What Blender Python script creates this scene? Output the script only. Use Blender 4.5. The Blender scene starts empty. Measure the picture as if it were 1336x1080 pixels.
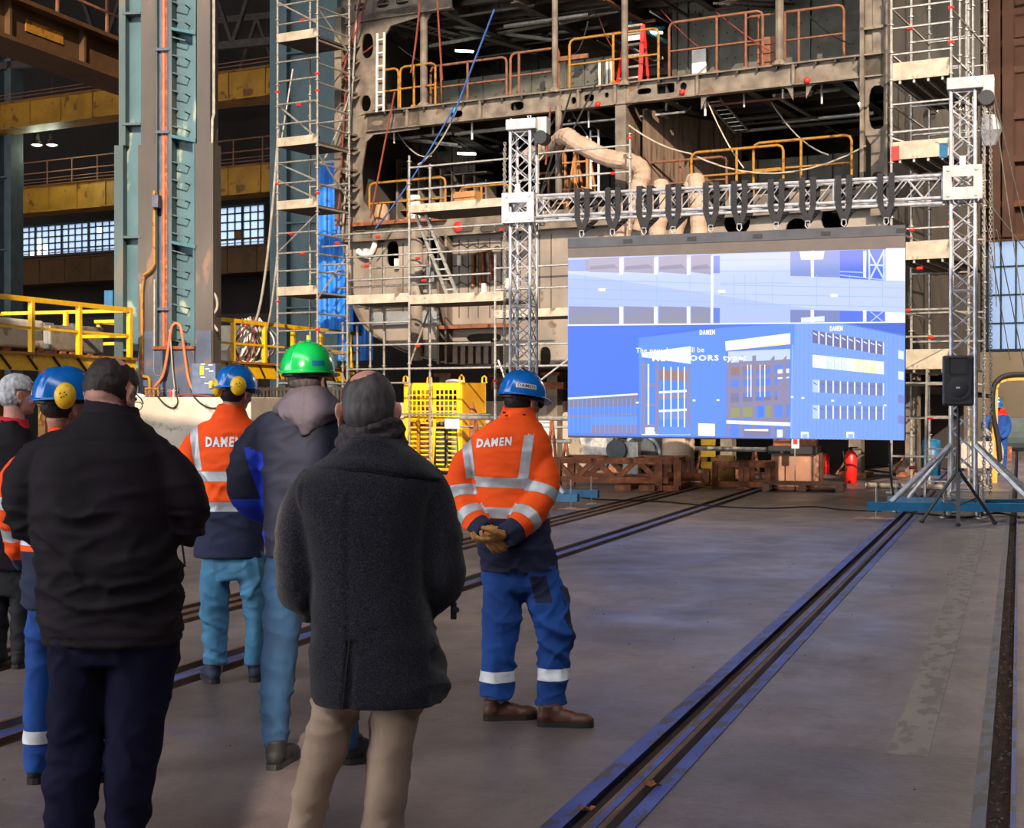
import bpy, bmesh, math, random
from mathutils import Vector, Matrix, noise
from mathutils.bvhtree import BVHTree
R = random.Random(7)
SC = bpy.context.scene
COL = SC.collection
rad = math.radians
F = 1900.0; CX = 668.0; HY = 528.0; CH = 1.6      # focal length in pixels, centre column, horizon row, eye height

# ---------------------------------------------------------------- camera, world, sun, exposure
cam_d = bpy.data.cameras.new('camera')
cam = bpy.data.objects.new('camera', cam_d); COL.objects.link(cam)
cam.location = (0, 0, CH); cam.rotation_euler = (rad(90), 0, 0)
cam_d.sensor_width = 36; cam_d.sensor_fit = 'HORIZONTAL'
cam_d.lens = F / 1336 * 36
cam_d.shift_y = -(540 - HY) / 1336
cam_d.clip_end = 400
SC.camera = cam

SC.view_settings.view_transform = 'Standard'
SC.view_settings.look = 'None'
SC.view_settings.gamma = 1
SC.view_settings.use_curve_mapping = False
SC.view_settings.exposure = 0.6
SC.cycles.max_bounces = 6
SC.cycles.diffuse_bounces = 4
SC.cycles.transparent_max_bounces = 12
SC.cycles.sample_clamp_indirect = 6

def lin(h):
    h = h.lstrip('#')
    out = []
    for i in (0, 2, 4):
        c = int(h[i:i+2], 16) / 255
        out.append(c / 12.92 if c <= 0.04045 else ((c + 0.055) / 1.055) ** 2.4)
    return (*out, 1)

W = bpy.data.worlds.new('world'); SC.world = W; W.use_nodes = True
nt = W.node_tree; nt.nodes.clear()
wo = nt.nodes.new('ShaderNodeOutputWorld'); bg = nt.nodes.new('ShaderNodeBackground')
tc = nt.nodes.new('ShaderNodeTexCoord'); nz = nt.nodes.new('ShaderNodeTexNoise'); rp = nt.nodes.new('ShaderNodeValToRGB')
nz.inputs['Scale'].default_value = 9; nz.inputs['Detail'].default_value = 5
rp.color_ramp.elements[0].position = 0.40; rp.color_ramp.elements[0].color = lin('#c2cbd8')
rp.color_ramp.elements[1].position = 0.60; rp.color_ramp.elements[1].color = lin('#fbf6ef')
nt.links.new(tc.outputs['Generated'], nz.inputs['Vector']); nt.links.new(nz.outputs['Fac'], rp.inputs['Fac'])
nt.links.new(rp.outputs['Color'], bg.inputs['Color']); nt.links.new(bg.outputs[0], wo.inputs[0])
bg.inputs['Strength'].default_value = 5.6

def light(name, kind, loc, rot, energy, color, **kw):
    d = bpy.data.lights.new(name, kind); d.energy = energy; d.color = lin(color)[:3]
    for k, v in kw.items(): setattr(d, k, v)
    o = bpy.data.objects.new(name, d); COL.objects.link(o); o.location = loc; o.rotation_euler = rot
    return o
SUN_AZ = rad(4.0); SUN_EL = rad(26.0)      # low winter sun shining in from behind the camera
sd = Vector((-math.sin(SUN_AZ) * math.cos(SUN_EL), math.cos(SUN_AZ) * math.cos(SUN_EL), -math.sin(SUN_EL)))
sun = light('sun', 'SUN', (0, -20, 20), (0, 0, 0), 4.7, '#ffe9cf', angle=rad(0.3))
sun.rotation_euler = sd.to_track_quat('-Z', 'Y').to_euler()

# ---------------------------------------------------------------- materials
MATS = {}
def mat(name, c, c2=None, rough=0.7, metal=0.0, scale=6.0, bump=0.0, spec=0.5, bscale=30.0, spots=None, spot_pos=0.62, spot_scale=2.0,
        stretch=(1, 1, 1), emit=0, coat=0, sheen=0, detail=4, lo=0.35, hi=0.65):
    """procedural surface: two mottled colours, optional spots of a third, fine relief"""
    if name in MATS: return MATS[name]
    m = bpy.data.materials.new(name); MATS[name] = m; m.use_nodes = True
    n = m.node_tree.nodes; L = m.node_tree.links
    b = n['Principled BSDF']
    b.inputs['Roughness'].default_value = rough; b.inputs['Metallic'].default_value = metal; b.inputs['Specular IOR Level'].default_value = spec
    if coat: b.inputs['Coat Weight'].default_value = coat; b.inputs['Coat Roughness'].default_value = 0.15
    if sheen: b.inputs['Sheen Weight'].default_value = sheen
    tc = n.new('ShaderNodeTexCoord'); mp = n.new('ShaderNodeMapping'); mp.inputs['Scale'].default_value = stretch
    L.new(tc.outputs['Object'], mp.inputs['Vector'])
    c2 = c2 or c
    nz = n.new('ShaderNodeTexNoise'); nz.inputs['Scale'].default_value = scale; nz.inputs['Detail'].default_value = detail
    L.new(mp.outputs[0], nz.inputs['Vector'])
    rp = n.new('ShaderNodeValToRGB'); rp.color_ramp.elements[0].position = lo; rp.color_ramp.elements[1].position = hi
    rp.color_ramp.elements[0].color = lin(c); rp.color_ramp.elements[1].color = lin(c2)
    L.new(nz.outputs['Fac'], rp.inputs['Fac']); outc = rp.outputs['Color']
    if spots:
        n2 = n.new('ShaderNodeTexNoise'); n2.inputs['Scale'].default_value = spot_scale; n2.inputs['Detail'].default_value = 6
        L.new(mp.outputs[0], n2.inputs['Vector'])
        r2 = n.new('ShaderNodeValToRGB'); r2.color_ramp.elements[0].position = spot_pos; r2.color_ramp.elements[1].position = spot_pos + 0.06
        mx = n.new('ShaderNodeMix'); mx.data_type = 'RGBA'
        L.new(n2.outputs['Fac'], r2.inputs['Fac']); L.new(r2.outputs['Color'], mx.inputs['Factor'])
        L.new(outc, mx.inputs['A']); mx.inputs['B'].default_value = lin(spots); outc = mx.outputs['Result']
    L.new(outc, b.inputs['Base Color'])
    if bump:
        n3 = n.new('ShaderNodeTexNoise'); n3.inputs['Scale'].default_value = bscale; n3.inputs['Detail'].default_value = 3
        L.new(mp.outputs[0], n3.inputs['Vector'])
        bp = n.new('ShaderNodeBump'); bp.inputs['Strength'].default_value = bump; bp.inputs['Distance'].default_value = 0.02
        L.new(n3.outputs['Fac'], bp.inputs['Height']); L.new(bp.outputs[0], b.inputs['Normal'])
    if emit:
        L.new(outc, b.inputs['Emission Color']); b.inputs['Emission Strength'].default_value = emit
    return m

# ---------------------------------------------------------------- frames and mesh building
class Frame:
    def __init__(s, x, y, deg):
        s.o = Vector((x, y)); s.a = rad(deg)
        s.es = Vector((math.cos(s.a), -math.sin(s.a))); s.ed = Vector((math.sin(s.a), math.cos(s.a)))
    def at(s, px, py, d=0.0):            # point of the picture lying in the plane at depth d of this frame
        k = (px - CX) / F
        Y = (d + s.o.dot(s.ed)) / (k * s.ed.x + s.ed.y)
        p = Vector((k * Y, Y)) - s.o
        return Vector((p.dot(s.es), d, CH + (HY - py) * Y / F))
    def floor(s, px, py):
        Y = F * CH / (py - HY); p = Vector(((px - CX) / F * Y, Y)) - s.o
        return Vector((p.dot(s.es), p.dot(s.ed), 0))
    def world(s, v):
        q = s.o + s.es * v[0] + s.ed * v[1]
        return Vector((q.x, q.y, v[2]))
FW = Frame(0, 0, 0)                  # camera-facing world axes
FH = Frame(0, 0, 19.2)               # the hall, y runs along the floor rails
FS = Frame(-4.13, 36, 28.8)          # the ship section
FT = Frame(0.18, 23.3, 19.8)         # the truss gantry

class MB:
    def __init__(s): s.v = []; s.f = []; s.m = []; s.c = []
    def add(s, vs, fs, m=0, c=None):
        o = len(s.v); s.v.extend(Vector(v) for v in vs)
        for f in fs: s.f.append([i + o for i in f]); s.m.append(m); s.c.append(c)
        return s
    def box(s, p0, p1, m=0, c=None):
        (a, b, c0), (d, e, f) = p0, p1
        a, d = min(a, d), max(a, d); b, e = min(b, e), max(b, e); c0, f = min(c0, f), max(c0, f)
        return s.add([(a,b,c0),(d,b,c0),(d,e,c0),(a,e,c0),(a,b,f),(d,b,f),(d,e,f),(a,e,f)],
                     [(0,3,2,1),(4,5,6,7),(0,1,5,4),(1,2,6,5),(2,3,7,6),(3,0,4,7)], m, c)
    def beam(s, p, q, w, h, m=0, up=(0, 0, 1)):
        p, q = Vector(p), Vector(q); d = (q - p).normalized(); up = Vector(up)
        if abs(d.dot(up)) > 0.98: up = Vector((0, 1, 0))
        x = d.cross(up).normalized() * w / 2; z = x.cross(d).normalized() * h / 2
        vs = [p-x-z, p+x-z, p+x+z, p-x+z, q-x-z, q+x-z, q+x+z, q-x+z]
        return s.add(vs, [(0,3,2,1),(4,5,6,7),(0,1,5,4),(1,2,6,5),(2,3,7,6),(3,0,4,7)], m)
    def tube(s, pts, r, n=8, m=0, cap=True, flat=1.0):
        pts = [Vector(p) for p in pts]; k = len(pts)
        rs = r if isinstance(r, (list, tuple)) else [r] * k
        rings = []; ref = None
        for i, p in enumerate(pts):
            d = (pts[min(i+1, k-1)] - pts[max(i-1, 0)])
            d = d.normalized() if d.length > 1e-9 else Vector((0, 0, 1))
            if ref is None:
                ref = Vector((0, 0, 1)) if abs(d.z) < 0.9 else Vector((0, 1, 0))
            x = (ref - d * ref.dot(d)).normalized(); ref = x; y = d.cross(x)
            rings.append([p + (x * math.cos(2*math.pi*j/n) + y * math.sin(2*math.pi*j/n) * flat) * rs[i] for j in range(n)])
        vs = [v for rg in rings for v in rg]; fs = []
        for i in range(k-1):
            for j in range(n):
                a = i*n+j; b = i*n+(j+1) % n; fs.append((a, b, b+n, a+n))
        if cap: fs.append(tuple(range(n-1, -1, -1))); fs.append(tuple((k-1)*n+j for j in range(n)))
        return s.add(vs, fs, m)
    def ell(s, c, r, nu=12, nv=8, m=0, rot=None):
        c = Vector(c); vs = []; fs = []
        for i in range(nv+1):
            t = math.pi*i/nv
            for j in range(nu):
                u = 2*math.pi*j/nu
                v = Vector((r[0]*math.sin(t)*math.cos(u), r[1]*math.sin(t)*math.sin(u), r[2]*math.cos(t)))
                vs.append(c + (rot @ v if rot else v))
        for i in range(nv):
            for j in range(nu):
                a = i*nu+j; b = i*nu+(j+1) % nu; fs.append((a, a+nu, b+nu, b))
        return s.add(vs, fs, m)
    def rings(s, rg, n=24, m=0, p=2.0):
        """closed loft of horizontal rings (x, y, z, rx, ry[, yaw])"""
        vs = []; fs = []; k = len(rg)
        for r in rg:
            x, y, z, rx, ry = r[:5]; yaw = r[5] if len(r) > 5 else 0
            for j in range(n):
                t = 2*math.pi*j/n; c, q = math.cos(t), math.sin(t)
                u = math.copysign(abs(c)**(2/p), c) * rx; w = math.copysign(abs(q)**(2/p), q) * ry
                vs.append((x + u*math.cos(yaw) - w*math.sin(yaw), y + u*math.sin(yaw) + w*math.cos(yaw), z))
        up = rg[-1][2] > rg[0][2]
        for i in range(k-1):
            for j in range(n):
                a = i*n+j; b = i*n+(j+1) % n
                fs.append((a, b, b+n, a+n) if up else (a, a+n, b+n, b))
        fs.append(tuple(range(n-1, -1, -1)) if up else tuple(range(n)))
        fs.append(tuple((k-1)*n+j for j in range(n)) if up else tuple((k-1)*n+j for j in range(n-1, -1, -1)))
        return s.add(vs, fs, m)
    def prism(s, poly, y0, y1, m=0, c=None):
        """outline given as (x, z) pushed from y0 to y1"""
        n = len(poly)
        vs = [(x, y0, z) for x, z in poly] + [(x, y1, z) for x, z in poly]
        fs = [tuple(range(n)), tuple(range(2*n-1, n-1, -1))] + [(i, i+n, (i+1) % n+n, (i+1) % n) for i in range(n)]
        return s.add(vs, fs, m, c)
    def mesh(s, name, off=Vector((0, 0, 0)), smooth=False):
        me = bpy.data.meshes.new(name)
        me.from_pydata([v - off for v in s.v], [], s.f)
        for p, mi in zip(me.polygons, s.m): p.material_index = mi
        if smooth: me.shade_smooth()
        return me
    def build(s, name, mats, parent=None, frame=None, label=None, cat=None, group=None, kind=None, smooth=False, bevel=0):
        xs = [v.x for v in s.v]; ys = [v.y for v in s.v]; zs = [v.z for v in s.v]
        c = Vector(((min(xs)+max(xs))/2, (min(ys)+max(ys))/2, min(zs) if parent is None else (min(zs)+max(zs))/2))
        me = s.mesh(name, c, smooth)
        for m in (mats if isinstance(mats, (list, tuple)) else [mats]): me.materials.append(m)
        o = bpy.data.objects.new(name, me); COL.objects.link(o)
        place(o, c, parent, frame)
        tag(o, label, cat, group, kind)
        if bevel:
            b = o.modifiers.new('bevel', 'BEVEL'); b.width = bevel; b.segments = 2; b.limit_method = 'ANGLE'
        return o

def place(o, c, parent, frame):
    if parent is not None:
        o.parent = parent; o.location = c - Vector(parent['_b'])
        o['_b'] = tuple(c)
    else:
        fr = frame or FW
        o.location = fr.world(c); o.rotation_euler = (0, 0, -fr.a); o['_b'] = tuple(c)
def tag(o, label=None, cat=None, group=None, kind=None):
    if label: o['label'] = label
    if cat: o['category'] = cat
    if group: o['group'] = group
    if kind: o['kind'] = kind
    return o
def thing(name, label, cat, base, frame=None, group=None, kind=None, parent=None):
    o = bpy.data.objects.new(name, None); COL.objects.link(o); o.empty_display_size = 0.2
    place(o, Vector(base), parent, frame)
    return tag(o, label, cat, group, kind)
def plate(name, outline, holes, y, th, m, parent=None, frame=None, **kw):
    """upright plate in the x-z plane with real cut-outs"""
    cu = bpy.data.curves.new(name, 'CURVE'); cu.dimensions = '2D'; cu.fill_mode = 'BOTH'; cu.extrude = th/2
    for pl in [outline] + holes:
        sp = cu.splines.new('POLY'); sp.points.add(len(pl)-1)
        for i, (x, z) in enumerate(pl): sp.points[i].co = (x, z, 0, 1)
        sp.use_cyclic_u = True
    t = bpy.data.objects.new('t', cu); COL.objects.link(t)
    me = bpy.data.meshes.new_from_object(t.evaluated_get(bpy.context.evaluated_depsgraph_get()))
    bpy.data.objects.remove(t); bpy.data.curves.remove(cu)
    mb = MB(); mb.add([(v.co.x, y - v.co.z, v.co.y) for v in me.vertices], [tuple(p.vertices) for p in me.polygons])
    bpy.data.meshes.remove(me)
    return mb.build(name, m, parent, frame, **kw)
def oval(x, z, w, h, n=14, p=3.0):
    o = []
    for j in range(n):
        t = 2*math.pi*j/n; c, s = math.cos(t), math.sin(t)
        o.append((x + math.copysign(abs(c)**(2/p), c)*w/2, z + math.copysign(abs(s)**(2/p), s)*h/2))
    return o
def bez(pts, n=6):
    """smooth curve through points"""
    P = [Vector(p) for p in pts]; out = []
    for i in range(len(P)-1):
        p0 = P[max(i-1, 0)]; p1 = P[i]; p2 = P[i+1]; p3 = P[min(i+2, len(P)-1)]
        for k in range(n):
            t = k/n
            out.append(0.5*((2*p1) + (p2-p0)*t + (2*p0-5*p1+4*p2-p3)*t*t + (3*p1-p0-3*p2+p3)*t**3))
    out.append(P[-1]); return out
def sag(p, q, drop, n=10):
    p, q = Vector(p), Vector(q)
    return [p.lerp(q, i/n) - Vector((0, 0, drop*4*(i/n)*(1-i/n))) for i in range(n+1)]
_font = None
def text_mb(s, size, bold=0.0, shear=0.0, extrude=0.0):
    cu = bpy.data.curves.new('t', 'FONT'); cu.body = s; cu.size = size; cu.offset = bold; cu.shear = shear; cu.extrude = extrude
    cu.align_x = 'CENTER'; cu.align_y = 'CENTER'; cu.resolution_u = 2; cu.space_character = 1.05 + bold*8/size*0.5
    t = bpy.data.objects.new('t', cu); COL.objects.link(t)
    me = bpy.data.meshes.new_from_object(t.evaluated_get(bpy.context.evaluated_depsgraph_get()))
    bpy.data.objects.remove(t); bpy.data.curves.remove(cu)
    vs = [v.co.copy() for v in me.vertices]; fs = [tuple(p.vertices) for p in me.polygons]
    bpy.data.meshes.remove(me)
    return vs, fs

# common materials
M_steel = mat('galvanised_steel', '#99948c', '#bbb6ad', rough=0.42, metal=0.55, scale=14)
M_alu = mat('truss_aluminium', '#a2a2a8', '#c4c4c9', rough=0.35, metal=0.35, scale=10)
M_aluplate = mat('aluminium_plate', '#9c9c9e', '#b4b4b4', rough=0.45, metal=0.3, scale=5)
M_plank = mat('scaffold_board', '#a39886', '#c2b5a0', rough=0.7, metal=0.1, scale=5, spots='#77695a', spot_scale=3)
M_deckunder = mat('dark_underside', '#34302c', '#443e38', rough=0.8)
M_yel = mat('yellow_paint', '#e0a90c', '#f0bc14', rough=0.45, spots='#8a6420', spot_pos=0.66, spot_scale=5)
M_yel2 = mat('old_yellow_paint', '#94661a', '#ac7a24', rough=0.6, spots='#7a4a22', spot_pos=0.55, spot_scale=6)
M_rustrail = mat('rusty_rail_paint', '#704630', '#8a583c', rough=0.75, spots='#6a4a3a', spot_pos=0.55, spot_scale=7)
M_rust = mat('rust', '#6e3f26', '#93573a', rough=0.85, scale=7, spots='#b06a34', spot_pos=0.6, spot_scale=9, bump=0.3)
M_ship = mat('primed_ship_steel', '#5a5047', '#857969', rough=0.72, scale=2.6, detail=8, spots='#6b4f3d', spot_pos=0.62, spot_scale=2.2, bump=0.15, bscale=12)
M_shipd = mat('shade_dark_ship_steel', '#393430', '#4c453e', rough=0.8, scale=1.6, spots='#54402f', spot_pos=0.6, spot_scale=3)  # interior shade put into a darker ship steel, also used for fittings
M_shipg = mat('greenish_bulkhead_primer', '#4b4a42', '#626057', rough=0.75, scale=2, spots='#7a5c48', spot_pos=0.64, spot_scale=4)
M_black = mat('black_plastic', '#15151a', '#1c1c20', rough=0.5)
M_rubber = mat('black_rubber', '#1a1a1c', rough=0.7)
M_cablered = mat('red_hose', '#6e3026', '#864034', rough=0.6)
M_cablegrey = mat('grey_cable', '#8d877f', '#a9a39a', rough=0.6)
M_blue = mat('blue_steel_paint', '#0b4f76', '#14618a', rough=0.45, spots='#2c5568', spot_pos=0.68, spot_scale=5)
M_white = mat('white_paint', '#d8d4cc', '#e8e4dc', rough=0.6)
M_redtag = mat('red_tag', '#cc2a20', rough=0.5)

# ---------------------------------------------------------------- the hall: floor with rails and gutters
def floor_material():
    m = bpy.data.materials.new('hall_concrete'); m.use_nodes = True
    n = m.node_tree.nodes; L = m.node_tree.links; b = n['Principled BSDF']
    tc = n.new('ShaderNodeTexCoord')
    def noise_(scale, detail=5, st=(1, 1, 1), rough=0.6):
        mp = n.new('ShaderNodeMapping'); mp.inputs['Scale'].default_value = st
        L.new(tc.outputs['Object'], mp.inputs['Vector'])
        z = n.new('ShaderNodeTexNoise'); z.inputs['Scale'].default_value = scale; z.inputs['Detail'].default_value = detail
        z.inputs['Roughness'].default_value = rough
        L.new(mp.outputs[0], z.inputs['Vector']); return z.outputs['Fac']
    def ramp(src, p0, p1, c0='#000000', c1='#ffffff'):
        r = n.new('ShaderNodeValToRGB'); r.color_ramp.elements[0].position = p0; r.color_ramp.elements[1].position = p1
        r.color_ramp.elements[0].color = lin(c0); r.color_ramp.elements[1].color = lin(c1)
        L.new(src, r.inputs['Fac']); return r.outputs['Color']
    def mixc(f, a, bcol):
        x = n.new('ShaderNodeMix'); x.data_type = 'RGBA'; L.new(f, x.inputs['Factor']); L.new(a, x.inputs['A'])
        x.inputs['B'].default_value = lin(bcol); return x.outputs['Result']
    def mul(a, c):
        x = n.new('ShaderNodeMath'); x.operation = 'MULTIPLY'; L.new(a, x.inputs[0])
        if isinstance(c, float): x.inputs[1].default_value = c
        else: L.new(c, x.inputs[1])
        return x.outputs[0]
    c = ramp(noise_(0.55, 7), 0.36, 0.66, '#5f5454', '#8a7b79')
    c = mixc(mul(ramp(noise_(1.1, 6, (1, 0.5, 1)), 0.54, 0.68), 0.7), c, '#463d3c')      # oil stains
    c = mixc(mul(ramp(noise_(5, 10, (1.3, 0.6, 1), 0.8), 0.47, 0.60), 0.38), c, '#554a49')      # fine wear
    c = mixc(mul(ramp(noise_(3.3, 10, (0.35, 1.6, 1), 0.75), 0.60, 0.68), 0.45), c, '#9a8c88')      # drag scratches
    c = mixc(mul(ramp(noise_(2.6, 8, (1.2, 0.45, 1), 0.7), 0.62, 0.74), 0.35), c, '#8f8581')   # scuffed lighter
    c = mixc(mul(ramp(noise_(0.9, 9, (0.6, 1.3, 1), 0.75), 0.60, 0.67), 0.55), c, '#5d5a94')   # blue paint overspray
    c = mixc(mul(ramp(noise_(1.7, 9, (0.5, 1.8, 1), 0.75), 0.70, 0.75), 0.5), c, '#8a5a4c')    # rust smears
    c = mixc(mul(ramp(noise_(38, 2), 0.70, 0.78), 0.35), c, '#aaa29c')
    c = mixc(mul(ramp(noise_(30, 2), 0.20, 0.30, '#ffffff', '#000000'), 0.5), c, '#2f2a28')
    L.new(c, b.inputs['Base Color'])
    b.inputs['Roughness'].default_value = 0.55
    L.new(ramp(noise_(1.3, 5), 0.3, 0.7, '#989898', '#c4c4c4'), b.inputs['Roughness'])
    bp = n.new('ShaderNodeBump'); bp.inputs['Strength'].default_value = 0.25; bp.inputs['Distance'].default_value = 0.01
    L.new(noise_(22, 6), bp.inputs['Height']); L.new(bp.outputs[0], b.inputs['Normal'])
    return m
M_floor = floor_material()
M_groove = mat('rusty_rail_channel', '#3b2a22', '#5c4234', rough=0.9, scale=9, spots='#7a5236', spot_pos=0.6, spot_scale=5, stretch=(3, 0.6, 1), bump=0.5)
M_railblue = mat('worn_blue_edge_steel', '#39468c', '#4f5fa8', rough=0.5, scale=3, spots='#4a4448', spot_pos=0.53, spot_scale=7, stretch=(2.0, 0.7, 1))
M_railgrey = mat('worn_grey_edge_steel', '#4b5468', '#5d6474', rough=0.5, scale=3, spots='#4a4448', spot_pos=0.5, spot_scale=6, stretch=(2.0, 0.7, 1))
M_railrust = mat('rusty_rail_head', '#5c4436', '#7c5c48', rough=0.7, scale=8, stretch=(3, .5, 1))

def gv(px, py): return FH.floor(px, py).x
V_MAIN = [gv(707, 1078), gv(737, 1078), gv(760, 1078), gv(768, 1078), gv(781, 1078), gv(790, 1078), gv(808, 1078), gv(832, 1078)]
G = []      # grooves (v0, v1)
G.append((V_MAIN[1], V_MAIN[2])); G.append((V_MAIN[5], V_MAIN[6]))
gr = (gv(1286, 1077), gv(1318, 1077)); G.append(gr)
pairs = [(733, 717), (500, 846)]
vt = []
a = gv(760, 712); G += [(a-0.16, a-0.05), (a+0.07, a+0.18)]; vt.append(a+0.01)          # second track
a = gv(700, 686) ; G += [(a-0.05, a+0.05), (a+0.15, a+0.25)]; vt.append(a+0.1)          # third track
a = gv(310, 778); G += [(a-0.10, a), (a+0.12, a+0.22)]; vt.append(a+0.06)
G.sort()
gl = [G[0]]
for g in G[1:]:
    if g[0] - gl[-1][1] > 0.01: gl.append(g)
G = gl
U0, U1 = -12.0, 75.0
prev = -60.0
fl = MB()
for g in G + [(26.0, 26.0)]:
    fl.box((prev, U0, -0.35), (g[0], U1, 0)); prev = g[1]
floor = fl.build('floor', M_floor, frame=FH, kind='structure')
tr = MB()
for g in G: tr.box((g[0]-0.01, U0, -0.30), (g[1]+0.01, U1, -0.09))
tr.build('trench_floor', M_groove, frame=FH, kind='structure')
k = 1
def strip(v0, v1, m, h=0.006, z0=-0.03, u0=U0, u1=45.0):
    global k
    MB().box((v0, u0, z0), (v1, u1, h)).build('trim_%d' % k, m, frame=FH, kind='structure'); k += 1
strip(V_MAIN[0], V_MAIN[1], M_railblue)
strip(V_MAIN[2]+0.004, V_MAIN[3], M_railrust, 0.002)
strip(V_MAIN[3], V_MAIN[4], M_railblue)
strip(V_MAIN[4], V_MAIN[5]-0.004, M_railrust, 0.002)
strip(V_MAIN[6], V_MAIN[7], M_railblue)
strip(gv(1266, 1077), gr[0], M_railgrey)
strip(gr[1], gr[1]+0.02, M_railblue, 0.012)
for i_, v in enumerate(vt): strip(v-0.05, v+0.045, M_railblue if i_ == 0 else M_railrust, 0.004)
for g in G:
    if g[1]-g[0] < 0.13 and g[0] < -2.5:
        strip(g[0]-0.03, g[0], M_railrust, 0.003)
# worn pale lane stripe on the concrete
M_lane = mat('faded_lane_paint', '#8a7e79', '#958983', rough=0.8, scale=2, spots='#7c706c', spot_pos=0.5, spot_scale=7, stretch=(1.5, .6, 1))
vl = gv(1262, 740)
MB().box((vl-0.09, FH.floor(1180, 985).y, -0.01), (vl+0.09, FH.floor(1276, 690).y, 0.003)).build('trim_20', M_lane, frame=FH, kind='structure')
# debris lying in the gutter and channels
M_leaf = mat('dry_leaf', '#7a4426', '#9c6238', rough=0.8)
def leaf(px, py, s, gi, lab):
    p = FH.floor(px, py); mb = MB(); a = R.uniform(0, 6)
    zz = -0.085 if gi else 0.008
    pts = [Vector((math.cos(t+a)*s*(1 if i % 2 else .55), math.sin(t+a)*s*(1 if i % 2 else .55)*.7, zz + (0.02 if i % 3 else 0.005))) + Vector((p.x, p.y, 0)) for i, t in enumerate([i*math.pi/5 for i in range(10)])]
    mb.add(pts + [Vector((p.x, p.y, zz))] + [q - Vector((0,0,.003)) for q in pts], [(i, (i+1) % 10, 10) for i in range(10)] + [(i, i+11, (i+1) % 10+11, (i+1) % 10) for i in range(10)])
    mb.build('dry_leaf', M_leaf, frame=FH, label=lab, cat='leaf')
leaf(766, 1060, 0.035, 0, 'curled brown leaf on blue rail strip nearest the camera')
leaf(850, 1028, 0.045, 0, 'larger brown leaf beside the right rail channel')
M_pebble = mat('grit', '#6a6460', '#8a847e', rough=0.9)
pb = MB()
for i in range(420):
    gsel = R.choice([G[-1]]*4 + [(V_MAIN[1], V_MAIN[2]), (V_MAIN[5], V_MAIN[6])])
    v = R.uniform(*gsel); u = 4.5 + 16*R.random()**1.6; r = R.uniform(.004, .012)
    pb.ell((v, u, -0.088), (r, r*1.3, r*.8), 5, 3)
for i in range(160):
    v = R.uniform(-6, 0.2); u = R.uniform(5, 20); r = R.uniform(.003, .007)
    if any(g[0]-.1 < v < g[1]+.1 for g in G): continue
    pb.ell((v, u, 0.003), (r, r*1.3, r*.7), 5, 3)
pb.build('grit_litter', M_pebble, frame=FH, kind='stuff', label='loose grit and pebbles in the gutter and rail channels', cat='grit')

# ---------------------------------------------------------------- the hall: walls, roof, windows
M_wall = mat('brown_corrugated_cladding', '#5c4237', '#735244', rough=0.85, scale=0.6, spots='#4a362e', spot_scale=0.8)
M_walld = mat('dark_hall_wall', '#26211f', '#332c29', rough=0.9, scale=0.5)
M_beige = mat('beige_plaster', '#cbb394', '#d9c5a8', rough=0.85, scale=0.8, spots='#a98f72', spot_scale=1.5)
M_win = mat('window_steel', '#33404c', '#3f4c58', rough=0.6)
def glass_mat():
    m = bpy.data.materials.new('dusty_glass'); m.use_nodes = True
    n = m.node_tree.nodes; L = m.node_tree.links; n.clear()
    o = n.new('ShaderNodeOutputMaterial'); t = n.new('ShaderNodeBsdfTransparent'); d = n.new('ShaderNodeBsdfTranslucent'); x = n.new('ShaderNodeMixShader')
    t.inputs[0].default_value = lin('#7f8b99'); d.inputs[0].default_value = lin('#e8eef6'); x.inputs[0].default_value = 0.25
    L.new(t.outputs[0], x.inputs[1]); L.new(d.outputs[0], x.inputs[2]); L.new(x.outputs[0], o.inputs[0])
    return m
M_glass = glass_mat()
UW = 57.0      # far end wall, square to the ship
FE = Frame(0, 0, 28.8)
def wx(px, py): p = FE.at(px, py, UW); return p.x, p.z
wins = [  # x0 px, x1 px, y top, y bottom, columns, rows, broken set
    (12, 160, 298, 340, 17, 5), (276, 346, 270, 320, 7, 5), (1286, 1345, 312, 458, 3, 4), (1200, 1256, 392, 470, 3, 3)]
holes = []
WR = []
for (x0, x1, y0, y1, nc, nr) in wins:
    a0, z1 = wx(x0, y0); a1, z0 = wx(x1, y1)
    if x0 == 12: z1 = wx(80, 291)[1]; z0 = wx(80, 333)[1]
    WR.append((a0, a1, z0, z1, nc, nr)); holes.append([(a0, z0), (a1, z0), (a1, z1), (a0, z1)])
zb = wx(1310, 470)[1]
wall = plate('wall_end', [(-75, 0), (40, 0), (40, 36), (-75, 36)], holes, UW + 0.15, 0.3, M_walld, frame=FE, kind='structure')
# wainscot of pale plaster and cladding on the right part of the end wall
x0b = wx(1240, 470)[0]
MB().box((x0b-9, UW-0.03, 0), (12, UW, wx(1310, 459)[1])).build('baseboard_end', M_beige, frame=FE, kind='structure')
cl = MB(); zt0 = wx(1310, 311)[1]
xx = x0b - 2
while xx < 10:
    cl.box((xx, UW-0.05, zt0), (xx+0.22, UW, 25.5)); xx += 0.44
cl.build('cladding_ribs', M_wall, parent=wall, kind='stuff')
MB().box((x0b-2, UW-0.02, zt0), (10, UW-0.001, 25.5)).build('cladding_sheet', M_wall, parent=wall)
for zz in (311, 268, 210, 155, 95, 60, 20):
    z = wx(1310, zz)[1]; MB().box((x0b-2, UW-0.4, z-0.12), (10, UW-0.05, z+0.12)).build('cross_rail', M_rustrail if zz > 250 else M_wall, parent=wall)
for px in (1301, 1318):
    x = wx(px, 100)[0]; MB().box((x-.2, UW-0.5, zt0), (x+.2, UW-0.06, 25)).build('wall_post', M_wall, parent=wall)
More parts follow.
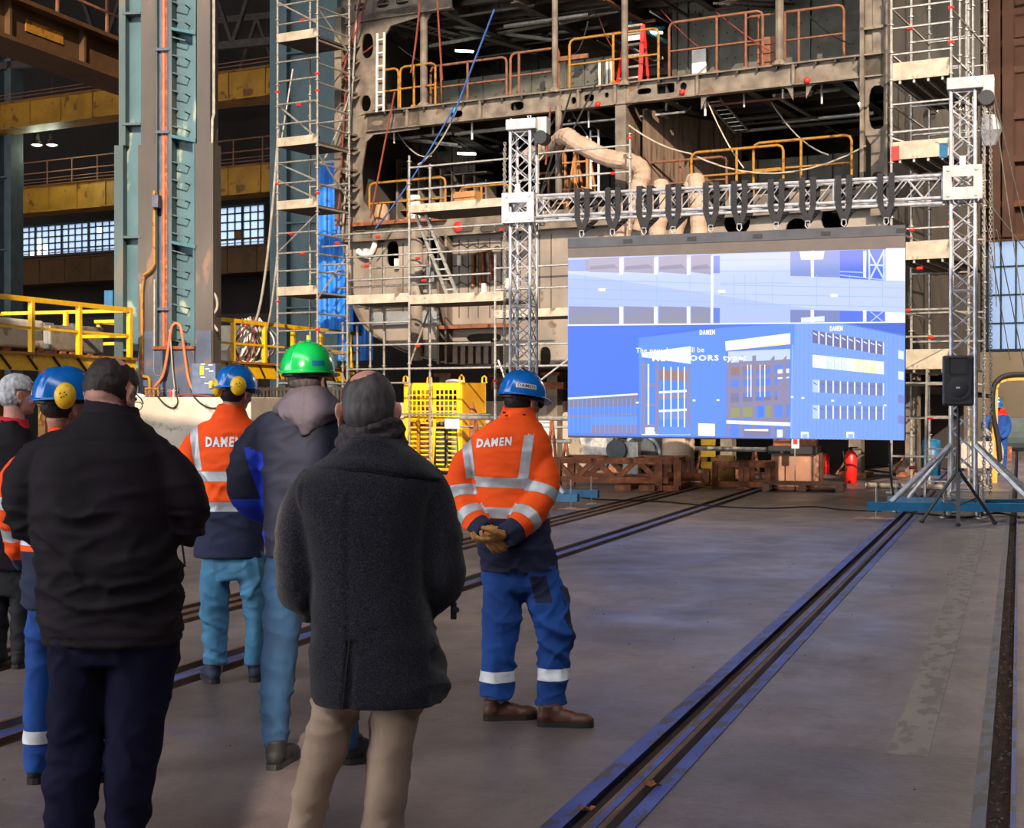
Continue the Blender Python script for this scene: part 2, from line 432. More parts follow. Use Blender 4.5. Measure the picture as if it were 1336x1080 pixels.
for i, (a0, a1, z0, z1, nc, nr) in enumerate(WR):
    w = thing('window_%d' % (i+1), None, None, (a0, UW+.1, z0), FE, kind='structure')
    MB().box((a0, UW, z0), (a0+.1, UW+.3, z1)).box((a1-.1, UW, z0), (a1, UW+.3, z1)).box((a0, UW, z0), (a1, UW+.3, z0+.1)).box((a0, UW, z1-.1), (a1, UW+.3, z1)).build('window_frame', M_win, parent=w)
    bw = (a1-a0)/nc; bh = (z1-z0)/nr
    for c in range(1, nc):
        t = 0.14 if c % 4 == 0 else 0.05
        MB().box((a0+c*bw-t/2, UW+.02, z0), (a0+c*bw+t/2, UW+.12, z1)).build('mullion', M_win, parent=w)
    for r in range(1, nr):
        MB().box((a0, UW+.02, z0+r*bh-.03), (a1, UW+.12, z0+r*bh+.03)).build('glazing_bar', M_win, parent=w)
    for c in range(nc):
        for r in range(nr):
            if i == 0 and ((c in (3,4,5,6) and r < 2 and R.random() < .7) or R.random() < .05): continue
            MB().box((a0+c*bw, UW+.06, z0+r*bh), (a0+(c+1)*bw, UW+.075, z0+(r+1)*bh)).build('pane', M_yel2 if (i == 1 and c == 3 and r == 1) else M_glass, parent=w)
# building masses seen in front of the left window
HALLW = -60
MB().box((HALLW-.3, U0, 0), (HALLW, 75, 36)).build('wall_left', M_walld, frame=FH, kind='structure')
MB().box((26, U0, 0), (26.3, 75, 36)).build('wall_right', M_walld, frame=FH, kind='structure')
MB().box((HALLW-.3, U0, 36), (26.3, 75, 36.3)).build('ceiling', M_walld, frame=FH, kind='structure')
# gable wall behind the camera: unseen, its gap and openings shaped to admit sun strip and fill
def slot_v(x, Y):      # where the sunbeam through floor point (x, Y) crosses the gable wall
    t = ((x*FH.ed.x + Y*FH.ed.y) - U0) / Vector((sd.x, sd.y)).normalized().dot(FH.ed)
    h = Vector((sd.x, sd.y)).normalized(); p = Vector((x, Y)) - h*t
    return p.dot(FH.es)
sv0, sv1 = slot_v(-1.01, 5.5), slot_v(-0.77, 5.5)
gz = 21.5
wf = MB()
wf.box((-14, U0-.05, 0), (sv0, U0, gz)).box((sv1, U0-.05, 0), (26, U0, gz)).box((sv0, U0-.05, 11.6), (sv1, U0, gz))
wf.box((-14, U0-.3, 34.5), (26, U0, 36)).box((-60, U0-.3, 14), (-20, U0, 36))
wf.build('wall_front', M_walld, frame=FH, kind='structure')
# ---------------------------------------------------------------- crane bridges and far steelwork
M_crane = mat('crane_yellow_brown', '#46301a', '#5a3f22', rough=0.6, scale=1.2, spots='#5c3c1c', spot_pos=0.55, spot_scale=2)
M_crane2 = mat('crane_ochre', '#8e6418', '#aa7a22', rough=0.55, scale=1.5, spots='#6a4418', spot_pos=0.58, spot_scale=2)
def crane(uy, pyL, pyLb, label, m, px0=-60, px1=600, walk=True, grp=None):
    p = FE.at(0, pyL, uy); q = FE.at(0, pyLb, uy); x0 = FE.at(px0, 100, uy).x; x1 = FE.at(px1, 100, uy).x
    t = thing('crane_bridge', label, 'crane', (x0, uy, q.z), FE, grp)
    MB().box((x0, uy, q.z), (x1, uy+.9, p.z)).build('box_girder', m, parent=t)
    MB().box((x0, uy-.12, q.z-.06), (x1, uy+1.0, q.z)).build('bottom_flange', m, parent=t)
    MB().box((x0, uy-.12, p.z), (x1, uy+1.0, p.z+.06)).build('top_flange', m, parent=t)
    x = x0 + 1
    while x < x1:
        MB().box((x, uy-.06, q.z), (x+.06, uy, p.z)).build('stiffener', m, parent=t); x += 1.7
    if walk:
        for h in (.5, 1.0): MB().box((x0, uy-.5, p.z+h), (x1, uy-.46, p.z+h+.05)).build('handrail', M_rustrail, parent=t)
        x = x0+.5
        while x < x1:
            MB().box((x, uy-.5, p.z), (x+.05, uy-.46, p.z+1.05)).build('rail_post', M_rustrail, parent=t); x += 1.5
    for h in (.12, .25, .38):
        MB().box((x0, uy-.16-h*.3, p.z+h-.1), (x1, uy-.13-h*.3, p.z+h-.07)).build('power_cable', M_rustrail, parent=t)
    return t
g1 = crane(42, 137, 168, 'rusty yellow crane bridge high up, the upper one passing behind the blue column', M_crane2, walk=False)
g2 = crane(47, 249, 280, 'ochre crane bridge lower down above the left window band', M_crane2)
g3 = crane(52, 343, 372, 'brown crane bridge just below the left window band', M_crane, walk=False)
g4 = crane(40, 96, 112, 'slim brown beam behind the upper crane bridge', M_crane, walk=False) if False else None
# big runway girder running into the hall, top left
a = FH.at(-30, 45, -0.0) if False else None
gx = -22.5
def gxy(px, py):      # point of the plane x = gx in hall axes
    k_ = (px-CX)/F
    Y = gx/(k_*FH.es.x + FH.es.y); X = k_*Y
    return Vector((gx, X*FH.ed.x+Y*FH.ed.y, CH+(HY-py)*Y/F))
pA, pB = gxy(0, 12), gxy(0, 60); yE = gxy(215, 60).y
rw = thing('runway_girder', 'heavy brown crane runway girder slanting in from the top left corner', 'girder', (gx, pA.y-10, pB.z), FH)
MB().box((gx, pA.y-10, pB.z), (gx+.6, yE, pA.z)).build('girder_web', M_crane, parent=rw)
MB().box((gx-.3, pA.y-10, pB.z-.1), (gx+.9, yE, pB.z)).build('bottom_flange', M_crane, parent=rw)
MB().box((gx-.3, pA.y-10, pA.z), (gx+.9, yE, pA.z+.1)).build('top_flange', M_crane, parent=rw)
for i in range(12):
    y = pA.y-9+i*2.8
    if y < yE: MB().box((gx+.6, y, pB.z), (gx+.75, y+.08, pA.z)).build('stiffener', M_crane, parent=rw)
for h in (.6, 1.1): MB().box((gx+.8, pA.y-10, pA.z+h), (gx+.86, yE, pA.z+h+.06)).build('handrail', M_rustrail, parent=rw)
for i in range(16):
    y = pA.y-9+i*2
    if y < yE: MB().box((gx+.8, y, pA.z), (gx+.86, y+.06, pA.z+1.1)).build('rail_post', M_rustrail, parent=rw)
pl_ = gxy(30, 44); MB().box((gx+.6, pl_.y-.7, pl_.z-.15), (gx+.63, pl_.y+.7, pl_.z+.12)).build('capacity_plate', M_yel2, parent=rw)
for i in range(0):
    y = pA.y-6+i*3.6; MB().beam((gx-6, y, pB.z+.3), (gx, y+1.2, pA.z+.9), .15, .2).build('bracket_beam', M_crane, parent=rw)

# dark steel roof structure glimpsed in the gloom
M_gloom = mat('dark_roof_steel', '#3a3230', '#4a403b', rough=0.8)
for i, u in enumerate((30, 40, 50, 60)):
    t = thing('roof_truss', 'dark lattice roof truss under the hall roof, %s from the camera' % ('nearest', 'second', 'third', 'farthest')[i], 'truss', (-40, u, 15.5), FH, 'roof trusses')
    MB().box((-41, u, 15.5), (5, u+.25, 15.8)).build('bottom_chord', M_gloom, parent=t)
    MB().box((-41, u, 19.5), (5, u+.25, 19.8)).build('top_chord', M_gloom, parent=t)
    for j in range(15):
        x = -41+j*3
        MB().beam((x, u+.12, 15.7), (x+1.5, u+.12, 19.6), .15, .15).build('diagonal', M_gloom, parent=t)
        MB().beam((x+1.5, u+.12, 19.6), (x+3, u+.12, 15.7), .15, .15).build('diagonal', M_gloom, parent=t)
M_lamp = mat('lamp_glow', '#f4ffe8', emit=14)
for i, px in enumerate((48, 68)):
    p = FH.at(px, 190, 52)
    t = thing('bay_lamp', 'small bright %s lamp of the pair glowing in the dark upper left' % ('left', 'right')[i], 'lamp', p, FH, 'far hall lamps')
    MB().rings([(p.x, p.y, p.z, .15, .15), (p.x, p.y, p.z+.03, .2, .2)], 10).build('lens', M_lamp, parent=t)
    MB().rings([(p.x, p.y, p.z+.03, .26, .26), (p.x, p.y, p.z+.25, .12, .12), (p.x, p.y, p.z+.5, .1, .1)], 10).build('reflector', M_gloom, parent=t)
    MB().tube([(p.x, p.y, p.z+.4), (p.x, p.y, 15.6)], .02, 5).build('suspension', M_gloom, parent=t)
    light('bay_lamp_light', 'POINT', FH.world(p - Vector((0, 0, .3))), (0, 0, 0), 60, '#f0ffe0', shadow_soft_size=.2).parent = None
# far building columns
M_col = mat('blue_grey_column_paint', '#3a4b4c', '#4b5d5e', rough=0.6, scale=1.5, spots='#5d5a50', spot_pos=0.56, spot_scale=1.6, stretch=(1, 1, .4))
M_colb = mat('pale_blue_web_paint', '#38575e', '#4a6b72', rough=0.55, scale=1.5, spots='#8f9a86', spot_pos=0.6, spot_scale=2, stretch=(1, 1, .5))
M_colg = mat('weathered_flange_paint', '#423b36', '#564e47', rough=0.65, scale=1.1, spots='#7b5f50', spot_pos=0.6, spot_scale=1.8, stretch=(1, 1, .35))
M_colbase = mat('dark_blue_column_foot', '#3b4458', '#4c566a', rough=0.6, scale=3, spots='#7a5238', spot_pos=0.6, spot_scale=4)
M_colfar = mat('far_column_paint', '#3e4c50', '#4c5a5e', rough=0.7, scale=2)
for i, (x0, x1, u) in enumerate(((-6, 14, 50), (352, 440, 46))):
    a0 = FH.at(x0, 300, u).x; a1 = FH.at(x1, 300, u).x
    t = thing('hall_column', ('dark steel hall column at the far left edge', 'blue grey steel hall column behind the left scaffold tower')[i], 'column', (a0, u, 0), FH)
    m = M_colfar if i == 0 else mat('second_column_paint', '#52686c', '#647a7e', rough=.6, scale=2, stretch=(1,1,.4))
    MB().box((a0, u, 0), (a0+(a1-a0)*.25, u+.8, 16)).build('flange', m, parent=t)
    MB().box((a0+(a1-a0)*.75, u, 0), (a1, u+.8, 16)).build('flange', m, parent=t)
    MB().box((a0+(a1-a0)*.25, u+.3, 0), (a0+(a1-a0)*.75, u+.4, 16)).build('web', m, parent=t)
    for z in range(2, 16, 3): MB().box((a0+(a1-a0)*.25, u, z), (a0+(a1-a0)*.75, u+.3, z+.06)).build('stiffener', m, parent=t)

# dark sheds / store rooms under the far crane: low partition
MB().box((-40, 55, 0), (-14, 55.4, 5.5)).build('wall_partition', M_walld, frame=FH, kind='structure')

# ---------------------------------------------------------------- the big blue column on its concrete plinth
FC = Frame(0, 0, 8.0)
DC = FC.ed.dot(Vector(((214-CX)/F*31, 31)))
def cx_(px, d=0): return FC.at(px, 300, DC+d).x
def cz_(py, d=0, px=214): return FC.at(px, py, DC+d).z
zb0 = cz_(518)
col_ = thing('steel_column', 'huge blue grey riveted steel column with pipes, standing on the concrete block', 'column', (cx_(214), DC, zb0), FC)
def cb(name, x0, x1, d0, d1, z0, z1, m):
    return MB().box((cx_(x0), DC+d0, z0), (cx_(x1), DC+d1, z1)).build(name, m, parent=col_)
zt = 14.0
# left member: narrow edge flange, pale recessed web, weathered flange; flange widens below the crank at row 185
zc = cz_(188)
for (z0, z1, e) in ((zb0, zc, -3), (zc, zt, 3)):
    cb('edge_flange', 152+e, 162+e*.5, 0, .5, z0, z1, M_col)
    cb('flange', 182+e*.6, 204, 0, .5, z0, z1, M_colg)
cb('web', 160, 183, .22, .28, zb0, zt, M_colb)
cb('back_plate', 204, 224, .75, .8, zb0, zt, M_colfar)
cb('side_plate', 203, 205, 0, .8, zb0, zt, M_col)
cb('side_plate', 220, 224, 0, .8, zb0, zt, M_col)
for (z0, z1, e) in ((zb0, zc, 2), (zc, zt, -2)):
    cb('flange', 255-e, 276+e, 0, .5, z0, z1, M_colg)
cb('web', 223, 256, .30, .36, zb0+.0, zt, M_colb)
cb('edge_flange', 251.5, 255.5, -.0, .3, zb0, zt, M_colb)
for py in (17, 162, 310, 458): cb('stiffener', 160, 184, -.02, .25, cz_(py), cz_(py)+.05, M_colfar)
for py in (40, 180, 318, 458): 
    mb = MB(); z = cz_(py); mb.add([(cx_(224), DC-.05, z), (cx_(256), DC-.05, z-.12), (cx_(256), DC+.32, z-.12), (cx_(224), DC+.32, z)] + [(cx_(224), DC-.05, z+.06), (cx_(256), DC-.05, z-.04), (cx_(256), DC+.32, z-.04), (cx_(224), DC+.32, z+.06)],
        [(0,3,2,1),(4,5,6,7),(0,1,5,4),(1,2,6,5),(2,3,7,6),(3,0,4,7)]); mb.build('stiffener', mat('teal_stiffener', '#2f5a64', '#3d6a74', rough=.6), parent=col_)
py = 4
while py < 460:
    if all(abs(py-s) > 10 for s in (40, 180, 318)):
        z = cz_(py); x0, x1 = cx_(225), cx_(241)
        MB().tube([(x0, DC+.3, z+.03), (x0, DC+.02, z+.03), (x1, DC+.02, z-.05), (x1, DC+.3, z-.05)], .016, 5).build('climbing_rung', M_colfar, parent=col_)
    py += 23.2
for (px, r, m, z1) in ((207, .035, M_colbase, zt), (211, .05, mat('copper_brown_pipe', '#8a5138', '#a06248', rough=.5, scale=4), zt), (215, .04, M_rust, zt), (219, .055, M_colbase, zt)):
    MB().tube([(cx_(px), DC+.1, cz_(470)), (cx_(px), DC+.1, z1)], r, 8).build('riser_pipe', m, parent=col_)
for py in (64, 172, 403): cb('pipe_bracket', 203, 222, -.02, .06, cz_(py)-.03, cz_(py)+.03, M_colbase)
# foot
cb('foot_plate', 203, 256, -.12, .2, zb0, cz_(456), M_colbase)
cb('foot_cap', 203, 257, -.18, .2, cz_(456), cz_(452), M_rust)
cb('foot_flange', 182, 203, -.06, .2, zb0, cz_(432), M_colbase)
cb('foot_flange', 256, 277, -.06, .2, zb0, cz_(432), M_colbase)
cb('foot_rib', 216, 219, -.3, 0, zb0, cz_(458), M_colbase)
MB().tube([(cx_(p), DC-.12, cz_(q)) for p, q in ((204, 250), (204, 345), (200, 352), (190, 360), (188, 380), (188, 488), (189, 491), (196, 492), (198, 496), (198, 514))], .035, 8).build('yellow_gas_pipe', M_yel2, parent=col_)
MB().tube([(cx_(p), DC-.1, cz_(q)) for p, q in ((204, 365), (203.5, 484), (205, 489), (212, 490), (213, 496), (213, 512))], .022, 6).build('grey_conduit', M_cablegrey, parent=col_)
MB().tube([(cx_(278), DC+.05, zt), (cx_(278), DC+.05, cz_(150)), (cx_(276), DC+.05, cz_(158)), (cx_(275), DC+.05, cz_(230))], .03, 6).build('edge_conduit', M_cablegrey, parent=col_)
cb('junction_box', 204, 212, -.25, -.05, cz_(272), cz_(256), M_colbase)
cb('blue_switch_box', 136, 147, .0, .25, cz_(398), cz_(378), M_blue)
# plinth
x0, x1 = cx_(120), cx_(345)
MB().box((x0, DC-.9, 0), (x1, DC+1.6, zb0-.005)).build('concrete_plinth', mat('pale_concrete', '#b3a796', '#c9beae', rough=.85, scale=1.5, spots='#9a8c7a', spot_pos=.6, spot_scale=3, bump=.2), frame=FC, label='pale concrete plinth block under the big blue column', cat='plinth', bevel=.02)
# machines on the plinth
def cp(px, py, d=-.5): return FC.at(px, py, DC+d)
p = cp(250, 513); q = cp(281, 474)
cbx = thing('control_box', 'blue grey electrical control box with yellow label on the plinth beside the column', 'control box', (p.x, p.y, zb0), FC)
MB().box((p.x, p.y, zb0+.06), (q.x, p.y+.35, q.z)).build('housing', mat('box_blue_grey', '#4e5d78', '#5f6e88', rough=.5), parent=cbx, bevel=.01)
a, b = cp(261, 489, -.5), cp(266, 477, -.5); MB().box((a.x, a.y-.01, a.z), (b.x, a.y, b.z)).build('yellow_label', M_yel, parent=cbx)
a, b = cp(274, 506, -.5), cp(280, 497, -.5); MB().box((a.x, a.y-.06, a.z), (b.x, a.y, b.z)).build('yellow_socket', M_yel, parent=cbx)
for (u_, v_) in ((265, 475), (275, 476), (265, 492), (271, 481), (276, 484), (270, 500)):
    a = cp(u_, v_, -.5); MB().box((a.x-.05, a.y-.012, a.z-.01), (a.x+.04, a.y, a.z+.01)).build('white_marking', M_white, parent=cbx)
MB().box((p.x+.05, p.y, zb0), (q.x-.05, p.y+.3, zb0+.06)).build('foot', M_black, parent=cbx)
mv = thing('gas_manifold', 'small yellow gas manifold stand on the plinth edge at the yellow pipe', 'manifold', (cp(198, 518).x, DC-.5, zb0), FC)
a, b = cp(190, 514), cp(206, 514); MB().box((a.x, DC-.55, zb0+.16), (b.x, DC-.4, zb0+.20)).build('manifold_plate', M_yel2, parent=mv)
for i in range(4):
    x = a.x + (b.x-a.x)*i/3; MB().tube([(x, DC-.5, zb0), (x, DC-.5, zb0+.2)], .02, 6).build('valve_leg', M_yel2, parent=mv)
for i in range(6):
    x = cp(209+i*4.2, 510).x; y = DC-.5+R.uniform(-.08, .1)
    m = (M_colbase, M_black, M_blue, M_redtag, M_cablegrey, M_black)[i]
    h = R.uniform(.12, .25)
    t = MB().tube([(x, y, zb0), (x, y, zb0+h*.6), (x, y, zb0+h)], [.035, .035, .015], 8).box((x-.05, y-.015, zb0+h*.7), (x+.05, y+.015, zb0+h*.8)).build('hose_valve', m, frame=FC, label='%s hose valve among the valves at the foot of the blue column' % ('first dark blue', 'second black', 'third bright blue', 'fourth red', 'fifth grey', 'sixth black')[i], cat='valve', group='valves on the plinth')
def hose(pts, r, m, label, n=5, frame=None, dz=None, grp=None):
    return MB().tube(bez(pts, n), r, 6).build('hose', m, frame=frame, label=label, cat='hose', group=grp, smooth=True)
M_hoseo = mat('orange_hose', '#b3603c', '#c87850', rough=.55)
hose([cp(*v, -.35) for v in ((201, 505), (213, 488), (220, 450), (224, 427), (230, 422), (236, 428), (240, 455), (246, 495), (255, 512), (268, 514), (280, 514))], .035, M_hoseo, 'thick orange hose looped up against the foot of the blue column', frame=FC)
hose([cp(*v, -.6) for v in ((196, 510), (200, 520), (212, 526), (224, 524), (232, 516), (246, 514), (275, 517))], .02, M_cablered, 'red hose lying along the edge of the plinth', frame=FC)
hose([cp(*v, -.95) for v in ((205, 516), (215, 527), (226, 532), (232, 524), (229, 512))], .014, M_rubber, 'black cable loop hanging over the plinth edge', frame=FC)
hose([cp(*v, -.95) for v in ((252, 516), (262, 526), (275, 532), (290, 531))], .014, M_rubber, 'thin black cable drooping over the plinth right of the valves', frame=FC)
hose([cp(*v, -.35) for v in ((221, 430), (223, 450), (225, 480), (228, 508))], .016, M_cablegrey, 'grey cable hanging beside the orange hose', frame=FC)
hose([cp(*v, .1) for v in ((274, 375), (282, 388), (283, 402), (276, 416), (284, 432))], .03, M_cablegrey, 'grey cable coil hanging on the right side of the blue column', frame=FC)
hose([cp(*v, -.05) for v in ((183, 505), (181, 470), (184, 440), (187, 420), (184, 395), (183, 370))], .014, M_cablegrey, 'thin grey cable running up the left flange of the column', frame=FC)
pd = cp(180, 520, -.8); MB().rings([(pd.x, pd.y, zb0, .16, .12), (pd.x, pd.y, zb0+.05, .13, .1), (pd.x, pd.y, zb0+.07, .05, .04)], 14).build('lamp_dish', M_white, frame=FC, label='small white oval dish lying on the plinth left corner', cat='dish')

# ---------------------------------------------------------------- yellow work platforms either side of the column
x_pl = FH.floor(0, 528+3040/26).x
def pp(px, py, d=0.0):      # point of the upright plane v = x_pl + d of the hall
    k_ = (px-CX)/F; v = x_pl + d
    Y = v/(k_*FH.es.x + FH.es.y); X = k_*Y
    return Vector((v, X*FH.ed.x+Y*FH.ed.y, CH+(HY-py)*Y/F))
def ypost(mb, p, z0, z1, w=.08): mb.box((p.x-w/2, p.y-w/2, z0), (p.x+w/2, p.y+w/2, z1))
def yplatform(pxa, pxb, posts, label, ztop, zmid, zdk, zbt, depth=3.2):
    a, b = pp(pxa, 480), pp(pxb, 480)
    t = thing('work_platform', label, 'platform', (a.x, a.y, 0), FH)
    MB().box((a.x-depth, a.y, zdk-.06), (a.x, b.y, zdk)).build('deck', M_yel2, parent=t)
    MB().box((a.x-.02, a.y, zbt), (a.x+.1, b.y, zdk+.0)).build('fascia_beam', M_yel, parent=t)
    MB().box((a.x-.02, a.y, zdk), (a.x+.16, b.y, zdk+.05)).build('fascia_lip', M_yel2, parent=t)
    n = int((b.y-a.y)/.75)
    for i in range(n):
        y = a.y+.3+i*.75; MB().beam((a.x+.12, y, zdk-.02), (a.x+.12, y+.28, zbt+.02), .04, .03).build('hazard_stripe', M_rubber, parent=t)
    for px in posts:
        p = pp(px, 480); mb = MB(); ypost(mb, p, zdk, ztop, .09); mb.build('rail_post', M_yel, parent=t)
    MB().box((a.x-.04, a.y, ztop-.04), (a.x+.04, b.y, ztop+.05)).build('top_rail', M_yel, parent=t)
    MB().box((a.x-.025, a.y, zmid-.025), (a.x+.025, b.y, zmid+.025)).build('middle_rail', M_yel, parent=t)
    for z in (ztop, zmid):
        for y in (b.y,) if pxa < 200 else (a.y,):
            MB().box((a.x-depth, y-.04, z-.035), (a.x, y+.04, z+.035)).build('end_rail', M_yel, parent=t)
    for y in (a.y+.3, (a.y+b.y)/2, b.y-.3):
        for x in (a.x-.15, a.x-depth+.15):
            MB().box((x-.08, y-.08, 0), (x+.08, y+.08, zdk-.05)).build('support_leg', M_yel2, parent=t)
    for i in range(int((b.y-a.y)/2)+1):
        y = min(a.y+.05+i*2, b.y-.1); MB().box((a.x-depth, y, zdk), (a.x-depth+.08, y+.08, ztop)).build('rail_post', M_yel, parent=t)
    for y in (a.y+.02, b.y-.1):
        for x in (a.x-depth*.5,): MB().box((x, y, zdk), (x+.08, y+.08, ztop)).build('rail_post', M_yel, parent=t)
    MB().box((a.x-depth, a.y, zmid), (a.x-depth+.05, b.y, zmid+.05)).build('rear_rail', M_yel, parent=t)
    MB().box((a.x-depth, a.y, ztop-.05), (a.x-depth+.05, b.y, ztop)).build('rear_rail', M_yel, parent=t)
    return t
zt1 = pp(172, 405).z; zd1 = pp(172, 470).z; zb1 = pp(172, 488).z; zm1 = pp(172, 438).z
yplatform(-60, 172, (41, 103, 169), 'yellow work platform with railings at the left edge of the hall', zt1, zm1, zd1, zb1)
pl2 = yplatform(281, 470, (281, 304, 345, 382, 418, 458), 'yellow work platform with railings between the blue column and scaffold tower', pp(281, 416).z, pp(281, 446).z, pp(281, 473).z, pp(281, 492).z)
# tanks and drums on the left platform
def tank(px0, px1, py0, py1, dd, m, label, name, feet=True):
    a, b = pp(px0, py1, dd), pp(px1, py0, dd)
    t = thing(name, label, 'container', (a.x, a.y, zd1), FH)
    z1 = pp(px0, py0, dd).z; z0 = zd1 + (.16 if feet else 0)
    MB().box((a.x-1.0, a.y, z0), (a.x, b.y, z1)).build('tank_body', m, parent=t, bevel=.05)
    MB().box((a.x-.6, (a.y+b.y)/2-.15, z1), (a.x-.35, (a.y+b.y)/2+.15, z1+.06)).build('lid', m, parent=t)
    if feet:
        for y in (a.y+.1, (a.y+b.y)/2, b.y-.1): MB().box((a.x-1, y-.08, zd1), (a.x, y+.08, z0)).build('skid', M_rust, parent=t)
tank(-40, 58, 410, 458, -.5, mat('grubby_white_tank', '#b4aea4', '#c8c2b8', rough=.5, spots='#8a7c6a', spot_pos=.6, spot_scale=3), 'grubby white box tank on the left platform', 'tank')
M_gtank = mat('grey_tank', '#7e7b76', '#96928a', rough=.4, metal=.4, spots='#5f5a54', spot_pos=.58)
tank(66, 100, 423, 460, -.9, M_gtank, 'grey metal tank next to the white box tank', 'tank')
tank(101, 136, 424, 462, -1.2, M_gtank, 'darker grey metal tank at the column end of the left platform', 'tank')
# clutter of hoses on the right platform
zd2 = pp(281, 473).z
cab = thing('welding_cabinet', 'beige welding cabinet buried in cables on the platform by the blue column', 'cabinet', pp(325, 473, -.8), FH)
a, b = pp(320, 473, -.8), pp(342, 428, -.8)
MB().box((a.x-.7, a.y, zd2), (a.x, b.y, pp(320, 424, -.8).z)).build('cabinet_body', mat('beige_cabinet', '#b9ad98', '#cbbfaa', rough=.6), parent=cab, bevel=.02)
MB().box((a.x, a.y+.1, zd2+.3), (a.x+.02, b.y-.1, zd2+.9)).build('cabinet_door', M_cablegrey, parent=cab)
tang = [MB(), MB(), MB()]
for i in range(34):
    px = R.uniform(312, 340); c0 = pp(px, 418+R.uniform(-5, 6), -.6+R.uniform(-.3, .3)); c1 = pp(px+R.uniform(-22, 16), 470, -.5+R.uniform(-.3, .4)); c1.z = zd2+.03
    mid = (c0+c1)/2 + Vector((R.uniform(-.2, .3), R.uniform(-.7, .7), R.uniform(-.5, .3)))
    tang[(0, 1, 0, 2, 0, 1)[i % 6]].tube(bez([c0, mid, c1, c1+Vector((R.uniform(-.2,.2), R.uniform(-.6,.6), 0))], 5), R.uniform(.018, .035), 5)
for mb, m, lb in zip(tang, (M_cablegrey, M_white, M_cablered), ('grey', 'white', 'red')): mb.build('cable_tangle', m, frame=FH, kind='stuff', label='tangle of %s hoses and cables heaped over the beige cabinet' % lb, cat='cables')
for i, (px, py) in enumerate(((296, 462), (300, 465))):
    p = pp(px, py, -.3); MB().rings([(p.x, p.y, zd2, .14, .14), (p.x, p.y, zd2+.32, .14, .14)], 12).build('paint_bucket', (M_white, M_redtag)[i], frame=FH, label='%s bucket standing on the platform right of the blue column' % ('white', 'red')[i], cat='bucket')
# long cables sagging from the column area up to the scaffold
for i, (a, b, dr, m) in enumerate(((FS.at(364, 160, -2), pp(322, 420, -.5), .3, M_cablegrey),)):
    pa = FS.world(a); pb_ = FH.world(b)
    MB().tube(sag(pa, pb_, 1.6, 14), .035, 5).build('cable', M_cablegrey, label='thick grey cable sagging from the scaffold tower down to the platform', cat='cable')
    pa2 = FS.world(FS.at(362, 330, -2)); pc = FH.world(pp(335, 430, -.5))
    MB().tube(sag(pa2, pc, .9, 12), .03, 5).build('cable', M_cablegrey, label='second grey cable hanging from the scaffold tower foot', cat='cable')

# blue corrugated curtain
FB = Frame(0, 0, 28.8)
DB = FB.ed.dot(Vector(((430-CX)/F*42, 42)))
M_tarp = mat('bright_blue_sheet', '#1c6fd0', '#2f86e4', rough=.5, scale=2)
ta = thing('blue_sheeting', 'bright blue corrugated sheeting hanging behind the scaffold tower', 'sheeting', (FB.at(420, 300, DB).x, DB, 0), FB)
for j, (x0, x1, y0, y1) in enumerate(((413, 462, 215, 436), (440, 486, 400, 470))):
    a0 = FB.at(x0, y0, DB+j*.3); a1 = FB.at(x1, y1, DB+j*.3); n = int((a1.x-a0.x)/.05); pts = []
    mb = MB(); vs = []; fs = []
    for i in range(n+1):
        x = a0.x+(a1.x-a0.x)*i/n; dy = .045*math.copysign(min(1, abs(math.sin(i*.9))*1.6), math.sin(i*.9))
        for z in (a1.z, a0.z):
            vs += [(x, DB+j*.3+dy, z), (x, DB+j*.3+dy+.02, z)]
    for i in range(n):
        q = 4*i
        fs += [(q, q+4, q+6, q+2), (q+1, q+3, q+7, q+5), (q+2, q+6, q+7, q+3), (q, q+1, q+5, q+4)]
    mb.add(vs, fs).build('corrugated_sheet', M_tarp, parent=ta)
    MB().box((a0.x-.05, DB+j*.3-.05, a0.z), (a1.x+.05, DB+j*.3+.05, a0.z+.08)).build('sheet_rail', M_steel, parent=ta)
# machinery hall dark fence under right platform
M_bars = mat('rusty_fence_bars', '#3a3029', '#4e4238', rough=.7, metal=.2)
fe = thing('bar_fence', 'dark rusty steel bar fence under the right yellow platform', 'fence', (pp(345, 540, .3).x, pp(345, 540, .3).y, 0), FH)
for px in [326+i*4.6 for i in range(40)]:
    p = FS.at(px, 500, -3.4); w = FS.world(p); q = w.xy
    h = Vector((q.dot(FH.es), q.dot(FH.ed)))
    MB().box((h.x-.02, h.y-.02, 0), (h.x+.02, h.y+.02, 2.0)).build('bar', M_bars, parent=fe)
for z in (.15, 1.95):
    a = FS.world(FS.at(325, 500, -3.4)); b = FS.world(FS.at(508, 500, -3.4))
    h0 = Vector((a.xy.dot(FH.es), a.xy.dot(FH.ed), z)); h1 = Vector((b.xy.dot(FH.es), b.xy.dot(FH.ed), z))
    MB().beam(h0, h1, .05, .06).build('fence_rail', M_bars, parent=fe)
# added unseen lamp, brightens the beige wall in the far right corner
lp = Vector((20.5, 46, 13))
t = thing('bay_lamp', 'added lamp out of view over the far right corner of the hall', 'lamp', lp)
MB().rings([(lp.x, lp.y, lp.z, .35, .35), (lp.x, lp.y, lp.z+.04, .38, .38)], 12).build('lens', M_lamp, parent=t)
MB().rings([(lp.x, lp.y, lp.z+.04, .42, .42), (lp.x, lp.y, lp.z+.4, .2, .2), (lp.x, lp.y, lp.z+.7, .15, .15)], 12).build('reflector', M_gloom, parent=t)
MB().tube([(lp.x, lp.y, lp.z+.6), (lp.x, lp.y, 36)], .02, 5).build('suspension', M_gloom, parent=t)
light('bay_lamp_light', 'POINT', lp - Vector((0, 0, .3)), (0, 0, 0), 2600, '#ffedd6', shadow_soft_size=.35)
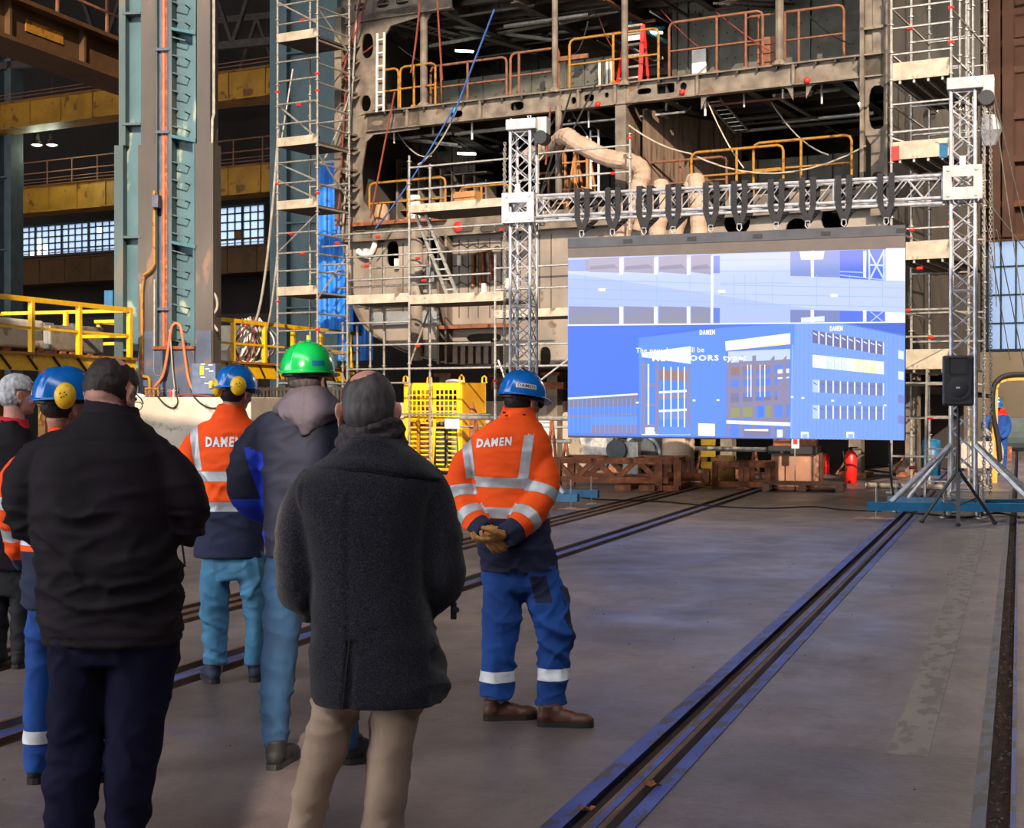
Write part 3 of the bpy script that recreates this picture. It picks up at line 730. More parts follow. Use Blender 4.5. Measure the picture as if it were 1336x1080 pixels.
# ---------------------------------------------------------------- the ship section
def sp(px, py, d=0.0): return FS.at(px, py, d)
def sx(px, d=0.0): return FS.at(px, 300, d).x
ZA, ZB, ZC = 11.38, 8.72, 6.03
S0, S1 = sx(446), sx(1160)
DEEP = 9.0
ship = thing('ship_section', 'huge unfinished ship section of rusty brown steel with open decks, behind the scaffolding', 'ship', (sx(800), 0.0, 2.4), FS)
def sb(name, p0, p1, m=M_ship): return MB().box(p0, p1).build(name, m, parent=ship)
# deck plates
for z, nm in ((ZA, 'deck'), (ZB, 'deck'), (ZC, 'deck')):
    sb(nm, (S0+.1, .02, z-.03), (S1, DEEP, z), M_ship)
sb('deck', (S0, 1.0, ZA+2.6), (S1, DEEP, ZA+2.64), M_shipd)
# girder of the upper deck: left part with big ovals
def girder(name, px0, px1, zt, h, holes, d=0, th=.05, m=M_ship, flange=True):
    x0, x1 = (sx(px0, d), sx(px1, d))
    hs = [oval(sx(px, d), z, w, hh, 14, pw) for (px, z, w, hh, pw) in holes]
    g = plate(name, [(x0, zt-h), (x1, zt-h), (x1, zt), (x0, zt)], hs, d, th, m, parent=ship)
    if flange:
        sb('girder_flange', (x0, d-.14, zt-.015), (x1, d+.1, zt+.02), m)
        sb('girder_flange', (x0, d-.10, zt-h-.03), (x1, d+.10, zt-h), m)
    return g
girder('web_girder', 446, 590, ZA+.25, .62, [(500, ZA-.02, .36, .2, 3), (526, ZA-.02, .38, .2, 3), (470, ZA-.02, .34, .2, 3)])
girder('web_girder', 590, 1160, ZA+.6, .5, [(700, ZA+.35, .5, .2, 3), (860, ZA+.35, .5, .2, 3)])
girder('web_girder', 480, 1158, ZB, .42, [(485+8, ZB-.25, .32, .12, 3), (512, ZB-.22, .16, .16, 2), (597, ZB-.25, .30, .16, 3), (675, ZB-.22, .36, .2, 3), (749, ZB-.24, .13, .16, 2),
     (769, ZB-.22, .26, .17, 3), (792, ZB-.20, .11, .12, 2), (841, ZB-.21, .34, .13, 3), (869, ZB-.20, .42, .22, 8), (892, ZB-.20, .16, .18, 2)])
# gussets where the girder meets frames
for px, sg in ((915, 1), (1035, -1), (1052, 1), (1122, -1), (812, 1)):
    x = sx(px); plate('gusset', [(x, ZB-.42), (x+sg*.34, ZB-.42), (x+sg*.12, ZB-.5), (x, ZB-.74)], [], 0, .04, M_ship, parent=ship)
for px, py0, py1 in ((757+0, 100, 129), (805, 104, 136), (534, 142, 165), (581+48, 130, 155), (1037, 84, 106), (912, 95, 125)):
    x = sx(px); sb('girder_stiffener', (x-.03, -.12, ZB-.44), (x+.03, .0, ZB))
# left web frame between upper and lower deck
def frame_plate(pts, holes, d=0, m=M_ship, name='web_frame', th=.05):
    return plate(name, [(sp(x, y, d).x, sp(x, y, d).z) for x, y in pts], [oval(sp(x, y, d).x, sp(x, y, d).z, w, h, 14, pw) for x, y, w, h, pw in holes], d, th, m, parent=ship)
frame_plate([(448, 25), (545, 5), (548, 22), (510, 34), (502, 48), (500, 140), (446, 160), (452, 80)], [(480, 60, .35, .62, 2.4), (478, 135, .30, .4, 2.2)])
frame_plate([(446, 158), (478, 150), (548, 142), (548, 168), (488, 176), (478, 186), (472, 225), (474, 262), (490, 285), (488, 297), (447, 300), (452, 230)], [(458, 240, .18, .3, 2)])
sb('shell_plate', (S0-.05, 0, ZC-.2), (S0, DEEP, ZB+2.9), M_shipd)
sb('shell_flange', (S0-.08, -.2, ZC), (S0+.12, 0, ZA), M_ship)
for i, py in enumerate((62, 82, 104, 126, 180, 198, 226, 246, 268)):
    p = sp(453, py); mb = MB(); mb.add([(p.x+.02, -.02, p.z+.06), (p.x+.42, -.02, p.z-.02), (p.x+.42, -.3, p.z-.16), (p.x+.02, -.3, p.z-.02)], [(0, 1, 2, 3)])
    mb.box((p.x, -.22, p.z), (p.x+.34, -.03, p.z+.05)); mb.build('frame_bracket', M_ship, parent=ship)
# right web frame with holes
frame_plate([(1123, -10), (1160, -14), (1160, 280), (1136, 282), (1137, 190), (1124, 168), (1124, 100), (1112, 92), (1123, 80)], [(1145, 140, .36, .9, 3), (1146, 240, .3, .5, 2.5)])
for px in (1127, 1158): sb('frame_flange', (sx(px)-.04, -.16, ZC), (sx(px)+.04, .0, ZA+.5), M_ship)
sb('frame_head', (sx(1124), -.16, sp(1140, 40).z), (sx(1160), .06, sp(1140, 36).z))
sb('shell_plate', (S1, 0, 2.5), (S1+.05, DEEP, ZA+2.6), M_shipd)
# stanchions
def pillar(px, py0, py1, r, d=0, m=M_ship, n=10, name='pillar'):
    x = sx(px, d); z0, z1 = sp(px, py1, d).z, sp(px, py0, d).z
    MB().tube([(x, d, z0), (x, d, z1)], r, n).build(name, m, parent=ship)
    return x, z0, z1
for px, py0, py1, r, d in ((553, 8, 140, .09, .1), (724, -20, 121, .07, -.05), (815, -25, 112, .075, -.05), (1017, -25, 86, .09, -.05), (729, 138, 262, .08, -.05)):
    x, z0, z1 = pillar(px, py0, py1, r, d)
    MB().rings([(x, d, z0, r+.08, r+.08), (x, d, z0+.05, r+.08, r+.08), (x, d, z0+.12, r+.0, r+.0)], 10).build('pillar_foot', M_ship, parent=ship)
for px in (811, 1148): x = sx(px); sb('pillar', (x-.13, -.06, ZC if px < 900 else ZB), (x+.13, .1, ZB-.0 if px < 900 else ZA+1.5))
x = sx(553, .1); plate('pillar_bracket', [(x-.25, ZA-.36), (x+.25, ZA-.36), (x+.07, ZA-.62), (x-.07, ZA-.62)], [], .1, .04, M_ship, parent=ship)
# inner bulkheads (stiffened, with small plate studs)
def bulkhead(px0, px1, z0, z1, d, m, step=.62, name='bulkhead', seam=True):
    x0, x1 = sx(px0, d), sx(px1, d)
    sb(name, (x0, d, z0), (x1, d+.06, z1), m)
    x = x0 + .3
    while x < x1:
        sb('bulkhead_stiffener', (x, d-.07, z0), (x+.025, d, z1), m); x += step
    if seam: sb('bulkhead_seam', (x0, d-.02, (z0+z1)/2), (x1, d, (z0+z1)/2+.03), m)
    st = MB(); k_ = int((x1-x0)/.2)
    for i in range(k_):
        for j in range(int((z1-z0)/.3)):
            if R.random() < .7: q = Vector((x0+.1+i*.2, d, z0+.15+j*.3)); st.box(q - Vector((.015, .03, .015)), q + Vector((.015, 0, .015)))
    if st.v: st.build('weld_studs', M_shipd, parent=ship, kind='stuff')
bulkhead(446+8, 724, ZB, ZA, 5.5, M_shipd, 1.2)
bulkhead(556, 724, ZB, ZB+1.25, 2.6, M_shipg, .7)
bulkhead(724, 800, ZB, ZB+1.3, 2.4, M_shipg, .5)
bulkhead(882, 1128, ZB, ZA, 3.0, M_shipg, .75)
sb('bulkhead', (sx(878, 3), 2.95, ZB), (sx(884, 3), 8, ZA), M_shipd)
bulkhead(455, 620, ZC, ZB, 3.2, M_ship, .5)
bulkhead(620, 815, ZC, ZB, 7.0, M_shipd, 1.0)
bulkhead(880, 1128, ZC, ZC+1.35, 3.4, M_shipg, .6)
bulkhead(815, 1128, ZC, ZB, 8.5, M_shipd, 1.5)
# long rusty wall running back from the middle pillar
xw = sx(815)
MB().box((xw, .1, ZC), (xw+.05, 8, ZB-.42)).build('longitudinal_bulkhead', mat('streaky_rusty_bulkhead', '#5f4c3d', '#756352', rough=.8, scale=5, stretch=(1, 3, .25), spots='#46362c', spot_pos=.55, spot_scale=3), parent=ship)
MB().add([(xw+.3, .4, ZC), (xw+1.5, 3.4, ZC), (xw+1.5, 3.4, ZB-.5), (xw+.3, .4, ZB-.5), (xw+.25, .42, ZC), (xw+1.45, 3.44, ZC), (xw+1.45, 3.44, ZB-.5), (xw+.25, .42, ZB-.5)],
  [(0,1,2,3), (7,6,5,4), (0,4,5,1), (1,5,6,2), (2,6,7,3), (3,7,4,0)]).build('diagonal_bulkhead', MATS['streaky_rusty_bulkhead'], parent=ship)
# inner hull side with stiffeners, seen between web frame and scaffold on the lower deck
for i in range(9):
    x = S0+.35+i*.33; sb('side_frame', (x, 1.9, ZC), (x+.05, 2.4, ZC+1.9-i*.09), M_ship)
for i in range(6):
    z = ZC+.3+i*.27; sb('side_stringer', (S0+.3, 2.0, z), (S0+3.0, 2.3, z+.03), M_ship)
# white door leaves on the decks
for (px0, px1, py0, py1, d) in ((904, 922, 64, 98, 2.9), (902, 918, 202, 245, 3.3)):
    a, b = sp(px0, py1, d), sp(px1, py0, d); sb('white_door', (a.x, d-.06, a.z), (b.x, d, b.z), M_white)
for px in (782, 792, 797): 
    x = sx(px, 2.3); MB().tube([(x, 2.3, ZB), (x, 2.3, ZB+1.2)], .035, 6).build('white_pipe', M_white, parent=ship)
# deck undersides: transverse beams, longitudinals, pipes, cable trays
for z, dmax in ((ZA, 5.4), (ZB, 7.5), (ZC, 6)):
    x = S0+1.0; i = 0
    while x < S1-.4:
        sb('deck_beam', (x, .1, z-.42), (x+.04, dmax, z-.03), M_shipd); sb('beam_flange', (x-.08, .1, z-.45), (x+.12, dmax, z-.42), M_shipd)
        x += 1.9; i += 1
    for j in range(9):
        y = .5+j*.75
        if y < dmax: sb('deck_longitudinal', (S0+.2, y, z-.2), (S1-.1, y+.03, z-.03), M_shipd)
pc = [M_cablegrey, M_steel, M_shipd, M_rustrail, M_cablegrey, M_shipd, M_steel]
for z, n_ in ((ZA, 20), (ZB, 30)):
    for i in range(n_):
        x = R.uniform(S0+1.2, S1-2.5); l = R.uniform(1.2, 4); y0 = R.uniform(.4, 4); zz = z-R.uniform(.25, .62)
        if i % 2: pts = [(x, y0, zz), (x+l, y0, zz), (x+l, y0+.3, zz+.15)]
        else: pts = [(x, y0, zz), (x, min(y0+l, 7), zz), (x+.3, min(y0+l, 7), zz)]
        MB().tube(pts, R.uniform(.02, .05), 6).build('service_pipe', R.choice(pc), parent=ship)
def ladder_mb(p, q, w, axis, rung=.28, r=.03):
    p, q, ax = Vector(p), Vector(q), Vector(axis).normalized()*w/2
    mb = MB(); mb.beam(p-ax, q-ax, r, r*1.6); mb.beam(p+ax, q+ax, r, r*1.6)
    n = int((q-p).length/rung)
    for i in range(n):
        c = p.lerp(q, (i+.5)/n); mb.beam(c-ax, c+ax, r*.8, r*.6)
    return mb
for (a, b, w, m) in (((524, 30, .6), (610, 52, 3.0), .4, M_steel), ((560, 20, 1.0), (640, 48, 4), .35, M_shipd), ((856, 142, .7), (905, 180, 3.2), .4, M_shipd), ((870, 135, 1.6), (940, 190, 4.5), .45, M_shipd),
                     ((640, 10, 1.2), (712, 35, 4), .4, M_shipd), ((930, 130, .8), (968, 172, 2.6), .35, M_steel), ((500, 178, 1.2), (600, 190, 1.6), .3, M_steel), ((600, 180, .8), (640, 200, 4), .4, M_shipd), ((940, 2, .8), (1060, 10, 4), .4, M_shipd)):
    p = sp(a[0], a[1], a[2]); q = sp(b[0], b[1], b[2]); ax = (q-p).cross(Vector((0, 0, 1)))
    ladder_mb(p, q, w, ax, .22, .03).build('cable_tray', m, parent=ship)
for a, b, m in (((520, 25), (720, 52), M_cablegrey), ((560, 60), (724, 30), M_steel), ((600, 40), (700, 70), M_shipd), ((730, 30), (800, 15), M_steel), ((822, 30), (870, 55), mat('teal_pipe', '#2c6f80', '#4590a0', rough=.5)), ((824, 40), (866, 36), MATS['teal_pipe'])):
    p, q = sp(*a, 2.0), sp(*b, 3.2); MB().tube([p, q], .05, 6).build('service_pipe', m, parent=ship)
# small fluorescent tubes under the decks
M_tube = mat('tube_glow', '#dff5f2', emit=9)
for i, (px, py, d, a) in enumerate(((594, 66, 1.8, 1), (597, 200, 1.8, 1), (846, 42, 2.6, 0), (1121, 134, 1.5, 2), (766, 134, 1.5, 1))):
    p = sp(px, py, d); q = p + Vector(((.28, .2, -.0), (.35, .3, 0), (.1, .25, -.3))[a])
    MB().tube([p, q], .03, 6).build('work_light', M_tube, frame=FS, label=('slim glowing work light under the top deck left of the blue rope', 'glowing work light under the middle deck left of the truss', 'glowing tube behind the red ladder', 'bright tilted work light at the right web frame', 'glowing work light under the deck above the duct')[i], cat='lamp', group='work lights under the decks')
# ---- lower hull block below deck C
DH = .25
out = [(447, 297), (1158, 236)]
hull = [(449, 300), (452, 330), (457, 372), (466, 405), (484, 432), (515, 452), (560, 468), (610, 476), (660, 480), (720, 478), (1150, 492), (1158, 240)]
frame_plate(hull, [(513, 331, .36, .62, 3), (566, 326, .36, .62, 3), (545, 446, .34, .36, 2.0), (632, 441, .95, .22, 3), (627, 296, .36, .1, 3), (600, 297, .3, .1, 3), (650, 296, .3, .1, 3), (962, 290, .6, .6, 2), (1090, 285, .6, .6, 2), (712, 465, .3, .45, 2.5), (1040, 300, .5, .5, 2)], d=DH, m=mat('hull_plating', '#7a7066', '#988c7f', rough=.6, scale=1.1, spots='#6e5a4a', spot_pos=.6, spot_scale=2, bump=.1, bscale=8), name='hull_bulkhead', th=.06)
def hp(px, py, d=DH): return sp(px, py, d)
sb('deck_edge_girder', (sx(447), -.05, ZC-.42), (S1, .02, ZC), M_ship)
sb('rust_edge', (sx(462), -.22, ZC-.07), (sx(585), .0, ZC+.02), M_rust)
for px in (609, 636, 655, 470, 500): 
    p = hp(px, 297, -.06); MB().rings([(p.x, -.07, p.z-.09, .16, .02), (p.x, -.07, p.z+.0, .2, .02), (p.x, -.07, p.z+.07, .15, .02)], 10).build('drain_hole_rim', M_shipd, parent=ship)
p = hp(598, 296, -.06); MB().ell((p.x, -.08, p.z), (.13, .03, .13), 12, 8).build('red_disc', M_redtag, parent=ship)
# shell plating sweeping back from the curved edge
hv = []; hc = [(449, 300), (452, 330), (457, 372), (466, 405), (484, 432), (515, 452), (560, 468), (610, 476), (660, 480), (720, 478), (900, 484), (1158, 492)]
mbh = MB(); vs = []
for x, y in hc:
    p = hp(x, y); vs += [(p.x, DH, p.z), (p.x+.6, DEEP, p.z-.4), (p.x+.03, DH, p.z+.05), (p.x+.63, DEEP, p.z-.35)]
fs = []
for i in range(len(hc)-1): q = 4*i; fs += [(q, q+1, q+5, q+4), (q+2, q+6, q+7, q+3), (q, q+4, q+6, q+2)]
mbh.add(vs, fs).build('shell_plating', M_shipd, parent=ship)
# flat bar following the curved edge
pts = bez([hp(x, y, DH-.1) for x, y in hc[:10]], 4)
mb = MB()
for a, b in zip(pts, pts[1:]): mb.beam(a, b, .03, .22, up=(0, 1, 0))
mb.build('edge_bar', M_ship, parent=ship)
# column, flanges and relief on the hull bulkhead
p, q = hp(540, 470, .0), hp(540, 300, .0); MB().tube([(p.x, .1, p.z), (p.x, .1, q.z)], .17, 14).build('hull_column', MATS['hull_plating'], parent=ship, smooth=True)
for px in (580, 590): x = hp(px, 300).x; sb('hull_stiffener', (x-.03, -.05, hp(px, 475).z), (x+.03, DH, ZC-.4), M_ship)
a, b = hp(582, 428), hp(672, 424); sb('hull_shelf', (a.x, -.12, a.z-.04), (b.x, DH, a.z+.04), M_rust)
a = hp(590, 455); sb('hull_shelf', (hp(480, 400).x, .1, hp(540, 398).z), (hp(665, 400).x, DH, hp(540, 398).z+.04), M_ship)
sb('hull_panel', (hp(488, 410).x, .12, hp(520, 424).z), (hp(575, 410).x, DH, hp(520, 408).z), mat('bare_grey_plate', '#8f9294', '#a3a6a8', rough=.45, metal=.4, scale=2))
for i, px in enumerate((600, 612, 625, 640, 655, 500, 527, 552, 690, 705, 720, 680)):
    x = hp(px, 400).x; sb('plate_seam', (x-.008, DH-.045, hp(px, 415).z), (x+.008, DH, ZC-.5), M_shipd)
for i in range(4):      # wavy weld marks
    y = 318 + i*26; pts = [hp(585+j*8, y+(3 if j % 2 else -2)+j*.6*(1 if i < 2 else -.3), DH-.05) for j in range(10)]
    MB().tube(pts, .012, 4).build('weld_bead', M_shipd, parent=ship)
for i, px in enumerate((602, 612, 622, 632, 642, 652)):   # scalloped lower webs
    a = hp(px, 470); sb('floor_web', (a.x-.03, -.1, hp(px, 475).z), (a.x+.1, DH, hp(px, 452).z), M_ship)
for px, py in ((620, 352), (630, 350)):
    p = hp(px, py); MB().tube([p + Vector((0, -.1, -.4)), p + Vector((0, -.1, .35)), p + Vector((.25, -.1, .4)), p + Vector((.3, -.1, -.3))], .045, 8).build('bent_pipe', M_rust, parent=ship)
p = hp(484, 318, .1); MB().tube(bez([p + Vector(v) for v in ((-.4, 0, -.15), (-.1, 0, -.3), (.12, 0, 0), (.05, 0, .35), (-.05, 0, .4))], 5), .07, 8).build('bent_pipe', M_white, parent=ship)
for px, py in ((478, 331), (518, 344), (565, 361), (560, 355), (632, 376), (600, 340), (662, 370)):
    p = hp(px, py, .15); sb('white_bracket', (p.x-.05, .1, p.z-.12), (p.x+.05, .18, p.z+.12), M_white)
# keel blocks and supports beneath the hull
M_conc = MATS['pale_concrete']
for i, (px0, px1, py0, py1, d, m, lb) in enumerate(((498, 565, 525, 548, 1.5, M_conc, 'long pale concrete keel block between the scaffold posts'), (600, 742, 523, 536, 2.0, M_conc, 'pale concrete sill block right of the yellow cage'), (640, 735, 498, 508, 1.2, M_rust, 'rust red timber beam above the pale sill'))):
    a, b = sp(px0, py1, d), sp(px1, py0, d); MB().box((a.x, d, 0 if m == M_conc else a.z), (b.x, d+1, b.z)).build('keel_block', m, frame=FS, label=lb, cat='block', bevel=.02)
for i in range(12):
    x = S0+2.2+i*1.0; d = 1.4+(i % 3)
    t = thing('support_stand', 'rusty steel support stand under the hull, %s from the left' % ('first','second','third','fourth','fifth','sixth','seventh','eighth','ninth','tenth','eleventh','twelfth')[i], 'stand', (x, d, 0), FS, 'hull support stands')
    zt_ = 2.3
    MB().box((x-.14, d-.14, .1), (x+.14, d+.14, zt_)).build('post', M_ship, parent=t); MB().box((x-.3, d-.3, 0), (x+.3, d+.3, .1)).build('base_plate', M_rust, parent=t); MB().box((x-.25, d-.25, zt_), (x+.25, d+.25, zt_+.08)).build('head_plate', M_rust, parent=t)
    MB().beam((x-.14, d, .5), (x-.45, d, .05), .05, .05).build('brace', M_rust, parent=t)
# dark lower hull wall at the back of the under-croft
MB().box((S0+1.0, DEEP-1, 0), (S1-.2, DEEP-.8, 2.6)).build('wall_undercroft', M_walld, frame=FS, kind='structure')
# machinery lumps below the hull, left of the screen
for i in range(8):
    px = 470+i*34+R.uniform(-6, 6); d = R.uniform(.5, 2.4); p = sp(px, 520, d); s = R.uniform(.2, .42); h = R.uniform(.5, 1.5)
    m = (M_rust, M_shipd, M_yel2, M_cablegrey, M_colbase, M_rubber, M_redtag, M_white)[i % 8]
    t = thing('site_crate', '%s equipment box in the shade under the hull' % ('rusty', 'dark brown', 'ochre yellow', 'grey', 'slate blue', 'black', 'red', 'white')[i], 'crate', (p.x, d, 0), FS, 'equipment under the hull')
    MB().box((p.x-s, d-s*.7, 0), (p.x+s, d+s*.7, h)).build('crate_body', m, parent=t, bevel=.02); MB().box((p.x-s*1.05, d-s*.75, h), (p.x+s*1.05, d+s*.75, h+.05)).build('crate_lid', m, parent=t)

# ---------------------------------------------------------------- deck railings, ladders, ducts
def railing(name, pts, posts, m, label, h=1.05, d=0, zdeck=None, loopend=True, grp='deck railings', r=.03):
    """pts: pixel columns of the ends at plane depth d; posts: pixel columns"""
    xa, xb = sx(pts[0], d), sx(pts[1], d)
    t = thing(name, label, 'railing', (xa, d, zdeck), FS, grp)
    rr = .12
    MB().tube([(xa, d, zdeck), (xa, d, zdeck+h-rr), (xa+rr*.3, d, zdeck+h-rr*.3), (xa+rr, d, zdeck+h), (xb-rr, d, zdeck+h), (xb-rr*.3, d, zdeck+h-rr*.3), (xb, d, zdeck+h-rr), (xb, d, zdeck)], r, 7).build('top_rail', m, parent=t)
    MB().tube([(xa, d, zdeck+h*.5), (xb, d, zdeck+h*.5)], r*.85, 6).build('middle_rail', m, parent=t)
    for px in posts:
        x = sx(px, d); MB().tube([(x, d, zdeck), (x, d, zdeck+h)], r, 7).build('post', m, parent=t)
        MB().box((x-.06, d-.04, zdeck), (x+.06, d+.04, zdeck+.1)).build('post_shoe', m, parent=t)
    return t
railing('deck_railing', (471, 520), (486,), M_yel2, 'orange yellow railing section by the upper left web frame', zdeck=ZB, d=.1)
railing('deck_railing', (522, 568), (540,), M_yel2, 'kinked yellow railing section left of the first stanchion', zdeck=ZB, d=.05)
railing('deck_railing', (562, 661), (575, 610), M_rustrail, 'rusty railing on the middle deck left of the blue rope', zdeck=ZB, d=.35)
railing('deck_railing', (666, 729), (677,), M_rustrail, 'rusty railing on the middle deck between two stanchions', zdeck=ZB, d=.15)
railing('deck_railing', (743, 859), (800,), M_yel2, 'yellow railing around the red stepladder', zdeck=ZB, d=0.0, h=1.15)
railing('deck_railing', (873, 995), (935, 973), M_rustrail, 'long rusty railing on the middle deck right of the red ladder', zdeck=ZB, d=.1, h=1.25)
railing('deck_railing', (972, 1101), (990, 1024, 1042), M_rustrail, 'rusty railing at the right end of the middle deck', zdeck=ZB, d=.3, h=1.2)
railing('deck_railing', (482, 581), (532,), M_yel2, 'yellow railing on the lower deck above the rust red edge', zdeck=ZC, d=.1, h=1.0)
railing('deck_railing', (600, 664), (628,), M_yel2, 'short yellow railing on the lower deck left of the truss tower', zdeck=ZC, d=.6, h=.8)
railing('deck_railing', (700, 740), (716,), M_rustrail, 'small rusty railing behind the left truss tower', zdeck=ZC, d=1.0)
railing('deck_railing', (843, 948), (887,), M_rustrail, 'low rusty railing on the lower deck behind the ducts', zdeck=ZC, d=.6, h=1.0)
railing('deck_railing', (902, 1022), (961,), M_yel2, 'yellow railing on the lower deck right of the ducts', zdeck=ZC, d=.1, h=1.05)
railing('deck_railing', (983, 1111), (1045,), M_yel2, 'orange yellow railing at the right end of the lower deck', zdeck=ZC, d=.2, h=1.15)
# red stepladder
p = sp(817, 108, -.02)
rl = thing('step_ladder', 'tall bright red stepladder standing on the middle deck', 'ladder', (p.x, .25, ZB), FS)
M_red = mat('bright_red_fibreglass', '#e0231c', '#ee2f26', rough=.4)
hz = sp(817, 28).z
for sgn in (-1, 1):
    MB().beam((p.x+sgn*.27, .12, ZB), (p.x+sgn*.2, .45, hz), .09, .05).build('stile', M_red, parent=rl)
    MB().beam((p.x+sgn*.27, .62, ZB), (p.x+sgn*.2, .5, hz), .05, .04).build('rear_stile', M_red, parent=rl)
for i in range(5):
    t_ = .1+i*.19; w_ = .27-.07*t_
    MB().box((p.x-w_, .10+.33*t_, ZB+(hz-ZB)*t_), (p.x+w_, .22+.33*t_, ZB+(hz-ZB)*t_+.045)).build('step', M_steel, parent=rl)
MB().box((p.x-.2, .4, hz-.02), (p.x+.2, .58, hz+.03)).build('top_cap', M_steel, parent=rl)
MB().box((p.x-.17, .42, hz-.32), (p.x+.17, .45, hz-.12)).build('warning_plate', M_white, parent=rl)
# white upright ladder (left) and others
def ladder(a, b, w, m, label, d, rung=.28, r=.035, cat='ladder', name='ladder', off=0):
    p, q = sp(a[0], a[1], d), sp(b[0], b[1], d+off)
    if p.z < .3: p.z = 0
    t = thing(name, label, cat, p if p.z < q.z else q, FS)
    ax = Vector((1, 0, 0))*w/2
    for s_ in (-1, 1): MB().beam(p+ax*s_, q+ax*s_, r, r*1.5).build('stile', m, parent=t)
    n = max(2, int((q-p).length/rung))
    for i in range(n):
        c = p.lerp(q, (i+.5)/n); MB().beam(c-ax, c+ax, r*.8, r*.8).build('rung', m, parent=t)
ladder((496, 146), (497, 43), .2, M_white, 'narrow white ladder on the upper left of the ship', -.15)
ladder((776, 250), (776, 170), .2, M_white, 'white ladder standing on the lower deck behind the big duct', .8)
ladder((761, 188), (761, 178), .2, M_white, 'short white hatch ladder above the big duct', .3, .15)
M_wood = mat('ladder_wood', '#9c6a42', '#b6824f', rough=.7, scale=6, stretch=(1, 1, .2))
for i, (px, lb) in enumerate(((741, 'wooden stepladder, left one of two behind the big duct'), (757, 'wooden stepladder, right one of two behind the big duct'))):
    x = sx(px, .6); t = thing('wooden_stepladder', lb, 'ladder', (x, .6, ZC), FS)
    for s_ in (-1, 1):
        MB().beam((x+s_*.28, .45, ZC), (x+s_*.12, .7, ZC+1.75), .05, .07).build('stile', M_wood, parent=t)
        MB().beam((x+s_*.28, 1.0, ZC), (x+s_*.12, .72, ZC+1.75), .04, .05).build('rear_stile', M_wood, parent=t)
    for j in range(5):
        f = .12+j*.18; w_ = .28-.16*f; MB().box((x-w_, .43+.25*f, ZC+1.75*f), (x+w_, .52+.25*f, ZC+1.75*f+.035)).build('step', M_wood, parent=t)
# ducts
M_duct = mat('beige_fabric_duct', '#a28a76', '#b89e8a', rough=.85, scale=3, bump=.3, bscale=20)
def duct(pts, r, label, d, n=6):
    P = bez([sp(x, y, d+(q if q else 0)) for x, y, q in pts], n)
    Q = [P[0]]
    for a, b in zip(P, P[1:]):
        k_ = max(1, int((b-a).length/.085))
        for i in range(k_): Q.append(a.lerp(b, (i+1)/k_))
    rs = [r*(1.0 if i % 2 else .91) for i in range(len(Q))]
    return MB().tube(Q, rs, 14).build('air_duct', M_duct, frame=FS, label=label, cat='duct', smooth=False, group='fabric air ducts')
duct([(690, 205, 1.5), (722, 190, .9), (738, 178, .2), (752, 186, 0), (790, 205, 0), (826, 213, 0), (838, 228, 0), (826, 260, 0), (815, 290, 0), (808, 330, 0)], .2, 'thick beige duct bending down over the truss behind the screen', -.9)
duct([(838, 245, 0), (838, 262, 0), (830, 300, 0)], .15, 'beige duct dropping just right of the big bent duct', -.6)
duct([(862, 240, .2), (862, 262, 0), (857, 310, 0)], .19, 'beige vertical duct, second from the bent duct', -.7)
duct([(905, 232, .3), (895, 262, 0), (880, 310, 0)], .16, 'slanting beige duct left of the rightmost duct', -.6)
duct([(908, 233, .3), (911, 262, 0), (912, 310, 0)], .19, 'rightmost beige vertical duct above the screen', -.75)
# wooden pallet, buckets and planks on the decks
for i, (px, py, d, w_, h_, m, lb) in enumerate(((612, 258, .5, .3, .45, M_wood, 'brown wooden crate on the lower deck beside the truss tower'), (498, 262, .8, .18, .35, mat('tan_sack', '#b08a6a', rough=.9), 'tan sack on the lower deck left'), (541, 240, .6, .16, .3, M_white, 'white drum on the lower deck behind the yellow railing'),
        (1006, 80, .5, .22, .5, M_rustrail, 'rusty crate against the railing on the middle deck'))):
    p = sp(px, py, d); zz = ZC if py > 150 else ZB
    if i == 2:
        MB().rings([(p.x, d, zz, w_, w_), (p.x, d, zz+.7, w_, w_)], 12).build('drum', m, frame=FS, label=lb, cat='drum')
    elif i == 1:
        MB().rings([(p.x, d, zz, w_, .2), (p.x, d, zz+.3, w_*1.1, .22), (p.x, d, zz+.6, w_*.7, .15)], 12).build('sack', m, frame=FS, label=lb, cat='sack')
    else:
        t = thing('crate', lb, 'crate', (p.x, d, zz), FS)
        for j in range(4): MB().box((p.x-w_, d-.25, zz+j*h_*1.5/4), (p.x+w_, d-.22, zz+j*h_*1.5/4+.1)).build('slat', m, parent=t)
        MB().box((p.x-w_+.02, d-.22, zz), (p.x+w_-.02, d+.2, zz+h_*1.45)).build('crate_body', m, parent=t)
MB().box((sx(722, .1), .08, ZB+.72), (sx(767, .1), .14, ZB+.82)).build('loose_board', M_rustrail, frame=FS, label='single board tied to the stanchion on the middle deck', cat='board')
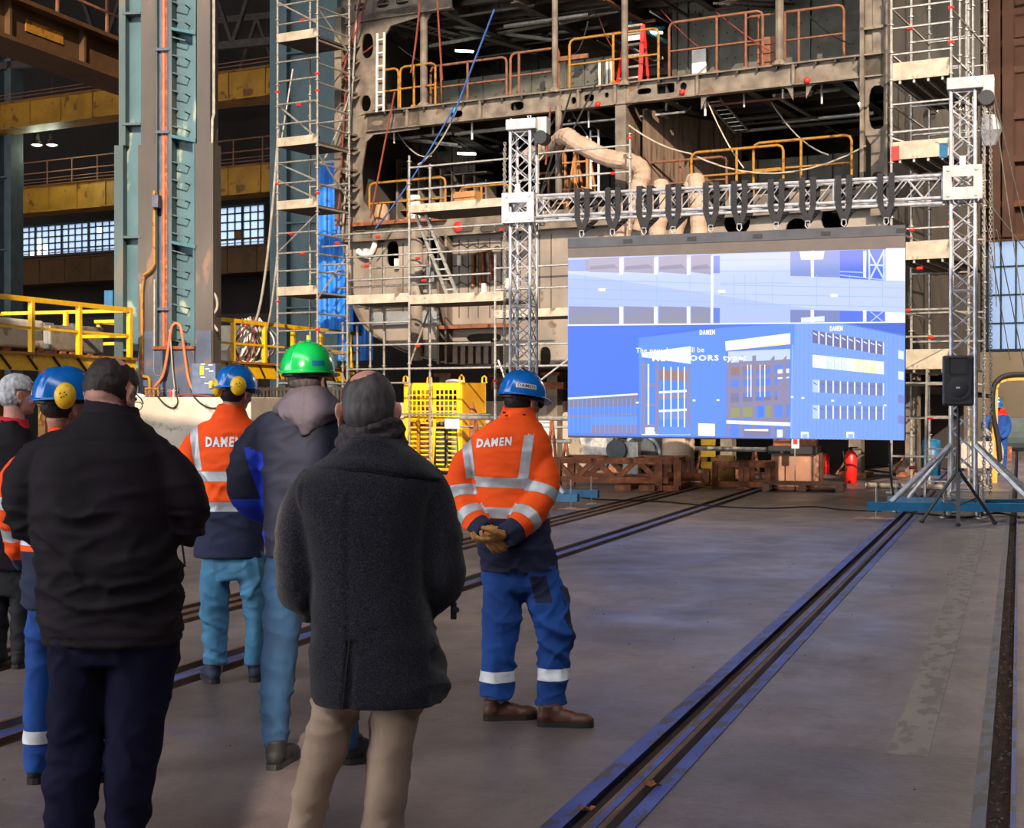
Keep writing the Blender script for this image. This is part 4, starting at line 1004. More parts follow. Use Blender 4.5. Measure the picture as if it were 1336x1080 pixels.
# ropes and hoses strung over the ship front
def line(a, b, da, db, drop, r, m, label, n=10, cat='hose', name='hose', grp=None):
    p, q = sp(a[0], a[1], da), sp(b[0], b[1], db)
    return MB().tube(sag(p, q, drop, n), r, 5).build(name, m, frame=FS, label=label, cat=cat, group=grp)
M_rope = mat('blue_rope', '#1f4684', '#2c5898', rough=.7)
line((645, 12), (588, 160), -.2, -.6, 0, .022, M_rope, 'upper blue rope slanting from the top deck to the middle deck', name='rope', cat='rope')
line((592, 140), (490, 298), -.6, -.9, .15, .022, M_rope, 'lower blue rope slanting down to the left web frame', name='rope', cat='rope')
line((478, 0), (448, 80), -.4, -.4, .1, .025, M_cablered, 'red hose draped beside the top left web frame')
for i, (a, b, m) in enumerate((((470, 0), (445, 100), M_cablered), ((466, 5), (447, 300), M_cablegrey), ((452, 95), (440, 300), M_cablered), ((462, 100), (418, 215), M_cablegrey), ((570, -5), (577, 105), M_cablered), ((548, 0), (536, 95), M_cablered),
        ((515, 120), (483, 285), M_cablered), ((745, 120), (705, 255), M_rubber), ((800, 40), (690, 255), M_rubber) if False else ((778, 108), (705, 255), M_rubber), ((718, 140), (712, 215), M_cablered))):
    line(a, b, -.35-.02*i, -.5-.03*i, (.12, .2, .1, .25, 0, .2, 0, 0, 0, 0)[i], .022, m, ('red hose hanging from the top deck to the left frame', 'long grey hose down the left web frame', 'red hose down the outside of the left web frame', 'grey cable from web frame to scaffold tower', 'straight red hose dropping from the top deck edge', 'red hose looping past the yellow railing', 'red hose slanting across the middle deck girder', 'black strap slanting behind the truss tower head', 'black cable slanting from the deck to the truss tower', 'short red hose behind the stanchion')[i])
line((820, 163), (900, 200), -.3, .2, .1, .018, M_plank, 'thin pale cable crossing behind the right ducts', cat='cable', name='cable')
line((900, 200), (1130, 190), .2, -.1, .5, .018, M_plank, 'pale cable drooping along the lower deck railing', cat='cable', name='cable')
line((595, 145), (545, 215), -.3, -.6, .2, .02, M_cablegrey, 'grey cable curving down from the small blue float', cat='cable', name='cable')
p = sp(592, 144, -.15); MB().ell(p, (.075, .07, .075), 12, 8).build('blue_float', mat('cyan_plastic', '#3a9fd8', rough=.5), frame=FS, label='small bright blue ball on the middle deck girder', cat='ball', smooth=True)
for i, (px, py) in enumerate(((780, 136), (890, 120), (1053, 105))):
    p = sp(px, py, -.1); MB().ell(p, (.07, .06, .07), 10, 6).build('red_valve', M_redtag, frame=FS, label='small red valve %s' % ('under the girder near the big duct', 'in the girder right of the oblong holes', 'under the right girder arch')[i], cat='valve', smooth=True)

# thin cables draped over the open decks
for i in range(16):
    x0 = R.uniform(470, 1080); x1 = x0 + R.uniform(-40, 90); top = (20, 150)[i % 2]; yb = (120, 275)[i % 2] - (x1-450)*.075
    y0 = (top+R.uniform(0, 25)) - (x0-450)*(.05 if i % 2 else .02)
    if 650 < x0 < 720: continue
    line((x0, max(y0, -10)), (x1, y0 + (yb-y0)*R.uniform(.25, .9)), R.uniform(-.1, 1.5), R.uniform(-.1, .6), R.uniform(0, .35), R.uniform(.01, .018), (M_rubber, M_cablegrey, M_cablered, M_plank)[i % 4],
         ('thin cable draped in the upper open deck of the ship', 'thin cable draped in the lower open deck of the ship')[i % 2], cat='cable', name='cable', grp='thin cables in the ship')
# small fittings on the deck edges and frames
for i in range(26):
    px = 480+i*25.5; x = sx(px)
    MB().box((x-.015, -.14, ZB-.07), (x+.015, -.02, ZB-.02)).build('pad_eye', M_shipd, parent=ship)
    if px < 1120 and i % 2: MB().tube([(x, .3, ZB-.42), (x, .3, ZB-.62-.1*(i % 3))], .025, 6).build('hanger', M_white if i % 4 == 1 else M_steel, parent=ship)
# ---------------------------------------------------------------- scaffolding
def scaffold(label, fr, posts, ledgers, boards, braces=(), base_z=0.0, r=.026, tags=()):
    """posts: (px, d, py_top, py_bot or None); ledgers: (px0, px1, py, d[, d2]); boards: (px0, px1, py, d0, d1)"""
    b = fr.at(posts[0][0], 300, posts[0][1]); t = thing('scaffold', label, 'scaffold', (b.x, posts[0][1], base_z), fr)
    for (px, d, pt, pb) in posts:
        p = fr.at(px, pt, d); z0 = base_z if pb is None else fr.at(px, pb, d).z
        MB().tube([(p.x, d, z0), (p.x, d, p.z)], r, 7).build('standard', M_steel, parent=t)
        if pb is None: MB().box((p.x-.08, d-.08, z0), (p.x+.08, d+.08, z0+.02)).build('base_plate', M_steel, parent=t)
        z = z0 + .5; mb = MB()
        while z < p.z: mb.rings([(p.x, d, z, .055, .055), (p.x, d, z+.015, .055, .055)], 8); z += .5
        if mb.v: mb.build('rosettes', M_steel, parent=t, kind='stuff')
    for l in ledgers:
        px0, px1, py, d = l[:4]; d2 = l[4] if len(l) > 4 else d
        a = fr.at(px0, py, d); q = fr.at(px1, py, d2); z = a.z
        MB().tube([(a.x, d, z), (q.x, d2, z)], r*.9, 6).build('ledger', M_steel, parent=t)
    for bd in boards:
        px0, px1, py, d0, d1 = bd[:5]; h = bd[5] if len(bd) > 5 else .15
        a = fr.at(px0, py, d0); q = fr.at(px1, py, d0); z = a.z
        MB().box((a.x, d0, z), (q.x, d1, z+.05)).build('platform_board', M_deckunder, parent=t)
        MB().box((a.x, d0-.03, z), (q.x, d0, z+h)).build('toe_board', M_plank, parent=t)
    for (a, da, b_, db) in braces:
        MB().tube([fr.at(a[0], a[1], da), fr.at(b_[0], b_[1], db)], r*.85, 6).build('brace', M_steel, parent=t)
    for (px, py, d) in tags:
        p = fr.at(px, py, d); MB().tube([p - Vector((.05, .0, 0)), p + Vector((.05, .0, 0))], r*1.25, 8).build('red_marker', M_redtag, parent=t)
    return t
def xat(px, d): return px
# left tower
D1 = -2.6
def shift(px, d0, d1):       # pixel column of the same s at another depth
    s_ = FS.at(px, 300, d0).x; w = FS.world(Vector((s_, d1, 3))); return CX + w.x/w.y*F
L0, L1 = 362, 414
r0, r1 = shift(L0, D1, D1+1.25), shift(L1, D1, D1+1.25)
posts = [(L0, D1, -60, None), (L1, D1, -60, None), (r1, D1+1.25, -60, None), (r0, D1+1.25, -60, None)]
led = []; brd = []
for py in (8, 33, 82, 107, 137, 163, 213, 240, 305, 331, 354, 409, 432, 460, 500, 540):
    led.append((L0, L1, py, D1)); 
    led.append((L1, r1, py, D1, D1+1.25)); 
for py in (56, 192, 274, 386): brd.append((L0, L1, py, D1, D1+1.25, .2)); led.append((L1, r1, py-4, D1, D1+1.25)); led.append((r0, r1, py-30, D1+1.25))
br = [((L0, 3), D1, (L1, 30), D1+.0), ((L0, 137), D1+.1, (L1, 180), D1+.1), ((L0+20, 90), D1+.2, (L0+4, 190), D1+.2), ((L0, 213), D1+.1, (L1, 236), D1+.1), ((L1, 278), D1+.3, (L0, 330), D1+.3), ((L0, 235), D1+.1, (L1, 260), D1+.1),
      ((L1, 10), D1, (r1, 70), D1+1.25), ((L1, 200), D1, (r1, 262), D1+1.25), ((L1, 390), D1, (r1, 330), D1+1.25)]
tg = [(L0, 120, D1), (L1, 96, D1), (L1, 118, D1), (390, 137, D1), (395, 26, D1), (L0, 240, D1), (L0, 393, D1), (395, 331, D1), (380, 305, D1), (L1, 430, D1), (L1, 252, D1)]
scaffold('tall narrow scaffold tower at the left end of the ship, right of the blue column', FS, posts, led, brd, br, tags=tg)
# front scaffold, left low bays and middle bays
D2 = -2.3; D3 = -1.3
scaffold('wide front scaffold with two plank decks in front of the hull', FS,
    [(453, D2, 320, None), (534, D2, 203, None), (646, D2, 332, None), (483, D3, 335, None), (561, D3, 214, None), (501, D3, 345, None), (447, D3, 420, None), (466, D3, 425, None)],
    [(436, 668, 307, D2), (453, 668, 336, D2), (453, 640, 366, D2), (453, 534, 422, D2), (453, 640, 451, D2), (453, 640, 482, D2), (420, 453, 322, D2), (420, 453, 346, D2), (453, 534, 500, D3), (440, 560, 376, D3),
     (534, 664, 219, D2), (534, 664, 248, D2), (646, 742, 350, D2), (646, 742, 378, D2), (646, 742, 450, D2), (646, 742, 478, D2), (483, 561, 350, D3), (418, 453, 435, D2), (418, 453, 452, D2), (453, 453.5, 400, D2, D3), (534, 534.5, 400, D2, D3), (483, 640, 540, D3), (600, 742, 556, D3)],
    [(453, 534, 397, D2, D3+.2, .2), (534, 660, 397, D2, D3+.2, .2), (534, 664, 278, D2, D3+.3, .18), (646, 742, 415, D2, D3, .17)],
    [((561, 400), D3+.2, (533, 480), D2), ((742, 468), D2, (700, 500), D2), ((690, 580), D3, (650, 470), D3)],
    tags=[(493, 309, D2), (478, 347, D2), (545, 337, D2), (553, 366, D2), (545, 451, D2), (552, 275, D2), (646, 497, D2), (655, 300, D2), (668, 350, D2), (652, 390, D2), (440, 317, D2)])
# scaffold rails right of the left truss tower
scaffold('light scaffold rails in front of the big duct, right of the left truss tower', FS, [(822, -1.6, 173, 300), (702, -1.6, 195, 300)],
    [(664, 822, 204, -1.6), (664, 822, 237, -1.6), (664, 822, 290, -1.6)], [], tags=[(800, 226, -1.6), (822, 180, -1.6)])
# aluminium ladder leaning on the front scaffold
p, q = FS.at(590, 384, -2.0), FS.at(549, 280, -1.9)
t = thing('aluminium_ladder', 'long silver ladder leaning between the two plank decks of the front scaffold', 'ladder', p, FS)
ax = Vector((.13, 0, 0))
for s_ in (-1, 1): MB().beam(p+ax*s_, q+ax*s_, .04, .07).build('stile', M_steel, parent=t)
for i in range(8): c = p.lerp(q, (i+.5)/8); MB().beam(c-ax, c+ax, .03, .03).build('rung', M_steel, parent=t)
# right scaffold tower
D4 = -3.0
Rp = [(1163, D4, -60, None), (1241, D4, -60, None)]
bays = [0, 1.5, 3.0]
for i, b_ in enumerate(bays[1:]):
    Rp += [(shift(1163, D4, D4+b_), D4+b_, -80, None), (shift(1241, D4, D4+b_), D4+b_, -80, None)]
for i, dd in enumerate((.73, 1.3, 1.9, 3.2)): Rp.append((shift(1241, D4, D4+dd), D4+dd, -80, 180))
led = [(1163, 1241, py, D4) for py in (12, 38, 72, 137, 173, 232, 300, 405, 440, 500, 545, 595, 655)]
for b_ in bays[1:]:
    for py in (20, 60, 110, 150, 205, 250, 300, 345, 400, 440, 480): led.append((shift(1163, D4, D4+b_), shift(1241, D4, D4+b_), 528-(528-py)*.93, D4+b_))
for b0, b1 in zip(bays, bays[1:]):
    for py in (12, 72, 137, 232, 300, 405, 500):
        for c in (1163, 1241): led.append((shift(c, D4, D4+b0), shift(c, D4, D4+b1), 528-(528-py)/(1+b0*.033), D4+b0, D4+b1))
brd = [(1165, 1239, py, D4, D4+3.0, .32) for py in (106, 209)] + [(1165, 1239, 340, D4, D4+3.0, .32), (1165, 1239, 482, D4, D4+3.0, .36)]
rs = scaffold('deep grey scaffold at the right end of the ship behind the right truss tower', FS, Rp, led, brd,
    [((1163, 180), D4, (1241, 205), D4+.2)], tags=[(1187, 37, D4), (1241, 10, D4), (1241, 55, D4), (1200, 350, D4), (1185, 405, D4), (1241, 290, D4), (1215, 440, D4), (1190, 300, D4), (1215, 545, D4), (1190, 610, D4)])
# transoms under the deep boards
for py in (106, 209, 340, 482):
    z = FS.at(1165, py, D4).z
    for i in range(4):
        xa, xb = FS.at(1165, py, D4).x, FS.at(1239, py, D4).x; x = xa+(xb-xa)*(i+.5)/4
        MB().box((x-.02, D4, z-.06), (x+.02, D4+3.0, z)).build('board_rib', M_steel, parent=rs)
for (px, py, m) in ((1168, 200, M_redtag), (1231, 196, M_blue)):
    p = FS.at(px, py, D4-.04); MB().box((p.x-.07, D4-.045, p.z-.13), (p.x+.07, D4-.03, p.z+.13)).build('painted_board_end', m, parent=rs)
# low scaffold bits behind the screen, beside the towers
ladder((1222, 642.6), (1225, 480), .4, M_steel, 'silver access ladder standing behind the right truss tower', -4.0, .5)
# plastic sheet hanging on right scaffold
MB().rings([(FS.at(1290, 175, D4+.5).x, D4+.5, FS.at(1290, 190, D4+.5).z, .12, .06), (FS.at(1290, 175, D4+.5).x+.04, D4+.5, FS.at(1290, 170, D4+.5).z, .2, .1), (FS.at(1290, 175, D4+.5).x, D4+.5, FS.at(1290, 150, D4+.5).z, .12, .05)], 10).build('plastic_wrap', mat('grey_film', '#6a6a70', '#8a8a90', rough=.3), frame=FS, label='crumpled grey plastic film tied beside the right truss tower', cat='film')

# ---------------------------------------------------------------- truss gantry, screen
def tp(px, py, d=0.0): return FT.at(px, py, d)
HW = .165
def lattice(mb, A, B, C, D, n, r, x=True):
    """zigzag between two chords A-B and C-D"""
    A, B, C, D = map(Vector, (A, B, C, D))
    for i in range(n):
        a, b = A.lerp(B, i/n), A.lerp(B, (i+1)/n); c, d = C.lerp(D, i/n), C.lerp(D, (i+1)/n)
        mb.tube([a, d], r, 5)
        if x: mb.tube([c, b], r, 5)
def truss_tower(px, zt, z0, label, d=0):
    c = tp(px, 300, d); t = thing('truss_tower', label, 'truss', (c.x, d, 0), FT, 'truss gantry')
    cs = [(c.x-HW, d-HW), (c.x+HW, d-HW), (c.x+HW, d+HW), (c.x-HW, d+HW)]
    for x, y in cs: MB().tube([(x, y, z0), (x, y, zt)], .026, 8).build('chord', M_alu, parent=t)
    seg = int((zt-z0)/.28)
    for i in range(4):
        a, b = cs[i], cs[(i+1) % 4]; mb = MB(); lattice(mb, (*a, z0), (*a, zt), (*b, z0), (*b, zt), seg, .0105)
        for z in (z0+.02, z0+(zt-z0)*.5, zt-.05, z0+(zt-z0)*.25, z0+(zt-z0)*.75): mb.tube([(*a, z), (*b, z)], .012, 5)
        mb.build('lattice', M_alu, parent=t)
    return t, c
ZT = 5.94
tl, cl_ = truss_tower(683, tp(683, 170).z, .35, 'left truss tower of the screen gantry, silver lattice')
tr_, cr = truss_tower(1257, tp(1257, 118).z, .35, 'right truss tower of the screen gantry, behind the loudspeaker')
def tower_head(t, c, zt, right):
    MB().box((c.x-.22, -.24, zt), (c.x+.28, .24, zt+.17)).build('head_block', M_aluplate, parent=t, bevel=.01)
    MB().box((c.x+.25, -.1, zt-.06), (c.x+.42, .1, zt+.2)).build('pulley_cheek', M_aluplate, parent=t)
    MB().tube([(c.x+.32, -.12, zt-.12), (c.x+.32, .12, zt-.12)], .11, 12).build('pulley', M_black, parent=t)
    MB().tube([(c.x+.1, 0, zt+.17), (c.x+.07, 0, zt+.25), (c.x+.13, 0, zt+.25), (c.x+.1, 0, zt+.17)], .012, 5).build('eye_bolt', M_alu, parent=t)
tower_head(tl, cl_, tp(683, 172).z, 0); tower_head(tr_, cr, tp(1257, 120).z, 1)
zbt, zbb = 4.93, 4.555
# sleeve blocks riding on the towers
for (c, z0, z1, lb) in ((cl_, tp(683, 293).z, tp(683, 254).z, 'silver sleeve block joining beam and left tower'), (cr, tp(1257, 263).z, tp(1257, 219).z, 'silver sleeve block joining beam and right tower')):
    t = thing('sleeve_block', lb, 'truss block', (c.x, 0, z0), FT)
    hw = .27
    for y in (-.27, .25):
        hz = (z0+z1)/2
        plate('face_plate', [(c.x-hw, z0), (c.x+hw, z0), (c.x+hw, z1), (c.x-hw, z1)], [[(c.x-.15, hz-.07), (c.x+.15, hz-.07), (c.x+.15, hz+.08), (c.x-.15, hz+.08)]], y, .02, M_aluplate, parent=t)
    for x in (-hw, hw-.02): MB().box((c.x+x, -.27, z0), (c.x+x+.02, .25, z0+.1)).box((c.x+x, -.27, z1-.1), (c.x+x+.02, .25, z1)).build('side_plate', M_aluplate, parent=t)
    for sx_ in (-.19, .19):
        for zz in (z0+.06, z1-.06): MB().tube([(c.x+sx_, -.3, zz), (c.x+sx_, -.27, zz)], .022, 8).build('guide_wheel', M_steel, parent=t)
    MB().box((c.x-.04, -.29, z1-.04), (c.x+.04, -.27, z1+.13)).build('lifting_lug', M_white, parent=t)
# horizontal beam
bm = thing('truss_beam', 'long silver box truss beam spanning above the screen', 'truss', ((cl_.x+cr.x)/2, 0, zbb), FT)
xa, xb = cl_.x+.28, cr.x-.28
for y in (-HW, HW):
    for z in (zbb+.025, zbt-.025): MB().tube([(xa, y, z), (xb, y, z)], .026, 8).build('chord', M_alu, parent=bm)
for y in (-HW, HW):
    mb = MB(); n = 24
    for i in range(n):
        x0, x1 = xa+(xb-xa)*i/n, xa+(xb-xa)*(i+1)/n
        if i % 2: mb.tube([(x0, y, zbb+.03), (x1, y, zbt-.03)], .011, 5)
        else: mb.tube([(x0, y, zbt-.03), (x1, y, zbb+.03)], .011, 5)
        if i % 2 == 0: mb.tube([(x0, y, zbb+.03), (x1, y, zbt-.03)], .010, 5)
    for f in (0, .0833*3, .5, .75, 1): mb.tube([(xa+(xb-xa)*f, y, zbb), (xa+(xb-xa)*f, y, zbt)], .018, 6)
    mb.build('lattice', M_alu, parent=bm)
for z in (zbb+.025, zbt-.025):
    mb = MB(); lattice(mb, (xa, -HW, z), (xb, -HW, z), (xa, HW, z), (xb, HW, z), 22, .010, False); mb.build('lattice', M_alu, parent=bm)
for z in (zbb-.06,): MB().tube([(xa, -HW-.05, z), (xb, -HW-.05, z)], .024, 8).build('slack_pipe', M_alu, parent=bm)
# screen
SD = -.35
sA, sB = tp(741, 308, SD), tp(1181, 292, SD)
sx0, sx1 = sA.x, sB.x; sz0, sz1 = 1.09, 4.19
scr = thing('led_screen', 'large LED video screen showing a blue shipyard building, hung under the truss beam', 'screen', ((sx0+sx1)/2, SD, sz0), FT)
MB().box((sx0, SD, sz0), (sx1, SD+.08, sz1-.14)).build('panel', mat('led_face', '#544b48', '#5a514d', rough=.55), parent=scr)
for i in range(10):
    for j in range(6):
        x0 = sx0+(sx1-sx0)*i/10; z0 = sz0+(sz1-.14-sz0)*j/6
        MB().box((x0+.015, SD+.08, z0+.015), (x0+(sx1-sx0)/10-.015, SD+.13, z0+(sz1-.14-sz0)/6-.015)).build('rear_cabinet', M_black, parent=scr)
hb = MB().box((sx0, SD-.01, sz1-.15), (sx1, SD+.12, sz1)).build('header_bar', mat('dark_grey_header', '#3e3e44', '#48484e', rough=.5, metal=.3), parent=scr)
for i in range(5):
    x = sx0+.05+(sx1-sx0-.1)*(i+.92)/5.0 if i < 4 else sx1-.05
    MB().box((x-.07, SD-.02, sz1-.11), (x+.07, SD-.01, sz1-.05)).build('header_latch', M_black, parent=scr)
# picture on the screen: flat coloured shapes, all lit
M_pic = bpy.data.materials.new('screen_picture'); M_pic.use_nodes = True
_n = M_pic.node_tree.nodes; _l = M_pic.node_tree.links; _b = _n['Principled BSDF']
_a = _n.new('ShaderNodeVertexColor'); _a.layer_name = 'Col'
_b.inputs['Base Color'].default_value = lin('#4c4543'); _b.inputs['Roughness'].default_value = .6
_l.new(_a.outputs['Color'], _b.inputs['Emission Color']); _b.inputs['Emission Strength'].default_value = 0.85
pm = MB(); lay = [0]
PXS = {}
def Q(px, py):
    # rows of the picture follow the screen's own perspective
    p = tp(px, py, SD); return (p.x, p.z)
def poly(pts, c, raw=False):
    lay[0] += 1; y = SD - .002 - lay[0]*.00004
    P = pts if raw else [Q(*p) for p in pts]
    P = [(min(max(x, sx0), sx1), min(max(z, sz0), sz1-.15)) for x, z in P]
    ar = sum(P[i][0]*P[(i+1) % len(P)][1]-P[(i+1) % len(P)][0]*P[i][1] for i in range(len(P)))
    if ar < 0: P = P[::-1]
    pm.add([(x, y, z) for x, z in P], [tuple(range(len(P)))], 0, lin(c))
def rect(x0, y0, x1, y1, c, s=None):      # s = row slope dy/dx of the picture lines here
    s = s or (0, 0)
    poly([(x0, y0), (x1, y0+(x1-x0)*s[0]), (x1, y1+(x1-x0)*s[1]), (x0, y1)], c)
# z3: zoomed picture coordinates of the photograph's screen (scale 2.783, origin 720,270)
def z3(x, y): return (720+x/2.783, 270+y/2.783)
def zp(pts, c): poly([z3(*p) for p in pts], c)
zp([(57, 185), (1285, 150), (1285, 418), (57, 430)], '#9fb2f6')
zp([(57, 190), (1285, 152), (1285, 420), (57, 240)], '#b0bffa')
# upper half: facade strip, window bands
zp([(57, 192), (240, 186), (240, 235), (57, 232)], '#7d82a8'); zp([(62, 192), (120, 190), (120, 232), (62, 230)], '#6f8fe0')
for (a, b) in ((135, 245), (262, 372), (388, 490), (505, 582)):
    zp([(a, 190-(a-60)*.03), (b, 187-(b-60)*.03), (b, 240+(b-300)*.02), (a, 236)], '#8b8aa8')
    zp([(a+6, 215), (b-20, 208), (b-4, 222), (a+2, 228)], '#6a6f90')
for x in (252, 377, 496): zp([(x-6, 186), (x+6, 184), (x+6, 246), (x-6, 246)], '#f2f6ff')
zp([(578, 175), (586, 175), (586, 425), (578, 425)], '#e8f0ff'); zp([(586, 178), (610, 177), (610, 240), (586, 240)], '#5a7ad0')
zp([(866, 163), (1046, 158), (1046, 256), (866, 250)], '#6f86c8'); zp([(900, 162), (990, 160), (985, 190), (905, 192)], '#dfe8ff')
zp([(1046, 158), (1210, 152), (1210, 268), (1046, 258)], '#3a62d8')
for x in (946, 1136): zp([(x-6, 160), (x+6, 158), (x+5, 256), (x-5, 256)], '#ffffff')
for (a, b) in (((1150, 160), (1205, 262)), ((1205, 160), (1155, 262)), ((1150, 210), (1205, 212)), ((1205, 155), (1206, 266)), ((1152, 155), (1153, 264))):
    d_ = Vector((b[1]-a[1], a[0]-b[0])).normalized()*3.2
    zp([(a[0]+d_.x, a[1]+d_.y), (b[0]+d_.x, b[1]+d_.y), (b[0]-d_.x, b[1]-d_.y), (a[0]-d_.x, a[1]-d_.y)], '#b8cdfa')
zp([(1214, 150), (1285, 149), (1285, 268), (1214, 266)], '#dbe6ff')
for (a, b, c, d) in ((1046, 232, 1136, 236), (1046, 245, 1200, 262)): zp([(a, b), (c, d), (c, d+4), (a, b+4)], '#9fb8f6')
# facade panels of the upper half
for i, y in enumerate((262, 295, 330)):
    zp([(57, y), (578, y+14), (578, y+16), (57, y+2)], '#86a6ee'); zp([(612, y-70+i*8), (866, y-72+i*8), (866, y-70+i*8), (612, y-68+i*8)], '#8aa6ee')
    zp([(612, y+20), (1285, y+32), (1285, y+34), (612, y+22)], '#86a6ee')
for x in (122, 250, 380, 500, 660, 700, 740, 800, 960, 1080, 1200): zp([(x, 245), (x+2, 245), (x+2, 365), (x, 365)], '#8eacf0')
for x, y in ((182, 300), (617, 306), (1025, 321)): zp([(x-13, y-5), (x+13, y-4), (x+13, y+5), (x-13, y+4)], '#ffffff')
for (a, b) in ((62, 245), (262, 372), (388, 490), (505, 575)):
    zp([(a, 360), (b, 364), (b, 425), (a, 430)], '#7d7fa2'); zp([(a+8, 395), (b-10, 388), (b-20, 420), (a+4, 424)], '#7f8296')
for x in (252, 377, 496): zp([(x-6, 362), (x+6, 362), (x+6, 425), (x-6, 425)], '#f4f8ff')
zp([(586, 366), (610, 367), (610, 422), (586, 424)], '#4f72cc'); zp([(866, 373), (1046, 376), (1046, 418), (866, 420)], '#6878b0'); zp([(905, 402), (990, 396), (990, 416), (905, 418)], '#cfdcff')
zp([(1046, 376), (1210, 380), (1210, 418), (1046, 418)], '#3f66da'); zp([(1210, 382), (1285, 384), (1285, 418), (1210, 418)], '#e6eeff')
zp([(940, 374), (952, 374), (952, 418), (940, 418)], '#fff'.replace('#fff', '#ffffff')); zp([(1130, 376), (1142, 376), (1142, 418), (1130, 418)], '#ffffff')
for a, b in (((1155, 380), (1200, 416)), ((1200, 380), (1155, 416))): zp([a, (a[0]+5, a[1]), (b[0]+5, b[1]), b], '#b8cdfa')
# lower half
zp([(57, 430), (1285, 418), (1280, 850), (50, 830)], '#3f72dc')
zp([(57, 432), (880, 424), (880, 460), (640, 470), (57, 560)], '#2c63d4')
zp([(57, 432), (560, 428), (315, 475), (315, 700), (57, 690)], '#2f69da')
zp([(1060, 420), (1285, 419), (1285, 465)], '#2a5cc4')
zp([(315, 475), (640, 436), (882, 424), (875, 840), (320, 825)], '#4b82e6')
zp([(882, 424), (1060, 425), (1282, 470), (1278, 850), (872, 840)], '#6c96ea')
for i in range(26):     # corrugation lines of the side facade
    x = 884+i*15.4; y = 428+max(0, (x-1060))*.2
    zp([(x, y), (x+4, y), (x+2, 846), (x-2, 846)], '#6390ea')
# far left low building
zp([(55, 692), (312, 676), (312, 682), (55, 699)], '#dfeaff'); zp([(55, 699), (312, 684), (312, 728), (55, 728)], '#6c6f8e'); zp([(55, 728), (312, 722), (312, 748), (55, 750)], '#4179e6')
zp([(55, 756), (145, 754), (145, 764), (55, 766)], '#6f78a0'); zp([(145, 752), (310, 748), (310, 756), (145, 760)], '#6f78a0')
zp([(55, 765), (145, 765), (145, 822), (55, 820)], '#3f7ce8'); zp([(145, 762), (310, 760), (310, 790), (145, 790)], '#4a88ee'); zp([(145, 792), (310, 790), (310, 824), (145, 824)], '#77749c')
for i in range(16): x = 62+i*16; zp([(x, 695), (x+2.5, 695), (x+2.5, 820), (x, 820)], '#5a8cf0')
# left opening with frame
zp([(325, 530), (505, 505), (505, 575), (328, 548)], '#d4e0ff'); zp([(328, 545), (505, 570), (503, 822), (325, 822)], '#3a7cec')
zp([(326, 822), (503, 800), (503, 828), (326, 828)], '#cfe0ff')
zp([(390, 590), (500, 596), (500, 632), (390, 628)], '#8c6a60')
for y in (665, 733): zp([(388, y+4), (502, y-2), (502, y+6), (388, y+12)], '#eaf2ff')
zp([(390, 745), (500, 745), (500, 770), (390, 772)], '#5f86c8'); zp([(390, 682), (500, 678), (500, 690), (390, 700)], '#7f7a98')
for x in (326, 376, 490): zp([(x, 560+(x-326)*.1), (x+13, 562+(x-326)*.1), (x+13, 824), (x, 824)], '#7a78a0')
for y in (640, 712, 788): zp([(326, y), (390, y+2), (390, y+12), (326, y+10)], '#7a78a0')
for x in (405, 431, 457, 480): zp([(x, 580), (x+4, 580), (x+4, 800), (x, 800)], '#f0f6ff')
zp([(348, 570), (354, 570), (354, 790), (348, 790)], '#e4eeff')
zp([(340, 800), (372, 800), (372, 826), (340, 826)], '#f4f8ff'); zp([(388, 796), (500, 800), (500, 826), (388, 826)], '#4f84ea')
# right opening
zp([(630, 488), (866, 458), (866, 492), (632, 522)], '#ffffff'); zp([(640, 520), (866, 490), (866, 498), (700, 520), (640, 528)], '#ffd9a8')
zp([(632, 522), (866, 498), (866, 838), (632, 832)], '#4a78dc'); zp([(640, 525), (866, 515), (866, 555), (700, 560), (645, 580)], '#b4c6f4')
for (a, b, c, d, col_c) in ((650, 580, 730, 610, '#8a6a64'), (742, 578, 790, 600, '#8a6a64'), (820, 590, 862, 625, '#e4ecff'), (650, 660, 700, 690, '#6d6a90'), (700, 590, 730, 690, '#3d74e8'), (745, 590, 790, 690, '#3d74e8'),
        (650, 690, 860, 720, '#6b678e'), (650, 725, 740, 765, '#8a8a58'), (750, 690, 768, 765, '#2f6fe6'), (775, 725, 800, 765, '#8a8a58'), (820, 630, 862, 700, '#7c7aa6')):
    zp([(a, b), (c, b-4), (c, d-4), (a, d)], col_c)
for x in (636, 680, 728, 795, 838): zp([(x, 540+(x % 7)*3), (x+14, 538), (x+14, 834), (x, 834)], '#7d7898')
for y, w_ in ((560, 18), (610, 14), (650, 22), (705, 20), (768, 14)): zp([(634, y+6), (866, y-8), (866, y-8+w_), (634, y+6+w_)], '#7d7898')
for x in (710, 722, 755, 772): zp([(x, 572), (x+3, 572), (x+3, 690), (x, 690)], '#eef4ff')
zp([(634, 774), (866, 782), (866, 796), (634, 786)], '#e2ebff'); zp([(700, 800), (790, 800), (790, 834), (700, 834)], '#6f6c94'); zp([(700, 806), (786, 806), (786, 814), (700, 812)], '#dfe8ff')
zp([(644, 806), (680, 806), (680, 832), (644, 832)], '#3f78e6'); zp([(818, 808), (838, 808), (838, 836), (818, 836)], '#dfe8ff')
zp([(532, 785), (592, 787), (592, 832), (532, 830)], '#ffffff')
zp([(872, 500), (878, 500), (872, 840), (866, 840)], '#7fa4f2')
